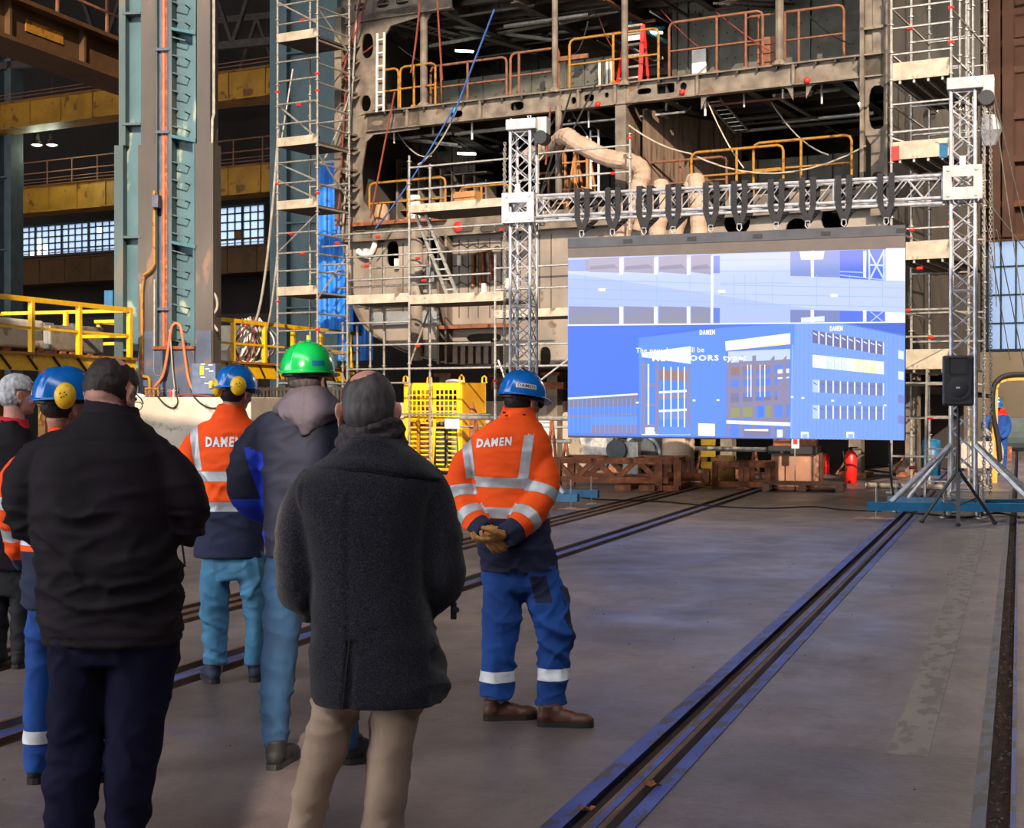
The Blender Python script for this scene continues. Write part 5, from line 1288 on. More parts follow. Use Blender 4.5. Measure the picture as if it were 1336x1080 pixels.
# office windows on the right facade
for r_, (y0, y1) in enumerate(((447, 493), (536, 582), (627, 672), (719, 768))):
    def yy(x, y): return y + (x-947)*((.17, .10, .05, .02)[r_])
    for x in range(947, 1205, 26):
        c = ('#5a5f94', '#e6eeff' if 1060 < x or x < 980 else '#c8d8ff', '#6274ae', '#5f7cc0')[r_]
        if r_ == 1 and 1100 < x < 1180: c = '#e8e8b0'
        if r_ in (2, 3) and x < 970: c = '#a8c4f8'
        zp([(x, yy(x, y0)), (x+21, yy(x+21, y0)), (x+21, yy(x+21, y1)), (x, yy(x, y1))], c)
        zp([(x+3, yy(x, y0)+8), (x+16, yy(x, y0)+16), (x+16, yy(x, y0)+20), (x+3, yy(x, y0)+13)], ('#d8e2ff', '#ffffff', '#4c5c9a', '#4668b8')[r_])
        zp([(x+21, yy(x+21, y0)), (x+25, yy(x+25, y0)), (x+25, yy(x+25, y1)), (x+21, yy(x+21, y1))], '#eef4ff')
for y in (520, 595, 680, 755): zp([(1258, y), (1278, y+4), (1278, y+34), (1258, y+30)], '#cddcff' if y < 600 else '#6a78b8')
for x, y in ((517, 702), (604, 701), (873, 690), (912, 693), (1020, 703), (1118, 711), (1210, 720), (311, 710)): zp([(x-5, y-3), (x+5, y-3), (x+5, y+3), (x-5, y+3)], '#ffffff')
for x in (905, 1070): zp([(x, 816), (x+28, 817), (x+28, 838), (x, 837)], '#f4f8ff'); zp([(x+6, 824), (x+24, 824), (x+24, 840), (x+6, 839)], '#8fa8e8')
zp([(55, 427), (1285, 416), (1285, 420), (55, 432)], '#e8f0ff')
def ptext(s, x, y, hgt, c='#ffffff', bold=0.0, shear=0.0, left=False, wid=None):
    vs, fs = text_mb(s, 1.0, bold, shear)
    w = max(v.x for v in vs)-min(v.x for v in vs); h = max(v.y for v in vs)-min(v.y for v in vs)
    lay[0] += 4; yy_ = SD-.002-lay[0]*.00004
    c0 = Q(*z3(x, y)); sc_ = hgt; sxx = (wid/w) if wid else sc_
    mnx = min(v.x for v in vs)
    pm.add([(c0[0]+(v.x-mnx if left else v.x)*sxx, yy_, c0[1]+v.y*sc_) for v in vs], fs, 0, lin(c))
k3 = 1/2.783*22.0/F
ptext('The new doors will be', 306, 522, .115, left=True, wid=250*k3*1.02)
ptext('MEGADOORS type:', 366, 551, .115, bold=.028, left=True, wid=338*k3*1.02)
ptext('DAMEN', 565, 456, .10, bold=.03, wid=56*k3)
ptext('DAMEN', 1033, 442, .10, bold=.03, wid=44*k3)
o = pm.build('picture', M_pic, parent=scr)
ca = o.data.color_attributes.new('Col', 'FLOAT_COLOR', 'CORNER')
for p_, c in zip(o.data.polygons, pm.c):
    for li in p_.loop_indices: ca.data[li].color = c
# slings and shackles
M_sling = mat('black_sling', '#17161a', '#201f24', rough=.8)
slx = [761, 801, 842, 880, 929, 966, 1014, 1055, 1102, 1157]
for i, px in enumerate(slx):
    x = tp(px, 250, -.2).x; x = min(x, sx1-.06)
    t = thing('lifting_sling', 'black lifting sling wrapped over the truss beam, %s from the left' % ('first','second','third','fourth','fifth','sixth','seventh','eighth','ninth','tenth')[i], 'sling', (x, SD+.05, zbb-.25), FT, 'slings holding the screen')
    for dx in (-.09, .07):
        mb = MB()
        pts = [(x, SD+.06, sz1+.10), (x+dx, -HW-.06, zbb-.03), (x+dx, -HW-.06, zbt+.03), (x+dx, HW+.06, zbt+.03), (x+dx, HW+.06, zbb-.03), (x, SD+.08, sz1+.10)]
        for a, b in zip(pts, pts[1:]): mb.beam(a, b, .085, .02, up=(0, 1, 0) if abs(Vector(b).z-Vector(a).z) > .1 else (0, 0, 1))
        mb.build('strap', M_sling, parent=t)
    MB().tube([(x-.03, SD+.06, sz1+.12), (x-.035, SD+.06, sz1+.05), (x, SD+.06, sz1+.01), (x+.035, SD+.06, sz1+.05), (x+.03, SD+.06, sz1+.12), (x-.03, SD+.06, sz1+.12)], .011, 6).build('shackle', M_alu, parent=t)
# ground frames with outriggers
def outrigger(c, label, beams, struts, lab2):
    t = thing('ground_support', label, 'base frame', (c.x, 0, 0), FT)
    for (a, b) in beams:
        MB().beam(a, b, .1, .12).build('blue_beam', M_blue, parent=t)
        for e in (a, b):
            e = Vector(e); d_ = (Vector(b)-Vector(a)).normalized()*.12*(1 if e == Vector(a) else -1); e = e + d_
            MB().tube([(e.x, e.y, .01), (e.x, e.y, e.z+.28)], .014, 6).build('levelling_screw', M_steel, parent=t)
            MB().rings([(e.x, e.y, 0, .09, .09), (e.x, e.y, .018, .09, .09), (e.x, e.y, .03, .03, .03)], 12).build('foot_disc', M_steel, parent=t)
    MB().box((c.x-.25, -.25, .12), (c.x+.25, .25, .2)).build('base_plate', M_black, parent=t)
    for dx in (-.2, .2): MB().tube([(c.x+dx, -.2, .0), (c.x+dx, -.2, .12)], .045, 10).build('castor', M_steel, parent=t)
    for (a, b) in struts: MB().tube([a, b], .04, 10).build('strut', M_alu, parent=t)
    return t
zb_ = .17
def fl_(px, py): return FT.floor(px, py)
c = cr
outrigger(c, 'blue steel base frame with silver struts under the right truss tower',
    [((c.x-1.25, -.95, zb_), (c.x+1.3, -.45, zb_)), ((c.x-1.1, .55, zb_), (c.x+.3, .1, zb_)), ((c.x+.1, .1, zb_), (c.x+1.5, .85, zb_)), ((c.x-.25, -.6, zb_-.005), (c.x-.2, .55, zb_-.005)), ((c.x+.25, -.6, zb_-.005), (c.x+.25, .55, zb_-.005))],
    [((c.x-.17, -.17, 1.02), (c.x-.95, -.82, .22)), ((c.x+.17, -.17, 1.02), (c.x+.95, -.5, .22)), ((c.x+.17, .17, 1.02), (c.x+1.0, .6, .22)), ((c.x-.17, .17, 1.02), (c.x-.8, .42, .22))], '')
c = cl_
outrigger(c, 'blue steel base frame under the left truss tower, behind the worker',
    [((c.x-1.3, -.5, zb_), (c.x+1.1, -.6, zb_)), ((c.x-.2, -1.6, zb_+.0), (c.x+.55, -.72, zb_)), ((c.x-1.1, .6, zb_), (c.x+1.1, .5, zb_))],
    [((c.x+.17, -.17, 1.02), (c.x+.85, -.56, .22)), ((c.x-.17, -.17, 1.02), (c.x-.9, -.5, .22)), ((c.x+.1, -.17, 1.0), (c.x+.25, -1.0, .22))], '')
M_pad = mat('plywood_pad', '#8f6450', '#a07560', rough=.8)
for i, (cc, dx, dy) in enumerate(((cr, -1.15, -.93), (cl_, .5, -.78), (cl_, 1.0, -.6))):
    MB().box((cc.x+dx-.28, dy-.12, 0), (cc.x+dx+.28, dy+.12, -.0+.012)).build('plywood_pad', M_pad, frame=FT, label='thin reddish plywood pad under the %s' % ('left foot of the right base frame', 'front foot of the left base frame', 'right foot of the left base frame')[i], cat='pad')
# load chains
M_chain = mat('steel_chain', '#a09c96', '#c8c4be', rough=.35, metal=.4, scale=20)
def chain(x, y, z0, z1, label, link=.055):
    mb = MB(); z = z0; i = 0
    while z < z1:
        w = link*.33
        pts = [(-w, 0, .15*link), (-w, 0, .85*link), (0, 0, 1.05*link), (w, 0, .85*link), (w, 0, .15*link), (0, 0, -.05*link), (-w, 0, .15*link)]
        if i % 2: pts = [(0, a, c_) for a, b, c_ in pts]
        mb.tube([(x+a, y+b, z+c_) for a, b, c_ in pts], link*.11, 4, cap=False); z += link*.8; i += 1
    mb.build('load_chain', M_chain, frame=FT, label=label, cat='chain')
chain(cr.x+.28, -.08, .3, tp(1257, 125).z-.1, 'left one of two long load chains hanging beside the right truss tower')
chain(cr.x+.37, .05, .3, tp(1257, 125).z-.1, 'right one of two long load chains hanging beside the right truss tower')
chain(cl_.x-.30, -.05, .3, tp(683, 180).z-.1, 'load chain hanging on the left side of the left truss tower')
chain(cl_.x-.36, .08, 2.2, tp(683, 180).z-.15, 'shorter load chain beside the left truss tower')
# guy wires at the right
for i, (a, b, da, db) in enumerate((((1287, 80), (1345, 330), 2, 6), ((1296, 130), (1345, 480), 1, 5), ((1282, 255), (1345, 335), .1, 3), ((1300, 300), (1345, 520), 1, 6), ((1285, 280), (1318, 470), 2, 8), ((1288, 60), (1300, 400), 3, 8))):
    MB().tube([FT.at(*a, da), FT.at(*b, db)], .009, 5).build('guy_wire', M_cablegrey, frame=FT, label='thin guy wire strung beside the right truss tower, %s' % ('topmost', 'second from the top', 'pale one at the sleeve block', 'low steep one', 'lowest near the window', 'nearly vertical one')[i], cat='wire')

# loudspeaker on tripod
FSp = Frame(0, 0, -17.0)
spos = FW.floor(1250, 684); so = Vector((spos.x, spos.y))
FSp = Frame(so.x, so.y, 17.0)
def ks(px): return (px-1250)/F*so.y
def kz(py): return CH + (HY-py)/F*so.y
st = thing('speaker_stand', 'black tripod stand in front of the right truss tower', 'stand', (0, 0, 0), FSp)
MB().tube([(0, 0, kz(684)+.02), (0, 0, kz(529))], .022, 10).build('pole', M_black, parent=st)
MB().tube([(0, 0, kz(622)-.02), (0, 0, kz(610))], .035, 10).build('collar', M_black, parent=st)
for i, a in enumerate((math.pi*1.5, math.pi*.14, math.pi*.86)):
    e = Vector((math.cos(a)*.52, math.sin(a)*.4, 0.02))
    if i == 0: e = Vector((.0, -.30, .02))
    MB().beam((0, 0, kz(612)), e, .05, .03).build('leg', M_black, parent=st)
    MB().ell(e, (.035, .035, .025), 8, 6).build('rubber_foot', M_rubber, parent=st)
    MB().beam((0, 0, .25), (e.x*.5, e.y*.5, kz(612)*.48), .02, .012).build('brace', M_black, parent=st)
x0, x1 = ks(1230), ks(1270); z0, z1 = kz(530)+.005, kz(464)
sk = thing('loudspeaker', 'black loudspeaker box on top of the tripod stand', 'loudspeaker', (0, 0, z0), FSp)
cab_ = MB(); D_ = .34
cab_.add([(x0, -.14, z0), (x1, -.14, z0), (x1*.8, D_-.14, z0), (x0*.8, D_-.14, z0), (x0, -.14, z1), (x1, -.14, z1), (x1*.8, D_-.14, z1), (x0*.8, D_-.14, z1)], [(0,3,2,1),(4,5,6,7),(0,1,5,4),(1,2,6,5),(2,3,7,6),(3,0,4,7)])
cab_.build('cabinet', M_black, parent=sk, bevel=.03)
M_grille = mat('dark_grille', '#1b1b1f', '#26262b', rough=.6, metal=.3)
zc_ = z0+(z1-z0)*.36
MB().tube([(0, -.146, zc_), (0, -.165, zc_)], (x1-x0)*.42, 28).build('woofer_ring', M_black, parent=sk, smooth=False)
MB().ell((0, -.15, zc_), ((x1-x0)*.39, .03, (x1-x0)*.39), 24, 8).build('woofer_grille', M_grille, parent=sk, smooth=True)
hn = z0+(z1-z0)*.80
MB().add([(x0*.55, -.15, hn-.11), (x1*.55, -.15, hn-.11), (x1*.55, -.15, hn+.1), (x0*.55, -.15, hn+.1), (-.03, -.06, hn-.04), (.03, -.06, hn-.04), (.03, -.06, hn+.04), (-.03, -.06, hn+.04)],
   [(0,1,5,4),(1,2,6,5),(2,3,7,6),(3,0,4,7),(4,5,6,7)]).build('horn', M_grille, parent=sk)
MB().box((x0*.62, -.16, hn-.12), (x1*.62, -.145, hn-.11)).box((x0*.62, -.16, hn+.1), (x1*.62, -.145, hn+.115)).box((x0*.62, -.16, hn-.12), (x0*.55, -.145, hn+.11)).box((x1*.55, -.16, hn-.12), (x1*.62, -.145, hn+.11)).build('horn_rim', M_black, parent=sk)
MB().box((-.025, -.185, zc_-.01), (.025, -.17, zc_+.012)).build('badge', M_alu, parent=sk)
for s_ in (-1, 1): MB().box((s_*x1*.70-.012, -.15, hn-.1), (s_*x1*.70+.012, -.143, hn-.02)).box((s_*x1*.70-.012, -.15, hn+.02), (s_*x1*.70+.012, -.143, hn+.09)).build('port_slot', M_grille, parent=sk)
# cables on the floor
def fcable(pts, r, m, label, z=.012):
    P = [FW.floor(*p) + Vector((0, 0, z)) for p in pts]
    MB().tube(bez(P, 6), r, 5).build('floor_cable', m, label=label, cat='cable')
fcable([(735, 640), (760, 650), (800, 653), (860, 655), (930, 661), (1000, 664), (1060, 662), (1100, 666), (1150, 668)], .012, M_rubber, 'long black cable crossing the floor below the screen')
fcable([(1165, 655), (1180, 668), (1215, 672), (1260, 676), (1300, 670), (1330, 676)], .014, M_rubber, 'black cable lying along the right base frame')
fcable([(1190, 640), (1205, 655), (1230, 650), (1250, 664), (1285, 668)], .016, M_rubber, 'black cable tangle inside the right base frame')
P = [tp(1161, 578, SD+.1), tp(1161, 600, SD+.1), tp(1163, 630, -.1), tp(1170, 650, .0)]; P[-1].z = .02
MB().tube(bez(P, 6), .016, 5).build('floor_cable', M_rubber, frame=FT, label='black cable dropping from the lower right corner of the screen', cat='cable')

# ---------------------------------------------------------------- things under and behind the screen
def slab_box(a, b, m, **k): return MB().box(a, b).build(k.pop('name'), m, **k)
# yellow gas cage
FG = Frame(0, 0, 27.0)
DG = FG.ed.dot(FW.floor(566, 619).xy)
def gp(px, py, d=0): return FG.at(px, py, DG+d)
a, b = gp(527, 612), gp(603, 499)
cg = thing('yellow_cage', 'yellow steel cabinet cage with mesh doors standing left of the worker', 'cage', (a.x, DG, 0), FG)
w = b.x-a.x; H = b.z; dp = 1.15
z00 = .1
for x in (a.x, b.x-.05):
    for y in (0, dp-.05): MB().box((x, DG+y, 0), (x+.05, DG+y+.05, H+.02)).build('corner_post', M_yel, parent=cg)
for z in (z00, H-.05):
    for y in (0, dp-.05): MB().box((a.x, DG+y, z), (b.x, DG+y+.05, z+.05)).build('frame_rail', M_yel, parent=cg)
MB().box((b.x-.02, DG+.05, z00), (b.x, DG+dp-.05, H)).build('side_panel', mat('shaded_yellow_panel', '#c98f1a', '#dba224', rough=.5, scale=2), parent=cg)  # sides catch less light: the cage yellow is darkened in the colour
MB().box((a.x, DG+.05, z00), (a.x+.02, DG+dp-.05, H)).build('side_panel', MATS['shaded_yellow_panel'], parent=cg)
MB().box((a.x, DG+.02, z00), (b.x, DG+dp, z00+.04)).build('floor_plate', M_yel2, parent=cg)
M_yelb = mat('lit_yellow_door', '#f2bd10', '#fccb1c', rough=.45, scale=3)  # sunlit front: brighter yellow put into the door colour
mid = (a.x+b.x)/2
for k_, (x0, x1) in enumerate(((a.x+.05, mid-.01), (mid+.01, b.x-.05))):
    hs = []; nx = 5; W_ = x1-x0
    for i in range(nx):
        for j in range(6):
            cx0 = x0+W_*(.1+.8*i/nx); cw = W_*.8/nx
            zz = H-.14-(j+1)*.125; hs.append([(cx0+.018, zz), (cx0+cw-.018, zz), (cx0+cw-.018, zz+.095), (cx0+.018, zz+.095)])
    for i in range(2):
        for j in range(11):
            zz = z00+.12+j*.105; xx0 = x0+W_*(.12+.45*i); hs.append([(xx0, zz), (xx0+W_*.3, zz), (xx0+W_*.3, zz+.035), (xx0, zz+.035)])
    plate('door', [(x0, z00+.02), (x1, z00+.02), (x1, H-.03), (x0, H-.03)], hs, DG-.01, .012, M_yelb, parent=cg)
MB().box((mid-.02, DG-.05, 1.1), (mid+.02, DG-.02, 1.22)).build('padlock', M_rust, parent=cg)
q0, q1 = gp(581, 559), gp(600, 544); MB().box((q0.x, DG-.03, q0.z), (q1.x, DG-.02, q1.z)).build('notice_sheet', M_white, parent=cg)
for i in range(4): MB().box((q0.x+.04, DG-.032, q1.z-.05-i*.05), (q1.x-.06, DG-.03, q1.z-.04-i*.05)).build('notice_line', M_cablegrey, parent=cg)
for x in (a.x+.03, b.x-.03):
    for y in (.03, dp-.03): MB().tube([(x-.06, DG+y, H), (x-.05, DG+y, H+.13), (x, DG+y, H+.17), (x+.05, DG+y, H+.13), (x+.06, DG+y, H)], .022, 6).build('lifting_eye', M_yel, parent=cg)
MB().ell((mid+.35, DG+.4, H+.03), (.22, .2, .06), 10, 6).build('crumpled_rag', M_white, frame=FG, label='crumpled white rag lying on top of the yellow cage', cat='rag')
for i in range(4):
    x = a.x+.3+i*.42; t = thing('gas_bottle', 'gas bottle inside the yellow cage, %s from the left' % ('first', 'second', 'third', 'fourth')[i], 'gas bottle', (x, DG+.45, z00+.04), FG, 'gas bottles in the cage')
    MB().rings([(x, DG+.45, z00+.04, .12, .12), (x, DG+.45, 1.4, .12, .12), (x, DG+.45, 1.55, .05, .05), (x, DG+.45, 1.66, .03, .03)], 12).build('bottle_body', (M_rustrail, M_colbase, M_cablegrey, M_rust)[i], parent=t, smooth=True)
# rusty lattice frame under the screen
dR = -.0
RF = Frame(0, 0, 14.0)
DR = RF.ed.dot(FW.floor(860, 640).xy)
def rp_(px, py, d=0): return RF.at(px, py, DR+d)
a, b = rp_(722, 600), rp_(886, 598)
zt_ = rp_(860, 600).z; zl = rp_(860, 627).z
rfm = thing('rusty_frame', 'long rusty lattice steel frame lying below the left half of the screen', 'steel frame', (a.x, DR, 0), RF)
for y in (0, 1.3):
    MB().box((a.x, DR+y, zt_-.08), (b.x, DR+y+.1, zt_+.04)).build('top_beam', M_rust, parent=rfm)
    MB().box((a.x, DR+y, zl-.05), (b.x-.2, DR+y+.1, zl+.06)).build('bottom_beam', M_rust, parent=rfm)
    n = 5
    for i in range(n):
        x0 = a.x+(b.x-.4-a.x)*i/n; x1 = a.x+(b.x-.4-a.x)*(i+1)/n
        MB().beam((x0, DR+y+.05, zl if i % 2 else zt_), (x1, DR+y+.05, zt_ if i % 2 else zl), .08, .1).build('diagonal', M_rust, parent=rfm)
    for x in (a.x, b.x-.45, b.x-.1): MB().box((x, DR+y-.02, 0), (x+.14, DR+y+.12, zt_)).build('post', M_rust, parent=rfm)
for f in (0, .3, .6, .93): x = a.x+(b.x-a.x)*f; MB().box((x, DR, zt_-.06), (x+.1, DR+1.4, zt_+.02)).build('cross_beam', M_rust, parent=rfm)
MB().tube([(b.x-.3, DR+.6, zl+.05), (b.x+.5, DR+.6, zl+.05)], .08, 10).build('axle', M_rust, parent=rfm)
MB().tube([(b.x+.42, DR+.6, zl+.05), (b.x+.5, DR+.6, zl+.05)], .16, 12).build('axle_flange', M_rust, parent=rfm)
for i in range(3): x = a.x+1.2+i*.45; MB().box((x, DR-.1, 0), (x+.3, DR+1.4, .1)).build('timber_packing', M_rust, parent=rfm)
# fan unit and duct behind
dF = RF.at(820, 590, DR+2.2)
fan = thing('blower_fan', 'grey blower fan with big round housing under the screen edge', 'fan', (dF.x, DR+2.2, 0), RF)
def rq(px, py, d): return RF.at(px, py, DR+d)
c1 = rq(838, 592, 2.2); r_ = rq(862, 592, 2.2).x - c1.x
M_fan = mat('grey_green_machine', '#7d8484', '#949c9c', rough=.4, metal=.4)
MB().tube([(c1.x, DR+2.0, c1.z), (c1.x, DR+2.7, c1.z)], r_*1.1, 28).build('scroll_housing', M_fan, parent=fan)
MB().tube([(c1.x, DR+1.93, c1.z), (c1.x, DR+2.0, c1.z)], [r_*.85, r_*.95], 28).build('front_ring', mat('dark_machine', '#3a3f44', '#4a4f55', rough=.5), parent=fan)
c2 = rq(808, 586, 1.6); MB().tube([(c2.x, DR+1.2, c2.z), (c2.x, DR+1.9, c2.z)], .2, 18).build('motor', MATS['dark_machine'], parent=fan)
for i in range(12): t_ = i*math.pi/6; MB().beam((c2.x+math.cos(t_)*.2, DR+1.25, c2.z+math.sin(t_)*.2), (c2.x+math.cos(t_)*.2, DR+1.85, c2.z+math.sin(t_)*.2), .015, .015).build('cooling_fin', MATS['dark_machine'], parent=fan)
c3 = rq(783, 585, 1.9); MB().add([(c3.x-.45, DR+1.9, c3.z+.35), (c3.x+.3, DR+1.9, c3.z+.35), (c3.x+.12, DR+1.9, c3.z-.45), (c3.x-.25, DR+1.9, c3.z-.45), (c3.x-.45, DR+2.1, c3.z+.35), (c3.x+.3, DR+2.1, c3.z+.35), (c3.x+.12, DR+2.1, c3.z-.45), (c3.x-.25, DR+2.1, c3.z-.45)],
   [(0,1,2,3),(7,6,5,4),(0,4,5,1),(1,5,6,2),(2,6,7,3),(3,7,4,0)][::1]).build('pale_guard_plate', M_steel, parent=fan)
c4 = rq(824, 600, 1.4); MB().box((c4.x-.16, DR+1.3, 0), (c4.x+.14, DR+1.7, c4.z+.35)).build('motor_foot', M_steel, parent=fan)
c5 = rq(885, 590, 1.8)
P = [(c5.x, DR+1.8, z) for z in [.02+i*.05 for i in range(60)]]
MB().tube(P, [.33*(1 if i % 2 else .95) for i in range(60)], 16).build('vertical_duct', M_duct, frame=RF, label='vertical beige duct standing on the floor behind the rusty frame', cat='duct', smooth=True)
# yellow steel stand and rusty racks
Y1 = Frame(0, 0, 16.0); DY = Y1.ed.dot(FW.floor(960, 638).xy)
def yq(px, py, d=0): return Y1.at(px, py, DY+d)
a, b = yq(915, 634, .5), yq(958, 596, .5)
ys = thing('yellow_stand', 'chunky yellow steel lifting stand with cut out plate, left of the rusty rack', 'stand', (a.x, DY+.5, 0), Y1)
for x in (a.x, a.x+.18, b.x-.1): MB().box((x, DY+.5, 0), (x+.1, DY+.7, b.z)).build('upright', M_yel2, parent=ys)
for i in range(4): MB().box((a.x, DY+.45, .15+i*.22), (a.x+.28, DY+.5, .27+i*.22)).build('tooth_plate', M_yel, parent=ys)
MB().box((a.x+.28, DY+.5, .12), (b.x, DY+.62, .62)).build('side_plate', M_yel2, parent=ys)
MB().box((a.x-.05, DY+.4, 0), (b.x, DY+.9, .07)).build('base', M_yel2, parent=ys)
a, b = yq(929, 641), yq(1004, 603)
rk = thing('rusty_rack', 'low rusty open box rack of welded square posts between yellow stand and pallet', 'rack', (a.x, DY, 0), Y1)
for f in (0, .46, .56, .92):
    x = a.x+(b.x-a.x)*f
    for y in (0, .9): MB().box((x, DY+y, 0), (x+.1, DY+y+.1, b.z)).build('post', M_rust, parent=rk)
for z in (.04, b.z-.1):
    for y in (0, .9): MB().box((a.x, DY+y, z), (b.x, DY+y+.1, z+.1)).build('rail', M_rust, parent=rk)
    for x in (a.x, b.x-.1): MB().box((x, DY, z), (x+.1, DY+1, z+.1)).build('end_rail', M_rust, parent=rk)
a, b = yq(1006, 628, .9), yq(1070, 592, .9)
bx_ = thing('copper_box', 'big rust brown steel box with dark lid behind the pallet', 'box', (a.x, DY+.9, 0), Y1)
MB().box((a.x, DY+.9, 0), (b.x, DY+1.9, b.z)).build('box_body', mat('coppery_plate', '#8a5f48', '#a2745a', rough=.6, scale=2, spots='#b08a70', spot_pos=.62), parent=bx_, bevel=.02)
MB().box((a.x-.05, DY+.8, b.z), (b.x-.05, DY+1.95, b.z+.14)).build('lid', M_rubber, parent=bx_)
MB().box((a.x+.0, DY+1.3, b.z+.14), (b.x-.1, DY+1.9, b.z+.55)).build('upper_box', M_rust, parent=bx_)
a, b = yq(994, 644, -.55), yq(1099, 632, -.55)
pa_ = thing('timber_pallet', 'weathered brown timber pallet on the floor below the screen', 'pallet', (a.x, DY-.55, 0), Y1)
M_pal = mat('pallet_wood', '#6e5040', '#876450', rough=.85, scale=5)
wd = b.x-a.x
for i in range(7): MB().box((a.x, DY-.55+i*.16, .12), (b.x, DY-.55+i*.16+.13, .145)).build('deck_board', M_pal, parent=pa_)
for x in (a.x, a.x+wd/2-.06, b.x-.12):
    for y in (0, .45, .95): MB().box((x, DY-.55+y, .022), (x+.14, DY-.55+y+.12, .12)).build('block', M_pal, parent=pa_)
    MB().box((x, DY-.55, 0), (x+.12, DY+.52, .022)).build('runner', M_pal, parent=pa_)
# fire extinguishers
def extinguisher(px, py, r, h, label):
    p = FW.floor(px, py); t = thing('fire_extinguisher', label, 'extinguisher', p)
    MB().rings([(p.x, p.y, 0, r, r), (p.x, p.y, h*.72, r, r), (p.x, p.y, h*.82, r*.6, r*.6), (p.x, p.y, h*.86, r*.3, r*.3)], 14).build('cylinder', M_red, parent=t, smooth=True)
    MB().box((p.x-.03, p.y-.03, h*.86), (p.x+.03, p.y+.03, h*.92)).box((p.x-.02, p.y-.02, h*.92), (p.x+r*1.1, p.y+.02, h*.95)).build('valve_head', M_black, parent=t)
    MB().tube(bez([(p.x-.02, p.y-.03, h*.9), (p.x-r*1.2, p.y-.06, h*.95), (p.x-r*1.3, p.y-r, h*.6), (p.x-r*.8, p.y-r, h*.35)], 5), .015, 6).build('discharge_hose', M_rubber, parent=t)
extinguisher(1110, 630, .13, .78, 'large red fire extinguisher standing right of the pallet')
extinguisher(1077, 618, .10, .55, 'small red extinguisher beside the rusty box')
p = yq(1037, 578, .2); sgn = thing('warning_sign', 'small white and red warning sign hanging just below the screen', 'sign', (p.x, DY+.2, p.z-.3), Y1)
MB().box((p.x-.06, DY+.2, p.z-.1), (p.x+.08, DY+.21, p.z+.14)).build('sign_plate', M_white, parent=sgn)
MB().box((p.x-.03, DY+.19, p.z-.02), (p.x+.05, DY+.2, p.z+.07)).build('red_symbol', M_redtag, parent=sgn)
MB().tube([(p.x, DY+.22, 0), (p.x, DY+.22, p.z+.14)], .012, 6).build('post', M_steel, parent=sgn)
# bench rails and steel stock behind
for i in range(6):
    px0, px1, py, m = ((700, 745, 575, M_steel), (745, 775, 600, M_white), (900, 1000, 585, M_steel), (1130, 1230, 655, M_plank), (1135, 1225, 640, M_steel), (600, 742, 545, M_steel))[i]
    a = FS.at(px0, py, -1.0-(.8 if i > 2 else 0)); b = FS.at(px1, py, -1.0-(.8 if i > 2 else 0)); a.z = b.z = max(a.z, .06)
    t = thing('steel_rail_stock', ('silver', 'white', 'grey', 'pale', 'dull', 'long silver')[i] + ' tube resting on trestles ' + ('behind the worker', 'behind the left base frame', 'under the middle of the screen', 'low behind the right tower', 'behind the right tower', 'right of the yellow cage')[i], 'tube', (a.x, a.y, 0), FS)
    MB().tube([a, b], .05, 8).build('tube', m, parent=t)
    for e in (a.lerp(b, .15), a.lerp(b, .85)):
        if e.z > .1: MB().beam((e.x-.15, e.y, 0), (e.x, e.y, e.z), .05, .05).build('trestle_leg', M_rust, parent=t); MB().beam((e.x+.15, e.y, 0), (e.x, e.y, e.z), .05, .05).build('trestle_leg', M_rust, parent=t)
# right background: grey cabinet, yellow hoop frame, barrel, heap
c = FW.floor(1275, 632); gc = FW.at(1255, 613, c.y)
t = thing('switch_cabinet', 'pale grey switch cabinet behind the right truss tower', 'cabinet', (c.x, c.y, 0))
a, b = FW.at(1254, 611, c.y), FW.at(1297, 576, c.y)
MB().box((a.x, c.y, a.z), (b.x, c.y+.4, b.z)).build('cabinet_body', mat('cabinet_grey', '#a39a8e', '#b5aca0', rough=.6), parent=t, bevel=.01)
MB().box((a.x+.04, c.y-.01, a.z+.04), (b.x-.04, c.y, b.z-.04)).build('cabinet_door', mat('cabinet_grey_door', '#aaa196', '#b8afa4', rough=.6), parent=t)
q = FW.at(1273, 594, c.y); MB().add([(q.x+u*.06, c.y-.015, q.z+v*.1) for u, v in ((.3, 1), (-.6, -.1), (0, -.05), (-.4, -1), (.6, .15), (.05, .1))], [(0, 1, 2, 5), (5, 2, 3, 4)]).build('flash_symbol', M_black, parent=t)
for x in (a.x+.05, b.x-.1): MB().box((x, c.y+.1, 0), (x+.05, c.y+.15, a.z)).build('leg', M_colbase, parent=t)
hy = 30.0
def hp_(px, py): return FW.at(px, py, hy)
t = thing('yellow_hoop', 'bent yellow steel frame with black hose at the right edge', 'frame', (hp_(1296, 570).x, hy, 0))
P = [hp_(1296, 600), hp_(1297, 540), hp_(1297, 506), hp_(1301, 497), hp_(1312, 493), hp_(1345, 492)]; P[0].z = 0
mb = MB()
for a_, b_ in zip(P, P[1:]): mb.beam(a_, b_, .12, .12, up=(0, 1, 0))
mb.build('bent_beam', mat('ochre_beam', '#c98f3c', '#d8a04a', rough=.6), parent=t)
P = [hp_(x, y) - Vector((0, .1, 0)) for x, y in ((1303, 600), (1300, 570), (1294, 540), (1294, 510), (1300, 496), (1315, 489), (1345, 488))]
MB().tube(bez(P, 5), .05, 8).build('black_hose', M_rubber, parent=t)
MB().tube(bez([hp_(x, y) for x, y in ((1283, 560), (1300, 575), (1306, 590), (1300, 615), (1285, 622), (1262, 630))], 5), .06, 8).build('hose', M_cablegrey, frame=FW, label='thick grey hose curling around the switch cabinet', cat='hose')
p = FW.floor(1215, 620); t = thing('blue_barrel', 'blue barrel standing behind the right truss tower', 'barrel', p)
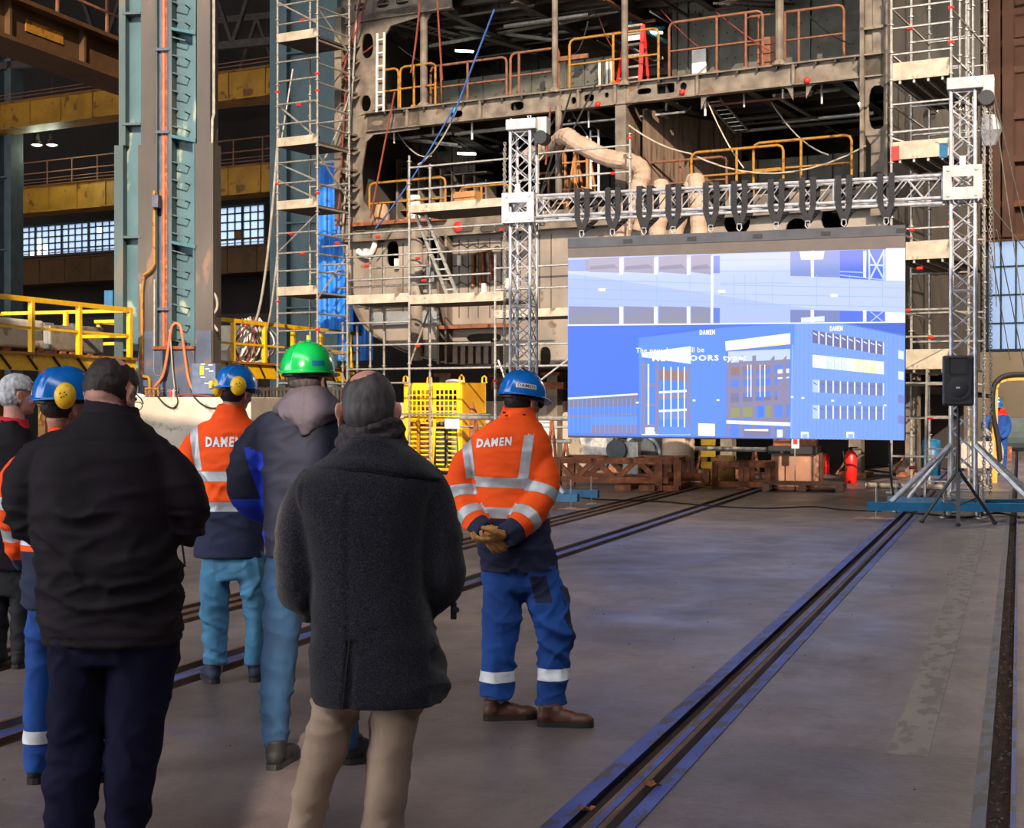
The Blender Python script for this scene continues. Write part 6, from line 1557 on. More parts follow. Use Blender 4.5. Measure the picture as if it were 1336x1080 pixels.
MB().rings([(p.x, p.y, 0, .2, .2), (p.x, p.y, .4, .22, .22), (p.x, p.y, .8, .2, .2)], 14).build('barrel_body', M_blue, parent=t, smooth=True); MB().rings([(p.x, p.y, .8, .17, .17), (p.x, p.y, .83, .17, .17)], 14).build('lid', M_blue, parent=t)
p = FW.floor(1320, 600); t = thing('grey_tank', 'grey cylindrical tank lying at the far right by the beige wall', 'tank', (p.x, p.y, 0))
MB().tube([(p.x-.6, p.y, .75), (p.x+1.5, p.y+.3, .75)], .5, 18).build('shell', M_colfar, parent=t); MB().box((p.x-.3, p.y-.3, 0), (p.x-.1, p.y+.3, .4)).build('saddle', M_rust, parent=t)
a = FW.floor(1310, 606)
MB().box((a.x+.1, a.y-6, 0), (a.x+2.0, a.y+8, .12)).build('step_platform', MATS['pale_concrete'], label='low concrete strip at the far right behind the base frame', cat='kerb') if False else None
# ---------------------------------------------------------------- people
def remesh(mb, voxel, smooth=4):
    me = mb.mesh('t'); o = bpy.data.objects.new('t', me); COL.objects.link(o)
    m = o.modifiers.new('r', 'REMESH'); m.mode = 'VOXEL'; m.voxel_size = voxel; m.adaptivity = 0
    s = o.modifiers.new('s', 'SMOOTH'); s.iterations = smooth; s.factor = .5
    r = bpy.data.meshes.new_from_object(o.evaluated_get(bpy.context.evaluated_depsgraph_get()))
    bpy.data.objects.remove(o); bpy.data.meshes.remove(me); return r
def from_mesh(me):
    mb = MB(); mb.v = [v.co.copy() for v in me.vertices]; mb.f = [tuple(p.vertices) for p in me.polygons]
    mb.m = [p.material_index for p in me.polygons]; mb.c = [None]*len(mb.f); return mb
def wrinkle(me, amp, zf=11.0, xf=4.5, seed=0.0, mask=None, diag=3.0):
    NN = [v.normal.copy() for v in me.vertices]; CC = [v.co.copy() for v in me.vertices]; out = [0.0]*(3*len(CC))
    for i_, (p, nn_) in enumerate(zip(CC, NN)):
        a = amp; out[3*i_:3*i_+3] = p
        if mask: a *= mask(p)
        if a < 1e-5: continue
        w = noise.noise(Vector((p.x*2.2+seed, p.y*2.2, p.z*2.0)))*1.2
        n1 = noise.noise(Vector((p.x*xf+seed+w, p.y*xf, p.z*zf+p.x*diag+w)))
        n2 = noise.noise(Vector((p.x*xf*2.1+9+seed, p.y*xf*2, p.z*zf*1.7-p.x*diag)))
        d = (1-min(1, abs(n1)*3.2))*1.0 + (1-min(1, abs(n2)*3.5))*.45 - .45
        m2 = .35+.95*max(0, noise.noise(Vector((p.x*2.7+4+seed, p.y*2.7, p.z*3.1)))+.35)
        out[3*i_:3*i_+3] = p + nn_*d*a*m2*1.7
    me.vertices.foreach_set('co', out); me.update()
def cmr(rows, n=3):
    """smooth interpolation of ring rows"""
    out = []
    for i in range(len(rows)-1):
        p0, p1, p2, p3 = rows[max(i-1, 0)], rows[i], rows[i+1], rows[min(i+2, len(rows)-1)]
        for k_ in range(n):
            t = k_/n
            out.append(tuple(.5*((2*b)+(c-a)*t+(2*a-5*b+4*c-d)*t*t+(3*b-a-3*c+d)*t**3) for a, b, c, d in zip(p0, p1, p2, p3)))
    out.append(tuple(rows[-1])); return out
M_skin = mat('skin', '#c08a74', '#cf9a84', rough=.55, scale=8, bump=.05, bscale=60)
M_eye = mat('eye_white', '#e8e4de', rough=.2); M_iris = mat('iris', '#3a2c22', rough=.2); M_lip = mat('lip', '#a8645a', rough=.5)
def hair_mat(name, a, b): return mat(name, a, b, rough=.65, scale=45, stretch=(1, 1, .3), bump=.25, bscale=110, lo=.3, hi=.7)
class P:
    def __init__(s, Y): s.Y = Y
    def j(s, px, py, dy=0.0):
        Y = s.Y+dy; return Vector(((px-CX)/F*Y, Y, CH+(HY-py)/F*Y))
    def ring(s, py, xl, xr, ry, dy=0.0, p=2.0):
        Y = s.Y+dy; a, b = (xl-CX)/F*Y, (xr-CX)/F*Y
        return ((a+b)/2, Y, CH+(HY-py)/F*Y, abs(b-a)/2, ry)
def head_mb(neckbase, c, rot, s=1.0):
    mb = MB(); e = lambda q, r, a=None: mb.ell(c + rot @ (Vector(q)*s), [x*s for x in r], 20, 14, rot=(rot.to_3x3() @ a) if a else rot)
    e((0, -.012, .028), (.076, .096, .088)); e((0, -.03, .0), (.070, .078, .075)); e((0, .03, -.02), (.062, .066, .075))
    e((0, .038, -.062), (.047, .05, .045)); e((0, .066, -.088), (.024, .020, .018)); e((0, .02, -.07), (.052, .055, .035))
    e((0, .083, .022), (.042, .014, .012)); e((0, .090, -.008), (.010, .012, .026)); e((0, .102, -.024), (.014, .013, .011))
    e((-.012, .095, -.027), (.008, .008, .007)); e((.012, .095, -.027), (.008, .008, .007))
    e((0, .088, -.052), (.021, .009, .005)); e((0, .087, -.060), (.018, .009, .006))
    for sg in (-1, 1):
        e((sg*.040, .062, -.030), (.022, .022, .022))
        a = Matrix.Rotation(sg*.35, 3, 'Z') @ Matrix.Rotation(-.2, 3, 'X')
        e((sg*.078, -.008, -.010), (.007, .019, .033), a); e((sg*.086, -.016, .002), (.006, .017, .024), a); e((sg*.080, -.004, -.034), (.007, .011, .013), a)
    nb = c + rot @ Vector((0, -.022, -.05))*s
    mb.tube([neckbase - Vector((0, 0, .05)), neckbase, neckbase.lerp(nb, .5), nb], [.072*s, .062*s, .056*s, .056*s], 18)
    return mb
def hand_mb(mb, w, d, n, s, curl=.5, k_=1.0, thick=1.0, thumb=.6):
    """w wrist, d along the hand, n palm side, s thumb side"""
    d = Vector(d).normalized(); n = (Vector(n) - d*Vector(n).dot(d)).normalized(); s = (Vector(s) - d*Vector(s).dot(d) - n*Vector(s).dot(n)).normalized()
    r0 = .0088*thick*k_
    for i in range(4):      # palm built of four metacarpal rays
        o = (.030-.020*i)*k_
        mb.tube([w + s*o*.55, w + d*.045*k_ + s*o*.9, w + d*(.088-.004*abs(i-1))*k_ + s*o], [.015*thick*k_, .0135*thick*k_, .0105*thick*k_], 8)
    for i, L in enumerate((.072, .080, .074, .058)):
        o = (.030-.020*i)*k_; p = w + d*(.086-.004*abs(i-1))*k_ + s*o*1.02; a = curl*.35; pts = [p]
        for f, g in ((.42, .9), (.32, 1.2), (.26, .9)):
            p = p + (d*math.cos(a) + n*math.sin(a))*L*f*k_ + s*(.002*(1.5-i)); pts.append(p); a += curl*g
        mb.tube(pts, [r0*1.08, r0, r0*.95, r0*.78], 8); mb.ell(pts[-1], (r0*.8,)*3, 8, 6)
    p = w + d*.022*k_ + s*.026*k_ + n*.004; a1 = (d*.55 + s*.8 + n*.25).normalized(); a2 = (d*.85 + s*.35 + n*thumb).normalized(); a3 = (d*.9 - s*.05 + n*thumb).normalized()
    q1 = p + a1*.038*k_; q2 = q1 + a2*.032*k_; q3 = q2 + a3*.024*k_
    mb.tube([p, q1, q2, q3], [.015*thick*k_, .0115*thick*k_, .0100*thick*k_, .0082*thick*k_], 8); mb.ell(q3, (.0082*thick*k_,)*3, 8, 6)
def person(label, Y, head, neck, torso, arms, legs, shoes, skin=None, hair=None, hands=(), bodyr=.80):
    """head: (px, py, dy, yaw, pitch, size) in degrees; returns the body object and head frame"""
    s = P(Y); skin = skin or M_skin
    hx, hy_, hd, yaw, pitch, hs = head
    c = s.j(hx, hy_, hd); rot = Matrix.Rotation(rad(-yaw), 3, 'Z') @ Matrix.Rotation(rad(-pitch), 3, 'X')
    hm = remesh(head_mb(s.j(*neck), c, rot, hs), .0045, 3)
    bm_ = MB()
    rg = [s.ring(*t) for t in torso]; rg = [(x, y, z, rx*bodyr, ry*bodyr) for x, y, z, rx, ry in cmr(rg, 2)]
    bm_.rings(rg, 24)
    for A in arms:
        bm_.tube(bez([s.j(*p) for p in A[0]], 4), [r*.62 for r in interp(A[1], 4)], 12)
    for L in legs:
        lr = [s.ring(*t) for t in L]; lr = [(x, y, z, rx*.72, ry*.72) for x, y, z, rx, ry in cmr(lr, 2)]
        bm_.rings(lr, 16)
        f = lr[0] if lr[0][2] < lr[-1][2] else lr[-1]
        bm_.tube([(f[0], f[1], f[2]+.05), (f[0], f[1], .05)], [.045, .04], 10)
    bo = remesh(bm_, .015, 2)
    mb = from_mesh(hm)
    inv = rot.inverted()
    for i, f in enumerate(mb.f):
        q = inv @ (sum((mb.v[j] for j in f), Vector())/len(f) - c)/hs
        if q.y > .083 and -.064 < q.z < -.047 and abs(q.x) < .021: mb.m[i] = 3
    nh = len(mb.v)
    b2 = from_mesh(bo); mb.add(b2.v, b2.f, 0)
    for H in hands:
        h_ = MB(); hand_mb(h_, *H); h_.tube([Vector(H[0]) - Vector(H[1]).normalized()*.03, Vector(H[0])], [.028, .026], 10)
        hme = remesh(h_, .0045, 2); b3_ = from_mesh(hme); mb.add(b3_.v, b3_.f, 0); bpy.data.meshes.remove(hme)
    for sg in (-1, 1):
        ec = Vector((sg*.030, .072, .000)); mb.ell(c + rot @ (ec*hs), (.0125*hs,)*3, 12, 8, 1)
        mb.ell(c + rot @ ((ec + Vector((0, .0095, 0)))*hs), (.0055*hs, .0035*hs, .0055*hs), 10, 6, 2, rot=rot)
    body = mb.build('person', [skin, M_eye, M_iris, M_lip], label=label, cat='person', smooth=True)
    if hair:
        fn, hmat = hair
        hm.update(); tk = []
        for v in hm.vertices:
            q = inv @ (v.co - c)/hs; tk.append(fn(q))
        used = {}; vs = []; fs = []
        for p in hm.polygons:
            if all(tk[i] > 0 for i in p.vertices):
                f = []
                for i in p.vertices:
                    if i not in used:
                        v = hm.vertices[i]; t = tk[i]*(.85+.25*noise.noise(v.co*70)+.2*noise.noise(v.co*30))
                        used[i] = len(vs); vs.append(v.co + v.normal*(.001+t))
                    f.append(used[i])
                fs.append(f)
        MB().add(vs, fs).build('hair', hmat, parent=body, smooth=True)
        mb = MB()
        for sg in (-1, 1): mb.tube([c + rot @ (Vector((sg*.016, .086, .020))*hs), c + rot @ (Vector((sg*.032, .084, .024))*hs), c + rot @ (Vector((sg*.045, .074, .018))*hs)], .0028, 6)
        mb.build('eyebrows', hmat, parent=body)
    bpy.data.meshes.remove(hm); bpy.data.meshes.remove(bo)
    body['hc'] = tuple(c)
    return body, c, rot
def interp(r, n):
    out = []
    for a, b in zip(r, r[1:]): out += [a+(b-a)*i/n for i in range(n)]
    return out + [r[-1]]
def ear_zone(q): return abs(q.x) > .070 and -.036 < q.y < .026 and -.058 < q.z < .034
def hair_full(q, th=.007, crown=None, nape=-.062):
    if ear_zone(q): return 0
    if q.y > .045 and q.z < .060 + (abs(q.x)*.15): return 0
    if q.z < nape: return 0
    if q.y > -.02 and q.z < -.028: return 0
    if q.y > .012 and q.z < .028: return 0
    if crown:
        d = math.sqrt((q.x-crown[0])**2 + (q.y-crown[1])**2)
        if q.z > .045 and d < crown[2]*(1+.18*noise.noise(q*40)): return 0
    e = min(1, max(.15, (q.z-nape)/.03)); return th*e
# ---- garments
def torso_mb(s, rows, n=36, sub=3, p=2.3):
    mb = MB(); mb.rings(cmr([s.ring(*t) for t in rows], sub), n, p=p); return mb
def sleeve(mb, s, A, n=18, sub=5):
    P_ = [s.j(*p) for p in A[0]]; R_ = list(A[1]); mid = mb.v and sum((v.x for v in mb.v), 0)/len(mb.v) or P_[0].x
    a = P_[0].copy(); a.x += math.copysign(.075, mid-a.x); a.z += .022; b = P_[0].copy(); b.z -= .012; b.x += math.copysign(.018, mid-b.x)
    P_ = [a, b] + P_[1:]; R_ = [R_[0]*.52, R_[0]*.84] + R_[1:]
    mb.tube(bez(P_, sub), interp(R_, sub), n)
def axis_pts(s, A): return bez([s.j(*p) for p in A[0]], 5)
class Garment:
    def __init__(g, me, mats, s):
        g.bm = bmesh.new(); g.bm.from_mesh(me); g.mats = mats; g.s = s
        for f in g.bm.faces: f.material_index = 0; f.smooth = True
    def cut(g, co, no, sel):
        fs = [f for f in g.bm.faces if sel(f.calc_center_median())]
        ge = set(fs)
        for f in fs: ge.update(f.edges); ge.update(f.verts)
        bmesh.ops.bisect_plane(g.bm, geom=list(ge), plane_co=co, plane_no=no, dist=1e-5)
    def paint(g, sel, mi):
        for f in g.bm.faces:
            if sel(f.calc_center_median(), f.normal): f.material_index = mi
    def band(g, co, no, w, sel, parent, name, m, off=.0025, label=None):
        no = Vector(no).normalized(); co = Vector(co)
        near = lambda c: abs((c-co).dot(no)) < w/2+.03 and sel(c)
        g.cut(co+no*w/2, no, near); g.cut(co-no*w/2, no, near)
        fs = [f for f in g.bm.faces if abs((f.calc_center_median()-co).dot(no)) < w/2 and sel(f.calc_center_median())]
        g.extract(fs, parent, name, m, off, label)
    def extract(g, fs, parent, name, m, off=.0025, label=None):
        g.bm.normal_update(); used = {}; vs = []; F_ = []
        for f in fs:
            r = []
            for v in f.verts:
                if v not in used: used[v] = len(vs); vs.append(v.co + v.normal*off)
                r.append(used[v])
            F_.append(r)
        if F_: return MB().add(vs, F_).build(name, m, parent=parent, smooth=True, label=label)
    def done(g, name, parent, label=None):
        bmesh.ops.triangulate(g.bm, faces=[f for f in g.bm.faces if len(f.verts) > 4])
        me = bpy.data.meshes.new('t'); g.bm.to_mesh(me); mb = from_mesh(me); bpy.data.meshes.remove(me); g.bm.free()
        return mb.build(name, g.mats, parent=parent, smooth=True, label=label)
def near_arm(s, A, f0=.12, k_=1.16):
    ax = bez([s.j(*p) for p in A[0]], 4); rs = interp(A[1], 4); n = len(ax)
    xs = [a.x for a in ax]; ys = [a.y for a in ax]; zs = [a.z for a in ax]; m_ = max(rs)*k_+.012
    B = (min(xs)-m_, max(xs)+m_, min(ys)-m_, max(ys)+m_, min(zs)-m_, max(zs)+m_)
    def fn(c):
        if not (B[0] < c.x < B[1] and B[2] < c.y < B[3] and B[4] < c.z < B[5]): return False
        best = 9; bi = 0
        for i, a in enumerate(ax):
            d = (c-a).length
            if d < best: best = d; bi = i
        return bi >= n*f0 and best < rs[bi]*k_+.008
    return fn, ax
def simple(name, mb, m, parent, voxel=.010, smooth=4, amp=.006, seed=0, label=None, **k_):
    me = remesh(mb, voxel, smooth)
    if amp: wrinkle(me, amp, seed=seed, **k_)
    o = from_mesh(me).build(name, m, parent=parent, smooth=True, label=label); bpy.data.meshes.remove(me); return o
def trousers(s, rows_l, rows_r, pelvis, m, parent, seed, name='trousers', amp=.007, extra=None, voxel=.010, zf=8):
    mb = MB()
    for rows in (rows_l, rows_r): mb.rings(cmr([s.ring(*t) for t in rows], 3), 24, p=2.2)
    mb.rings(cmr([s.ring(*t) for t in pelvis], 3), 28, p=2.3)
    me = remesh(mb, voxel, 5); wrinkle(me, amp, zf=zf, xf=4, seed=seed, diag=5)
    return me
def shoe(parent, x, y, ang, m, sole, L=.29, lace=None, h=.11, name='shoe', label=None):
    """heel at (x, y), toe direction ang measured from +x"""
    a = rad(ang); d = Vector((math.cos(a), math.sin(a), 0)); t = Vector((-math.sin(a), math.cos(a), 0)); o = Vector((x, y, 0))
    R3 = Matrix((d, t, Vector((0, 0, 1)))).transposed()
    mb = MB()
    mb.ell(o+d*.045+Vector((0, 0, .05)), (.045, .038, .045), 16, 10, rot=R3); mb.ell(o+d*.13+Vector((0, 0, .045)), (.085, .040, .042), 16, 10, rot=R3)
    mb.ell(o+d*(L-.075)+Vector((0, 0, .036)), (.072, .047, .034), 16, 10, rot=R3); mb.ell(o+d*.085+Vector((0, 0, .065)), (.06, .038, .05), 16, 10, rot=R3)
    mb.tube([o+d*.055+Vector((0, 0, .05)), o+d*.05+Vector((0, 0, h))], [.045, .043], 14)
    me = remesh(mb, .007, 3); sh = from_mesh(me).build(name, m, parent=parent, smooth=True, label=label); bpy.data.meshes.remove(me)
    n = 20; ol = []
    for i in range(n):
        u = 2*math.pi*i/n; lx = math.cos(u); w = .048 if lx > 0 else .042; w *= (1-.15*math.exp(-((lx+.15)/.25)**2))
        sx2 = math.copysign(abs(lx)**.6, lx); sy2 = math.copysign(abs(math.sin(u))**.6, math.sin(u)); ol.append(o + d*(L/2*(1+sx2*.98)-.002) + t*sy2*w)
    vs = [q+Vector((0, 0, .001)) for q in ol] + [q+Vector((0, 0, .028)) for q in ol]
    MB().add(vs, [tuple(range(n-1, -1, -1)), tuple(range(n, 2*n))] + [(i, (i+1) % n, (i+1) % n+n, i+n) for i in range(n)]).build('sole', sole, parent=sh)
    if lace:
        for i in range(4):
            q = o+d*(.115+.022*i)+Vector((0, 0, .105-.011*i)); MB().tube([q-t*.022-Vector((0, 0, .008)), q, q+t*.022-Vector((0, 0, .008))], .003, 5).build('lace', lace, parent=sh)
    return sh
def helmet(body, c, rot, m, label, s=1.0, up=.035, tilt=0, sticker=True, muffs=None, plate_=None, ridges=(0,), name='helmet'):
    """hard hat shell with brim, peak, ridge lines, stickers"""
    hr = rot @ Matrix.Rotation(rad(tilt), 3, 'X'); C_ = c + rot @ Vector((0, -.008, up))*s
    def pt(u, f, off=0.0):
        ph = f*math.pi/2; rr = math.cos(ph)**.82 if f < 1 else 0
        x, y, z = (.112+off)*rr*math.cos(u), (.138+off)*rr*math.sin(u), (.125+off)*math.sin(ph)**1.05
        b = 0
        for rx in ridges:
            b += .0045*math.exp(-((x-rx)/.006)**2)*min(1, (1-f)*3+.2 if y < 0 else 1)*min(1, f*3)
        k_ = 1+b/.12
        return C_ + hr @ (Vector((x*k_, y*k_, z*k_+b))*s)
    nu, nv = 72, 22; vs = []; fs = []
    for j in range(nv+1):
        for i in range(nu): vs.append(pt(2*math.pi*i/nu, j/nv*.995))
    for j in range(nv):
        for i in range(nu): a = j*nu+i; b = j*nu+(i+1) % nu; fs.append((a, b, b+nu, a+nu))
    fs.append(tuple(nv*nu+i for i in range(nu)))
    o0 = len(vs)
    for j, (ext, dz) in enumerate(((.0, -.002), (.010, -.006), (.010, -.010), (-.006, -.010))):
        for i in range(nu):
            u = 2*math.pi*i/nu; pk = max(0, math.sin(u))**3*.045 + max(0, -math.sin(u))**4*.010
            e = ext + (pk if j in (1, 2) else 0)
            vs.append(C_ + hr @ (Vector(((.112+e)*math.cos(u), (.138+e)*math.sin(u), dz-(pk*.35 if j in (1, 2) else 0)))*s))
    for i in range(nu): i2 = (i+1) % nu; fs.append((o0+i, o0+i2, i2, i))
    for j in range(3):
        for i in range(nu): a = o0+j*nu+i; b = o0+j*nu+(i+1) % nu; fs.append((a, a+nu, b+nu, b))
    he = MB().add(vs, fs).build(name, m, parent=body, smooth=True, label=label)
    mb = MB(); mb.tube([C_ + hr @ (Vector((.098*math.cos(u), .122*math.sin(u), -.02))*s) for u in [2*math.pi*i/24 for i in range(25)]], .008, 6)
    mb.build('headband', M_black, parent=he)
    def decal(u0, u1, f0, f1, mm, nm, off=.0016, n=6):
        vs = [pt(u0+(u1-u0)*i/n, f0+(f1-f0)*j/3, off) for j in range(4) for i in range(n+1)]
        MB().add(vs, [(j*(n+1)+i, j*(n+1)+i+1, (j+1)*(n+1)+i+1, (j+1)*(n+1)+i) for j in range(3) for i in range(n)]).build(nm, mm, parent=he)
    return he, pt, decal, C_, hr
def decal_text(pt, he, txt, u0, u1, f0, f1, m):
    vs, fs = text_mb(txt, 1.0, .02); x0 = min(v.x for v in vs); x1 = max(v.x for v in vs); y0 = min(v.y for v in vs); y1 = max(v.y for v in vs)
    MB().add([pt(u0+(u1-u0)*(v.x-x0)/(x1-x0), f0+(f1-f0)*(v.y-y0)/(y1-y0), .0026) for v in vs], fs).build('lettering', m, parent=he)
def ear_muff(he, c, nrm, m=None):
    nrm = Vector(nrm).normalized(); up = Vector((0, 0, 1)); x = up.cross(nrm).normalized(); z = nrm.cross(x)
    R3 = Matrix((x, nrm, z)).transposed()
    q = MB().ell(c, (.042, .026, .052), 20, 12, rot=R3).ell(c-nrm*.012, (.046, .014, .056), 20, 10, rot=R3)
    o = q.build('ear_muff', m or mat('muff_yellow', '#e8b010', '#f4c020', rough=.4), parent=he, smooth=True)
    MB().ell(c-nrm*.024, (.043, .012, .052), 18, 8, rot=R3).build('cushion', M_black, parent=o, smooth=True)
    for dx, dz in ((-.012, .008), (.006, .012), (.004, -.006), (-.006, -.008), (.014, .002)):
        MB().ell(c+nrm*.0255+x*dx+z*dz, (.0035, .0018, .0035), 6, 4, rot=R3).build('ink_mark', M_black, parent=o)
    return o
def project_text(body, s, me_bvh, txt, px0, px1, py0, py1, m, bold=.03, shear=0, name='lettering', slope=0.0):
    vs, fs = text_mb(txt, 1.0, bold, shear)
    bm = bmesh.new(); V = [bm.verts.new(v) for v in vs]
    for f in fs:
        try: bm.faces.new([V[i] for i in f])
        except ValueError: pass
    x0 = min(v.x for v in vs); x1 = max(v.x for v in vs); y0 = min(v.y for v in vs); y1 = max(v.y for v in vs)
    for i in range(1, 24):
        bmesh.ops.bisect_plane(bm, geom=bm.verts[:]+bm.edges[:]+bm.faces[:], plane_co=(x0+(x1-x0)*i/24, 0, 0), plane_no=(1, 0, 0))
    bm.verts.index_update(); out = []
    for v in bm.verts:
        u, w = (v.co.x-x0)/(x1-x0), (v.co.y-y0)/(y1-y0)
        px = px0+(px1-px0)*u; py = py1+(py0-py1)*w + slope*(px-px0)
        q = s.j(px, py, 0); o = Vector((q.x, s.Y-1.0, q.z))
        h = me_bvh.ray_cast(Vector((q.x, s.Y-1.0, q.z)), Vector((0, 1, 0)))
        y = h[0].y if h[0] else s.Y
        out.append(Vector((q.x, y-.0035, q.z)))
    fs = [tuple(v.index for v in f.verts) for f in bm.faces]; bm.free()
    MB().add(out, fs).build(name, m, parent=body)

M_reflect = mat('reflective_tape', '#a9abb0', '#c2c4c8', rough=.45, metal=.25, scale=20, lo=.3, hi=.7)
M_reflw = mat('white_reflective_tape', '#d8dade', '#eceef0', rough=.4, scale=12)
M_orange = mat('hivis_orange', '#ee4c0e', '#ff5a14', spec=.3, rough=.8, scale=3, bump=.12, bscale=140)
M_navy = mat('navy_work_cloth', '#161c38', '#1e2544', rough=.85, scale=4, bump=.12, bscale=120)
M_workblue = mat('royal_blue_work_cloth', '#0d3a80', '#144a98', rough=.85, scale=4, bump=.12, bscale=120)
M_blackcloth = mat('black_jacket_cloth', '#110a12', '#190f1a', rough=.8, spec=.25, scale=4, bump=.1, bscale=150)
M_navytrouser = mat('dark_navy_suit_cloth', '#0e0e26', '#15152f', spec=.15, rough=.85, scale=5, bump=.08, bscale=200)
def wool():
    m = mat('charcoal_wool', '#15141a', '#35333d', spec=.1, rough=.95, scale=240, detail=3, lo=.42, hi=.68, bump=.35, bscale=260, sheen=.15); return m
M_wool = wool()
M_scarf = mat('grey_knit_scarf', '#2b2529', '#453c42', rough=.95, scale=60, bump=.5, bscale=90)
M_khaki = mat('beige_chino_cloth', '#8d7766', '#9d8774', rough=.85, scale=5, bump=.1, bscale=180)
M_jean = mat('light_blue_denim', '#336a8e', '#4c82a4', rough=.85, scale=6, bump=.15, bscale=160, stretch=(1.6, 1.6, .6))
M_jeand = mat('mid_blue_denim', '#10304e', '#1a4064', rough=.85, scale=6, bump=.15, bscale=160, stretch=(1.6, 1.6, .6))
M_darktr = mat('black_trouser_cloth', '#15141a', '#1d1c22', rough=.85)
M_hood = mat('grey_plum_hood', '#4a4450', '#5a525e', rough=.9, bump=.15, bscale=140)
M_glove = mat('tan_leather_glove', '#a8743a', '#c8924e', rough=.7, scale=18, spots='#8a5c2c', spot_pos=.58, spot_scale=14, bump=.4, bscale=50)
M_brownshoe = mat('brown_shoe_leather', '#4a2c20', '#66402e', rough=.5, scale=12)
M_blackshoe = mat('black_shoe_suede', '#0c0c0e', '#151517', rough=.7)
M_solebr = mat('dark_sole', '#1c1614', '#2a221e', rough=.7)
M_helmb = mat('helmet_blue', '#0a63b8', '#0e6cc4', rough=.25, coat=.4)
M_helmg = mat('helmet_green', '#0c9a48', '#10a650', rough=.22, coat=.5)
H_grey = hair_mat('silver_hair', '#8f8d92', '#d4d2d4'); H_dark = hair_mat('dark_brown_hair', '#17100e', '#30211c'); H_salt = hair_mat('grey_brown_hair', '#2c2628', '#5a5153'); H_black = hair_mat('black_hair', '#120e0e', '#241c1a')
M_pink = mat('fair_skin', '#c88c7c', '#d8a090', rough=.55, scale=8, bump=.05, bscale=60)

# ---- 1: worker in orange jacket, gloved hands behind his back
s = P(7.4)
A7 = [([(617, 583, .0), (603, 618, .0), (604, 652, -.03), (620, 680, -.14), (634, 692, -.2)], [.07, .078, .072, .062, .052]),
      ([(704, 590, -.0), (709, 622, -.05), (703, 652, -.10), (680, 683, -.19), (658, 699, -.24)], [.078, .084, .078, .066, .056])]
T7 = [(744, 626, 726, .155), (720, 625, 724, .155), (700, 623, 718, .15), (660, 620, 716, .145), (620, 616, 718, .145), (595, 612, 720, .14), (577, 612, 719, .125), (565, 620, 715, .115), (556, 630, 708, .10), (546, 646, 701, .085)]
LL = [(908, 626, 672, .085, .0), (890, 625, 673, .09), (870, 627, 672, .09), (835, 629, 676, .095), (800, 629, 682, .105), (770, 629, 683, .115), (745, 629, 690, .12)]
LR = [(918, 698, 741, .085, -.08), (895, 700, 737, .08, -.08), (870, 704, 741, .085, -.06), (840, 703, 746, .095, -.05), (815, 700, 748, .10, -.05), (790, 690, 745, .11, -.03), (765, 678, 738, .12), (745, 668, 727, .12)]
wl, wr_ = s.j(634, 690, -.2), s.j(660, 697, -.24)
b7, c7, r7 = person('man in orange jacket and blue helmet with gloved hands clasped behind his back', 7.4, (682, 523, .02, 42, 12, .98), (676, 552, .01), T7, A7, (LL, LR), None,
    hair=(lambda q: hair_full(q, .006), H_black), hands=((wl, (.6, -.2, -.8), (.3, .9, .2), (1, 0, .2), .9, .9), (wr_, (-1, -.05, -.25), (-.1, .3, 1), (-.2, -1, .3), .7, .9)), bodyr=.8)
mb = torso_mb(s, T7)
for A in A7: sleeve(mb, s, A)
mb.rings(cmr([s.ring(*t) for t in ((556, 648, 702, .10), (548, 651, 702, .098, .01), (538, 654, 699, .095, .015), (530, 656, 697, .09, .02))], 2), 24)
me = remesh(mb, .0095, 4); wrinkle(me, .010, zf=9, xf=4, seed=3, mask=lambda p: 1.25 if p.z < 1.25 else .7)
bvh = BVHTree.FromPolygons([v.co.copy() for v in me.vertices], [tuple(p.vertices) for p in me.polygons])
g = Garment(me, [M_orange, M_navy], s)
al, axl = near_arm(s, A7[0], .14); ar, axr = near_arm(s, A7[1], .14)
arm = lambda c: al(c) or ar(c)
tor = lambda c: not arm(c)
zn = s.j(676, 676).z
for nm, (z, py) in {'a': (0, 628), 'b': (0, 667)}.items():
    g.band(s.j(670, py), (0.03, 0, 1), .052, tor, b7, 'reflective_band', M_reflect)
hemz = s.j(670, 674).z
g.cut((0, 0, hemz), (0, 0, 1), lambda c: abs(c.z-hemz) < .03 and tor(c)); g.paint(lambda c, n: c.z < hemz and tor(c), 1)
for fn, ax in ((al, axl), (ar, axr)):
    n = len(ax)
    for f in (.44, .66):
        i = int(n*f); g.band(ax[i], (ax[i+1]-ax[i-1]), .055, lambda c, fn=fn, q=ax[i]: (c-q).length < .16 and fn(c), b7, 'reflective_band', M_reflect)
    i = int(n*.80); co, no = ax[i], (ax[i+1]-ax[i-1]).normalized()
    g.cut(co, no, lambda c: (c-co).length < .2 and fn(c)); g.paint(lambda c, n_, co=co, no=no, fn=fn: (c-co).length < .3 and (c-co).dot(no) > 0 and fn(c), 1)
for (xa, xb, sl_) in ((603, 613, -.12), (676, 687, .14)):
    qa, qb = s.j(xa, 600).x, s.j(xb, 600).x; lim = s.j(670, 622).z
    sel = lambda c: c.z > lim and not (al(c) and c.x < qa-.05) and c.z < s.j(670, 556).z
    no = Vector((1, 0, -sl_)).normalized()
    g.band(s.j((xa+xb)/2+4, 598), no, .05, lambda c: sel(c) and abs((c-s.j((xa+xb)/2, 598)).dot(no)) < .12 and c.z < s.j(670, 566).z, b7, 'reflective_band', M_reflect)
g.done('jacket', b7); bpy.data.meshes.remove(me)
project_text(b7, s, bvh, 'DAMEN', 622, 668, 572, 583, M_reflw, bold=.045, shear=.12, slope=-.07)
for px, py in ((658, 538), (661, 542), (684, 541)): q = s.j(px, py, -.10); MB().box(q-Vector((.008, .004, .004)), q+Vector((.008, .004, .004))).build('collar_toggle', M_black, parent=b7)
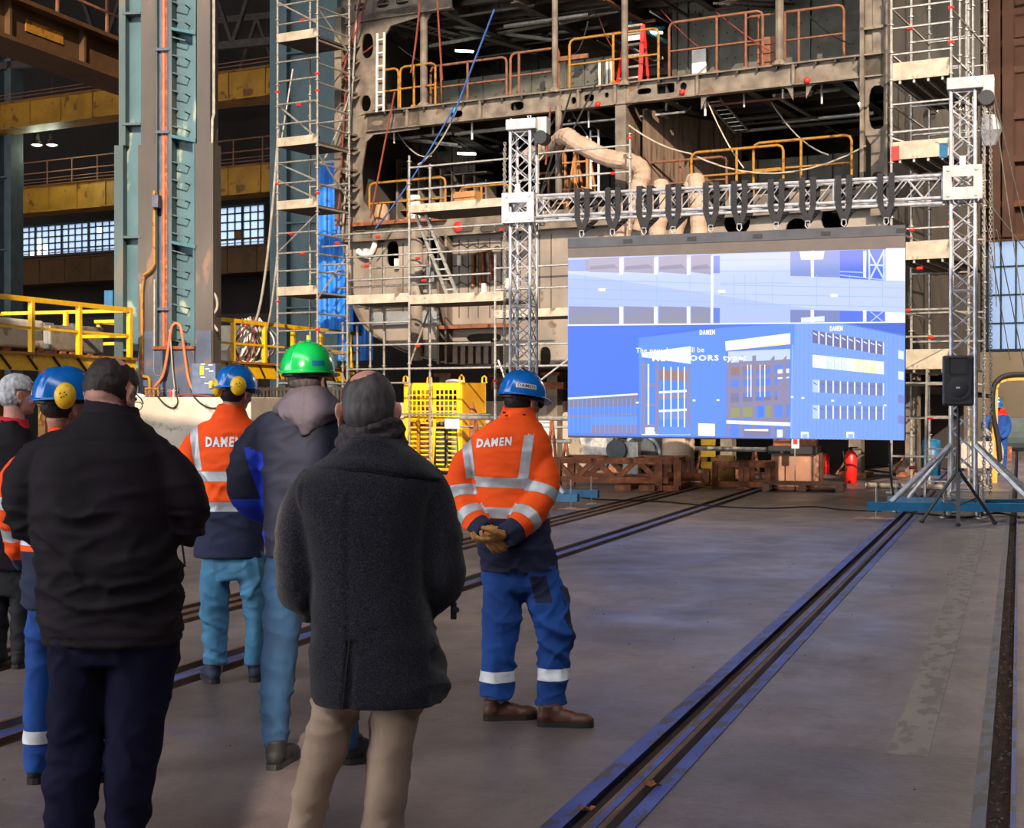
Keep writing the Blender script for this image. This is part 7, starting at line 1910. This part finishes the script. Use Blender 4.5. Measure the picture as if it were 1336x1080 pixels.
me = trousers(s, LL, LR, [(770, 630, 736, .12), (752, 628, 731, .135), (735, 630, 724, .13), (718, 634, 718, .12)], None, None, 5, amp=.011)
g = Garment(me, [M_workblue, M_navy], s)
for L, py in ((LL, 880), (LR, 874)):
    xm = s.j(688, 880).x; lf = (lambda c: c.x < xm) if L is LL else (lambda c: c.x >= xm)
    g.band(s.j(650, py), (0, 0, 1), .055, lf, b7, 'reflective_band', M_reflw)
kx0, kz0, kz1 = s.j(716, 0).x, s.j(0, 782).z, s.j(0, 748).z
pn = Vector((1, 0, .24)).normalized()
for q_, n_ in ((s.j(690, 748), pn), (s.j(712, 748), pn), ((0, 0, kz0), (0, 0, 1)), ((0, 0, kz1), (0, 0, 1))): g.cut(q_, n_, lambda c: kz0-.1 < c.z < kz1+.1 and c.x > kx0-.25)
g.paint(lambda c, n: ((c-s.j(690, 748)).dot(pn) > 0 > (c-s.j(712, 748)).dot(pn) and kz0 < c.z < kz1 and c.y < 7.4), 1) if True else g.paint(lambda c, n: (s.j(690, 0).x+(kz1-c.z)*.25 < c.x < s.j(712, 0).x+(kz1-c.z)*.22 and kz0 < c.z < kz1 and n.y < .3) , 1)
g.paint(lambda c, n: c.x > s.j(700, 0).x and n.x > .72 and s.j(0, 838).z < c.z < s.j(0, 762).z, 1)
g.done('trousers', b7); bpy.data.meshes.remove(me)
shoe(b7, s.j(630, 900).x, 7.38, 12, M_brownshoe, M_solebr, lace=M_redtag); shoe(b7, s.j(700, 900, -.1).x, 7.26, -6, M_brownshoe, M_solebr, lace=M_redtag)
mb = MB(); hand_mb(mb, wl, (.55, -.2, -.8), (.2, .9, .1), (1, 0, .1), .9, 1.05, 1.35); me = remesh(mb, .005, 2); from_mesh(me).build('left_glove', M_glove, parent=b7, smooth=True)
mb = MB(); hand_mb(mb, wr_, (-1, -.05, -.3), (-.1, .3, 1), (-.2, -1, .3), .55, 1.12, 1.35); me = remesh(mb, .005, 2); from_mesh(me).build('right_glove', M_glove, parent=b7, smooth=True)
for w, q in ((wl, s.j(628, 684, -.17)), (wr_, s.j(668, 690, -.22))): MB().tube([q.lerp(w, .55), w], [.043, .040], 12).build('glove_cuff', M_glove, parent=b7)
he, pt, dc, C_, hr = helmet(b7, c7, r7, M_helmb, 'blue safety helmet', .98, .028, tilt=4, ridges=(-.035, 0, .035))
dc(rad(262), rad(272), .60, .70, M_redtag, 'red_sticker'); dc(rad(300), rad(352), .14, .27, M_white, 'name_sticker'); decal_text(pt, he, 'DAMEN', rad(304), rad(348), .16, .25, M_navy)
mb = MB(); mb.tube([c7 + r7 @ Vector(v) for v in ((.080, -.01, .005), (.078, .05, .004), (.07, .075, .002))], .003, 6)
mb.ell(c7 + r7 @ Vector((.035, .098, .0)), (.026, .006, .018), 12, 8, rot=r7).ell(c7 + r7 @ Vector((-.035, .098, .0)), (.026, .006, .018), 12, 8, rot=r7); mb.build('safety_glasses', M_black, parent=b7)

# ---- 2: man in charcoal coat, nearest
s = P(4.6)
A6 = [([(407, 628, .0), (395, 668, .0), (389, 715, -.01), (390, 764, .0), (425, 792, .17)], [.072, .074, .072, .070, .060]),
      ([(562, 628, .0), (567, 668, .0), (573, 715, -.01), (577, 762, .0), (545, 790, .17)], [.074, .076, .074, .070, .060])]
T6 = [(914, 410, 580, .165), (895, 405, 583, .17), (860, 405, 578, .17), (800, 408, 562, .165), (750, 406, 557, .16), (700, 398, 560, .165), (660, 390, 565, .165), (630, 388, 572, .155), (612, 402, 560, .135), (600, 420, 542, .11), (585, 436, 530, .085)]
L6l = [(1170, 376, 416, .075, .03), (1080, 377, 424, .085, .02), (1027, 383, 434, .09), (982, 394, 452, .10), (945, 402, 462, .11), (915, 408, 476, .115), (890, 416, 484, .11), (870, 420, 486, .11)]
L6r = [(1170, 470, 514, .075, .03), (1080, 472, 526, .085, .02), (1042, 475, 532, .09), (997, 478, 536, .10), (953, 483, 543, .115), (915, 484, 552, .125), (870, 482, 556, .13)]
b6, c6, r6 = person('man nearest the camera, cropped thinning hair, charcoal wool coat, beige trousers', 4.6, (481, 537, .02, -3, 6, 1.12), (484, 585, .0), T6, A6, (L6l, L6r), None, skin=M_pink,
    hair=(lambda q: hair_full(q, .0022, crown=(-.015, -.045, .034)), H_salt),
    hands=((s.j(430, 792, .2), (.5, .8, -.3), (.8, -.2, 0), (0, .3, 1), .6, 1.0), (s.j(540, 790, .2), (-.5, .8, -.3), (-.8, -.2, 0), (0, .3, 1), .6, 1.0)), bodyr=.78)
mb = torso_mb(s, T6, p=2.5)
for A in A6: sleeve(mb, s, A)
me = remesh(mb, .010, 4); wrinkle(me, .007, zf=7, xf=3, seed=12, mask=lambda p: 1.5 if abs(p.x - s.j(482, 0).x) > .2 else .45)
g = Garment(me, [M_wool], s)
zv0, zv1 = s.j(0, 940).z, s.j(0, 825).z; xv = s.j(466, 0).x
for v in g.bm.verts:       # centre vent and back seam pressed into the cloth
    if v.co.y < 4.6:
        dx = v.co.x - (xv - .0*(zv1-v.co.z) - max(0, (zv1-v.co.z))*.06)
        if v.co.z < zv1 and abs(dx) < .02: v.co.y += .016*(1-abs(dx)/.02)
        elif v.co.z < s.j(0, 640).z and abs(v.co.x-s.j(463, 0).x) < .010: v.co.y += .003
g.done('coat', b6); bpy.data.meshes.remove(me)
mb = MB(); xc = s.j(463, 0).x
mb.beam((xv-.006, 4.6-.168, s.j(0, 822).z), (xv-.030, 4.6-.163, s.j(0, 912).z), .004, .006); mb.build('vent_edge', M_black, parent=b6)
# turned-down collar: a wide cape of cloth falling over the shoulders
mb = MB(); mb.rings(cmr([s.ring(*t) for t in ((612, 405, 585, .150, -.0), (603, 414, 572, .150, -.0), (590, 436, 548, .125), (576, 448, 524, .10, -.005), (566, 452, 516, .088, .0))], 3), 36, p=2.2)
me = remesh(mb, .009, 3); wrinkle(me, .003, seed=2); bmt = bmesh.new(); bmt.from_mesh(me)
for v in bmt.verts:      # points of the collar dip at the sides, hem curves at the back
    t = (v.co.x - s.j(483, 0).x)/.24; v.co.z -= .028*max(0, t)*max(0, (s.j(0, 590).z+.03-v.co.z)/.06) if v.co.z < s.j(0, 590).z+.03 else 0
bmt.to_mesh(me); bmt.free(); from_mesh(me).build('coat_collar', M_wool, parent=b6, smooth=True); bpy.data.meshes.remove(me)
mb = MB()
for k_ in range(3):
    mb.tube([Vector((s.j(484, 0).x + (.098-.006*k_)*math.cos(u), 4.61 + (.092-.004*k_)*math.sin(u), s.j(0, 577-9*k_).z + .012*math.sin(u*1+k_) + .008*math.sin(3*u+k_*2))) for u in [2*math.pi*i/28 for i in range(29)]], .019, 8)
simple('scarf', mb, M_scarf, b6, .007, 3, .004, 4, zf=20)
me = trousers(s, L6l, L6r, [(915, 414, 546, .12), (890, 420, 546, .12), (860, 422, 540, .12)], None, None, 8, amp=.007, zf=9)
from_mesh(me).build('trousers', M_khaki, parent=b6, smooth=True); bpy.data.meshes.remove(me)
shoe(b6, s.j(396, 0).x, 4.56, 95, M_brownshoe, M_solebr); shoe(b6, s.j(494, 0).x, 4.56, 82, M_brownshoe, M_solebr)
for px, py in ((593, 795),): q = s.j(px, py, -.01); MB().box(q-Vector((.012, .01, .03)), q+Vector((.006, .03, .02))).build('cuff_strap', M_wool, parent=b6); MB().tube([q-Vector((-.007, .012, 0)), q-Vector((-.007, .004, 0))], .009, 10).build('button', M_black, parent=b6)

# ---- 3: big man in black jacket, left foreground
s = P(5.0)
A3 = [([(62, 585, .0), (42, 622, .0), (40, 662, .0), (56, 688, .06), (92, 668, .28)], [.088, .092, .086, .074, .056]),
      ([(207, 590, .0), (226, 628, .0), (240, 664, .0), (236, 684, .05), (200, 660, .28)], [.088, .092, .086, .074, .056])]
T3 = [(836, 57, 236, .175), (815, 55, 237, .18), (780, 54, 234, .18), (740, 50, 232, .185), (700, 47, 231, .185), (650, 45, 230, .18), (610, 45, 226, .175), (585, 56, 214, .16), (565, 74, 200, .135), (550, 96, 188, .11), (538, 108, 178, .095)]
L3l = [(1125, 72, 122, .08, .0), (1060, 60, 123, .095), (992, 60, 130, .10), (945, 63, 134, .11), (897, 66, 142, .125), (860, 64, 150, .14), (825, 64, 152, .15)]
L3r = [(1125, 138, 182, .08, .02), (1060, 140, 195, .095), (992, 140, 206, .10), (945, 138, 213, .11), (897, 138, 223, .125), (860, 140, 232, .14), (825, 142, 234, .15)]
b3, c3, r3 = person('broad man in a black jacket and dark navy trousers, head bowed, balding dark hair', 5.0, (146, 514, .05, 20, 26, 1.05), (142, 556, .0), T3, A3, (L3l, L3r), None, skin=M_pink,
    hair=(lambda q: hair_full(q, .008, crown=(-.0, -.03, .055), nape=-.035), H_dark),
    hands=((s.j(96, 664, .3), (.75, .5, .1), (.2, -.3, -1), (.2, .9, -.2), .8, 1.0), (s.j(196, 656, .3), (-.75, .5, .1), (-.2, -.3, -1), (-.2, .9, -.2), .8, 1.0)), bodyr=.8)
mb = torso_mb(s, T3, p=2.4)
for A in A3: sleeve(mb, s, A)
me = remesh(mb, .010, 4); wrinkle(me, .011, zf=10, xf=3.0, seed=21, diag=1.5, mask=lambda p: 1.3 if .85 < p.z < 1.25 else .5)
g = Garment(me, [M_blackcloth], s)
zs = s.j(0, 573).z; zh = s.j(0, 827).z
for v in g.bm.verts:       # yoke seam and hem seam
    for z_, w, d_ in ((zs+(v.co.x-s.j(142, 0).x)**2*-.3, .006, .004), (zh, .007, .005)):
        if abs(v.co.z-z_) < w: v.co -= v.normal*d_
g.done('jacket', b3); bpy.data.meshes.remove(me)
nb = s.j(144, 540, .0)
mb = MB(); n = 30
def collar(mb, cx0, y0, zb_, zt_, r0, r1, lean=.03, th=.010, ry=.9, tilt=.0):
    vs = []; fs = []
    for (r, z, l) in ((r0, zb_, 0), (r1, zt_, lean), (r1-th, zt_, lean), (r0-th, zb_, 0)):
        for i in range(n): u = 2*math.pi*i/n; vs.append((cx0+r*math.cos(u), y0+l+r*ry*math.sin(u), z + tilt*math.cos(u) - .02*max(0, math.sin(u))))
    for j in range(4):
        for i in range(n): a = j*n+i; b = j*n+(i+1) % n; a2 = ((j+1) % 4)*n+i; b2 = ((j+1) % 4)*n+(i+1) % n; fs.append((a, b, b2, a2))
    mb.add(vs, fs)
collar(mb, nb.x, nb.y, s.j(0, 556).z, s.j(0, 524).z, .112, .088, .03, tilt=-.018)
simple('jacket_collar', mb, M_blackcloth, b3, .006, 3, .002, 3)
zp_ = MB(); q = s.j(237, 705, -.02); zp_.beam(q, q+Vector((.012, 0, -.09)), .006, .006); zp_.build('drawcord', M_black, parent=b3)
me = trousers(s, L3l, L3r, [(860, 64, 232, .15), (835, 64, 235, .16), (805, 66, 233, .16)], None, None, 31, amp=.010, zf=7)
from_mesh(me).build('trousers', M_navytrouser, parent=b3, smooth=True); bpy.data.meshes.remove(me)
shoe(b3, s.j(97, 0).x, 4.96, 98, M_blackshoe, M_solebr, L=.31); shoe(b3, s.j(160, 0).x, 4.98, 78, M_blackshoe, M_solebr, L=.31)
mb = MB(); mb.tube([c3 + r3 @ Vector(v) for v in ((.084, -.01, .012), (.080, .06, .010), (.072, .088, .006))], .0022, 6); mb.tube([c3 + r3 @ Vector(v) for v in ((-.084, -.01, .012), (-.080, .06, .010), (-.072, .088, .006))], .0022, 6)
for sg in (-1, 1): mb.tube([c3 + r3 @ Vector((sg*.036+.026*math.cos(u), .100, .0+.019*math.sin(u))) for u in [2*math.pi*i/16 for i in range(17)]], .0018, 5)
mb.build('spectacles', M_black, parent=b3)
ph = s.j(146, 655, .40); MB().box(ph-Vector((.04, .07, .006)), ph+Vector((.04, .07, .004))).build('mobile_phone', M_black, label='black mobile phone held in front of the broad man in the black jacket', cat='phone', bevel=.004)

# ---- 4: man in green helmet
s = P(6.45)
A5 = [([(345, 553, .0), (328, 590, .0), (318, 628, -.01), (326, 655, .03), (352, 672, .22)], [.078, .082, .074, .066, .052]),
      ([(440, 553, .0), (452, 590, .0), (458, 630, .0), (452, 655, .04), (428, 668, .22)], [.078, .082, .074, .066, .052])]
T5 = [(728, 347, 440, .145), (705, 345, 442, .15), (660, 345, 445, .15), (620, 342, 447, .15), (590, 338, 448, .15), (565, 338, 446, .14), (548, 352, 434, .125), (534, 366, 425, .10), (522, 374, 420, .085)]
L5l = [(972, 342, 376, .075, .0), (940, 341, 378, .08), (911, 340, 380, .085), (880, 341, 384, .09), (851, 342, 388, .095), (805, 345, 394, .105), (765, 345, 398, .12), (735, 346, 400, .12)]
L5r = [(975, 438, 470, .075, .05), (920, 428, 464, .08, .04), (860, 416, 456, .09, .02), (800, 402, 450, .105), (765, 396, 446, .12), (735, 392, 440, .12)]
b5, c5, r5 = person('tall man in green helmet and navy jacket with grey hood and royal blue sleeve', 6.45, (402, 494, .01, 22, 2, 1.0), (399, 528, .0), T5, A5, (L5l, L5r), None, skin=M_pink,
    hair=(lambda q: hair_full(q, .005), H_salt), hands=((s.j(356, 672, .25), (.5, .8, -.1), (.4, -.4, -1), (.3, .8, 0), .6, 1.0), (s.j(424, 668, .25), (-.5, .8, -.1), (-.4, -.4, -1), (-.3, .8, 0), .6, 1.0)))
mb = torso_mb(s, T5)
for A in A5: sleeve(mb, s, A)
me = remesh(mb, .010, 4); wrinkle(me, .008, zf=8, xf=4, seed=41)
g = Garment(me, [mat('dark_navy_softshell', '#10142a', '#181c34', rough=.8, bump=.1, bscale=140), mat('royal_blue_panel', '#0c2fb0', '#1238c4', rough=.75)], s)
al, ax = near_arm(s, A5[0], .22, 1.25)
q0 = s.j(336, 575); q1 = s.j(312, 640)
g.cut(s.j(327, 600), Vector((1, 0, .28)), al); g.cut(s.j(0, 655), (0, 0, 1), al)
pl0 = s.j(327, 600); nn = Vector((1, 0, .28)).normalized()
ck, kn = ax[int(len(ax)*.9)], (ax[-1]-ax[-3]).normalized()
g.cut((0, 0, s.j(0, 577).z), (0, 0, 1), al); g.cut(ck, kn, al); g.paint(lambda c, n: (c-pl0).dot(nn) > 0 and c.z < s.j(0, 577).z and (c-ck).dot(kn) < 0 and al(c), 1)
g.paint(lambda c, n: al(c) and c.z < s.j(0, 650).z and (c-ck).dot(kn) < 0, 1)
sd_ = s.j(349, 0).x; g.cut((sd_, 0, 0), (1, 0, 0), lambda c: c.z < s.j(0, 690).z and not al(c)); g.paint(lambda c, n: c.z < s.j(0, 690).z and c.x < sd_ and not al(c), 1)
g.done('jacket', b5); bpy.data.meshes.remove(me)
# hood lying on the back: pointed pouch
mb = MB(); mb.rings(cmr([s.ring(*t) for t in ((504, 379, 427, .080, -.005), (512, 375, 432, .092, -.01), (522, 366, 441, .11, -.015), (533, 357, 450, .125, -.025), (541, 360, 446, .125, -.04), (550, 372, 430, .115, -.05), (560, 384, 416, .10, -.055), (568, 392, 406, .09, -.06))], 3), 32, p=2.1)
me = remesh(mb, .008, 4); wrinkle(me, .009, zf=7, xf=7, seed=51, diag=9)
xm_ = s.j(399, 0).x
for v in me.vertices:
    if v.co.y < 6.45-.02 and abs(v.co.x-xm_) < .008: v.co.y -= .006
from_mesh(me).build('hood', M_hood, parent=b5, smooth=True); bpy.data.meshes.remove(me)
me = trousers(s, L5l, L5r, [(765, 346, 446, .12), (745, 346, 442, .13), (722, 350, 438, .13)], None, None, 61, amp=.006)
from_mesh(me).build('jeans', M_jeand, parent=b5, smooth=True); bpy.data.meshes.remove(me)
shoe(b5, s.j(358, 0).x, 6.36, 78, M_blackshoe, M_black, h=.13, L=.3); shoe(b5, s.j(447, 0).x, 6.47, 32, M_blackshoe, M_black, h=.13, L=.3)
he, pt, dc, C_, hr = helmet(b5, c5, r5, M_helmg, 'glossy green safety helmet', 1.02, .035, tilt=2, ridges=(0,))
dc(rad(262), rad(275), .70, .80, mat('orange_sticker', '#d86a3c', rough=.5), 'orange_sticker'); dc(rad(315), rad(345), .10, .22, M_blue, 'side_sticker')
mb = MB(); mb.tube([c5 + r5 @ Vector(v) for v in ((.075, .0, .02), (.078, .02, -.02), (.06, .04, -.06))], .005, 6); mb.build('chin_strap', M_black, parent=b5)

# ---- 5 and 6: workers with yellow ear muffs on blue helmets
def hivis(s, T, A, body, hem_py, bands, seed, name='jacket', shoulders=(), text=None):
    mb = torso_mb(s, T)
    for a in A: sleeve(mb, s, a)
    me = remesh(mb, .011, 4); wrinkle(me, .008, zf=8, xf=4, seed=seed)
    bvh = BVHTree.FromPolygons([v.co.copy() for v in me.vertices], [tuple(p.vertices) for p in me.polygons])
    g = Garment(me, [M_orange, M_navy], s)
    fl = [near_arm(s, a, .14) for a in A]
    arm = lambda c: any(f(c) for f, _ in fl); tor = lambda c: not arm(c)
    for py in bands: g.band(s.j(300, py), (0, 0, 1), .055, tor, body, 'reflective_band', M_reflect)
    hz_ = s.j(0, hem_py).z
    g.cut((0, 0, hz_), (0, 0, 1), lambda c: abs(c.z-hz_) < .03 and tor(c)); g.paint(lambda c, n: c.z < hz_ and tor(c), 1)
    for fn, ax in fl:
        n = len(ax)
        for f in (.42, .66):
            i = int(n*f); g.band(ax[i], (ax[i+1]-ax[i-1]), .055, lambda c, fn=fn, q=ax[i]: (c-q).length < .16 and fn(c), body, 'reflective_band', M_reflect)
        i = int(n*.86); co, no = ax[i], (ax[i+1]-ax[i-1]).normalized()
        g.paint(lambda c, n_, co=co, no=no, fn=fn: (c-co).length < .3 and (c-co).dot(no) > 0 and fn(c), 1)
    for (px, ya, yb, sl) in shoulders:
        no = Vector((1, 0, sl)).normalized(); q = s.j(px, (ya+yb)/2); z0_, z1_ = s.j(0, yb).z, s.j(0, ya).z
        g.band(q, no, .05, lambda c: z0_ < c.z < z1_ and abs((c-q).dot(no)) < .1, body, 'reflective_band', M_reflect)
    g.done(name, body); bpy.data.meshes.remove(me)
    if text: project_text(body, s, bvh, *text)
s = P(8.4)
A4 = [([(262, 562, .0), (251, 590, .0), (248, 620, .03), (262, 640, .16), (285, 640, .3)], [.074, .076, .07, .06, .05]), ([(338, 562, .0), (348, 590, .0), (350, 620, .03), (338, 640, .16), (318, 640, .3)], [.074, .076, .07, .06, .05])]
T4 = [(727, 254, 344, .15), (700, 254, 344, .15), (660, 258, 343, .145), (620, 258, 343, .145), (590, 256, 344, .145), (570, 257, 342, .135), (556, 266, 334, .115), (545, 276, 324, .095), (535, 281, 319, .085), (527, 284, 318, .08)]
L4l = [(866, 267, 297, .08), (840, 265, 296, .085), (805, 263, 297, .09), (770, 263, 299, .105), (745, 263, 303, .12), (728, 264, 305, .12)]
L4r = [(866, 319, 344, .08, .05), (840, 321, 346, .085, .03), (805, 320, 348, .09, .02), (770, 314, 347, .105), (745, 308, 346, .12), (728, 306, 345, .12)]
b4, c4, r4 = person('man in orange jacket and light blue jeans, yellow ear muffs on blue helmet', 8.4, (308, 512, .0, 28, 8, 1.0), (303, 540, .0), T4, A4, (L4l, L4r), None,
    hair=(lambda q: hair_full(q, .006), H_black), hands=((s.j(289, 640, .33), (.6, .7, 0), (.3, -.3, -1), (.3, .8, 0), .7, 1.0), (s.j(314, 640, .33), (-.6, .7, 0), (-.3, -.3, -1), (-.3, .8, 0), .7, 1.0)))
hivis(s, T4, A4, b4, 664, (620, 659), 71, shoulders=((259, 556, 612, .16), (334, 556, 612, -.16)), text=('DAMEN', 274, 322, 569, 582, M_reflw, .045, .0))
me = trousers(s, L4l, L4r, [(755, 264, 346, .12), (735, 264, 345, .125), (715, 268, 342, .12)], None, None, 72, amp=.010, zf=11)
from_mesh(me).build('jeans', M_jean, parent=b4, smooth=True); bpy.data.meshes.remove(me)
M_trainer = mat('navy_trainer', '#1a1e34', '#262a40', rough=.7)
shoe(b4, s.j(284, 0).x, 8.33, 112, M_trainer, M_solebr, lace=M_blue, h=.12); shoe(b4, s.j(331, 0).x, 8.38, 84, M_trainer, M_solebr, lace=M_blue, h=.12)
he, pt, dc, C_, hr = helmet(b4, c4, r4, M_helmb, 'blue safety helmet with folded ear muffs', 1.0, .03, tilt=4, ridges=(-.035, 0, .035))
dc(rad(250), rad(262), .62, .74, M_redtag, 'red_sticker')
for (px, py, dy, nr) in ((283, 505, -.08, (-.75, -.6, 0)), (311, 503, -.135, (.25, -1, .05))): ear_muff(he, s.j(px, py, dy), nr)
mb = MB(); mb.tube([s.j(290, 505, -.04), s.j(298, 490, -.1), s.j(308, 500, -.11)], .004, 6); mb.build('muff_arm', M_black, parent=he)
s = P(6.2)
A2 = [([(42, 592, .0), (22, 628, .0), (17, 664, .0), (22, 700, .04), (34, 736, .12)], [.072, .078, .07, .062, .056]), ([(122, 592, .0), (138, 628, .0), (142, 664, .0), (136, 690, .1), (120, 700, .25)], [.072, .076, .07, .062, .052])]
T2 = [(790, 32, 128, .145), (760, 30, 130, .15), (700, 30, 130, .145), (650, 30, 130, .145), (610, 32, 128, .14), (590, 42, 120, .125), (577, 56, 108, .105), (566, 66, 100, .085), (556, 70, 97, .08)]
L2l = [(1004, 36, 68, .08), (985, 33, 70, .085), (950, 33, 72, .09), (900, 33, 76, .1), (850, 36, 80, .11), (800, 40, 84, .12), (780, 40, 84, .12)]
L2r = [(1004, 110, 140, .08), (985, 108, 141, .085), (950, 104, 138, .09), (900, 96, 132, .1), (850, 86, 128, .11), (800, 80, 126, .12), (780, 80, 126, .12)]
b2, c2_, r2 = person('man in orange jacket and bright blue trousers half hidden behind the black jacket', 6.2, (84, 528, .0, 32, 6, 1.0), (82, 564, .0), T2, A2, (L2l, L2r), None,
    hair=(lambda q: hair_full(q, .006), H_dark), hands=((s.j(38, 748, .15), (.1, .3, -1), (.8, -.2, 0), (0, 1, 0), .5, 1.0), (s.j(116, 700, .28), (-.5, .8, 0), (-.3, -.3, -1), (-.3, .8, 0), .6, 1.0)))
hivis(s, T2, A2, b2, 716, (640, 700), 81, shoulders=((44, 585, 640, .12), (116, 585, 640, -.12)))
me = trousers(s, L2l, L2r, [(820, 40, 126, .13), (800, 38, 128, .135), (770, 40, 126, .13)], None, None, 82, amp=.009)
g = Garment(me, [M_workblue], s)
for sg in (-1, 1): g.band(s.j(84, 957), (0, 0, 1), .055, lambda c, sg=sg: (c.x-s.j(86, 0).x)*sg > 0, b2, 'reflective_band', M_reflw)
g.done('trousers', b2); bpy.data.meshes.remove(me)
shoe(b2, s.j(50, 0).x, 6.12, 88, M_blackshoe, M_solebr, h=.12); shoe(b2, s.j(126, 0).x, 6.15, 75, M_blackshoe, M_solebr, h=.12)
he, pt, dc, C_, hr = helmet(b2, c2_, r2, M_helmb, 'blue safety helmet with folded ear muffs', 1.02, .03, tilt=6, ridges=(-.035, 0, .035))
dc(rad(246), rad(258), .58, .70, M_redtag, 'red_sticker'); dc(rad(232), rad(252), .05, .15, M_white, 'name_sticker'); decal_text(pt, he, 'DAMEN', rad(234), rad(250), .07, .13, M_navy)
for (px, py, dy, nr) in ((53, 514, -.07, (-.8, -.6, 0)), (84, 516, -.145, (.05, -1, .05))): ear_muff(he, s.j(px, py, dy), nr)
mb = MB(); mb.tube([s.j(60, 520, -.02), s.j(52, 545, .0), s.j(56, 552, .03)], .006, 6); mb.build('muff_arm', M_yel, parent=he)

# ---- 7: silver-haired man at the left edge
s = P(8.9)
A1 = [([(-22, 585, .0), (-34, 620, .0), (-36, 655, .02), (-24, 680, .1), (0, 685, .25)], [.074, .078, .07, .062, .05]), ([(50, 582, .0), (60, 620, .0), (62, 655, .02), (52, 680, .1), (30, 690, .25)], [.074, .078, .07, .062, .05])]
T1 = [(742, -28, 54, .15), (700, -28, 56, .15), (650, -28, 56, .15), (610, -28, 58, .145), (585, -24, 54, .13), (570, -12, 44, .11), (558, -2, 38, .09), (548, 2, 34, .08)]
L1l = [(862, -22, 8, .08), (820, -22, 8, .09), (780, -24, 12, .11), (735, -26, 16, .12)]
L1r = [(862, 16, 42, .08), (820, 16, 42, .09), (780, 14, 46, .11), (735, 12, 52, .12)]
b1, c1_, r1 = person('silver haired man in a black jacket with red collar at the left edge', 8.9, (24, 516, .0, 58, 2, 1.08), (18, 552, .0), T1, A1, (L1l, L1r), None, skin=M_pink,
    hair=(lambda q: hair_full(q, .013, nape=-.066), H_grey), hands=((s.j(4, 686, .28), (.6, .7, 0), (.3, -.3, -1), (.3, .8, 0), .7, 1.0), (s.j(26, 690, .28), (-.6, .7, 0), (-.3, -.3, -1), (-.3, .8, 0), .7, 1.0)))
mb = torso_mb(s, T1)
for A in A1: sleeve(mb, s, A)
simple('jacket', mb, M_navy if False else M_blackcloth, b1, .012, 4, .008, 91)
mb = MB(); q = s.j(19, 552, 0); collar(mb, q.x, q.y, s.j(0, 566).z, s.j(0, 544).z, .098, .082, .0, tilt=-.01)
simple('red_collar', mb, mat('red_fleece', '#a81420', '#c01c2a', rough=.9), b1, .007, 3, .002, 3)
me = trousers(s, L1l, L1r, [(775, -24, 48, .12), (750, -26, 50, .13), (720, -24, 50, .13)], None, None, 92, amp=.007)
from_mesh(me).build('trousers', M_darktr, parent=b1, smooth=True); bpy.data.meshes.remove(me)
shoe(b1, s.j(26, 0).x, 8.8, 80, M_blackshoe, M_solebr); shoe(b1, s.j(-8, 0).x, 8.85, 100, M_blackshoe, M_solebr)

# ---- 8: distant worker in blue overalls bending at the far right
s = P(33.5)
A8 = [([(1293, 540, .0), (1286, 550, .0), (1285, 562, -.2), (1290, 570, -.3)], [.085, .08, .07, .055]), ([(1310, 540, .0), (1315, 552, .0), (1313, 565, -.2), (1306, 571, -.3)], [.085, .08, .07, .055])]
T8 = [(580, 1294, 1313, .16), (570, 1293, 1314, .17), (555, 1292, 1315, .18), (542, 1292, 1314, .17, -.05), (535, 1294, 1311, .15, -.12), (531, 1297, 1307, .1, -.18)]
L8l = [(612, 1294, 1302, .09), (600, 1294, 1303, .1), (585, 1293, 1304, .13), (575, 1293, 1305, .14)]
L8r = [(613, 1304, 1312, .09, -.1), (600, 1303, 1313, .1), (585, 1302, 1314, .13), (575, 1302, 1314, .14)]
b8, c8, r8 = person('distant worker in dark blue overalls with red shoulders bending forward behind the yellow bent frame', 33.5, (1300, 527, -.28, 170, 30, 1.0), (1301, 533, -.16), T8, A8, (L8l, L8r), None,
    hair=(lambda q: hair_full(q, .006), H_dark), hands=((s.j(1292, 574, -.35), (.3, -.2, -1), (.8, -.2, 0), (0, -1, 0), .6, 1.0), (s.j(1303, 574, -.35), (-.3, -.2, -1), (-.8, -.2, 0), (0, -1, 0), .6, 1.0)))
mb = torso_mb(s, T8)
for A in A8: sleeve(mb, s, A)
for rows in (L8l, L8r): mb.rings(cmr([s.ring(*t) for t in rows], 3), 20)
me = remesh(mb, .014, 4); wrinkle(me, .01, seed=101)
g = Garment(me, [M_workblue, M_redtag], s); zr = s.j(0, 541).z
g.cut((0, 0, zr), (0, 0, 1), lambda c: True); g.paint(lambda c, n: c.z > zr, 1); g.done('overalls', b8); bpy.data.meshes.remove(me)
shoe(b8, s.j(1298, 0).x, 33.5, -95, M_blackshoe, M_solebr); shoe(b8, s.j(1308, 0).x, 33.4, -85, M_blackshoe, M_solebr)
he, pt, dc, C_, hr = helmet(b8, c8, r8, M_helmb, 'blue safety helmet', 1.0, .03)
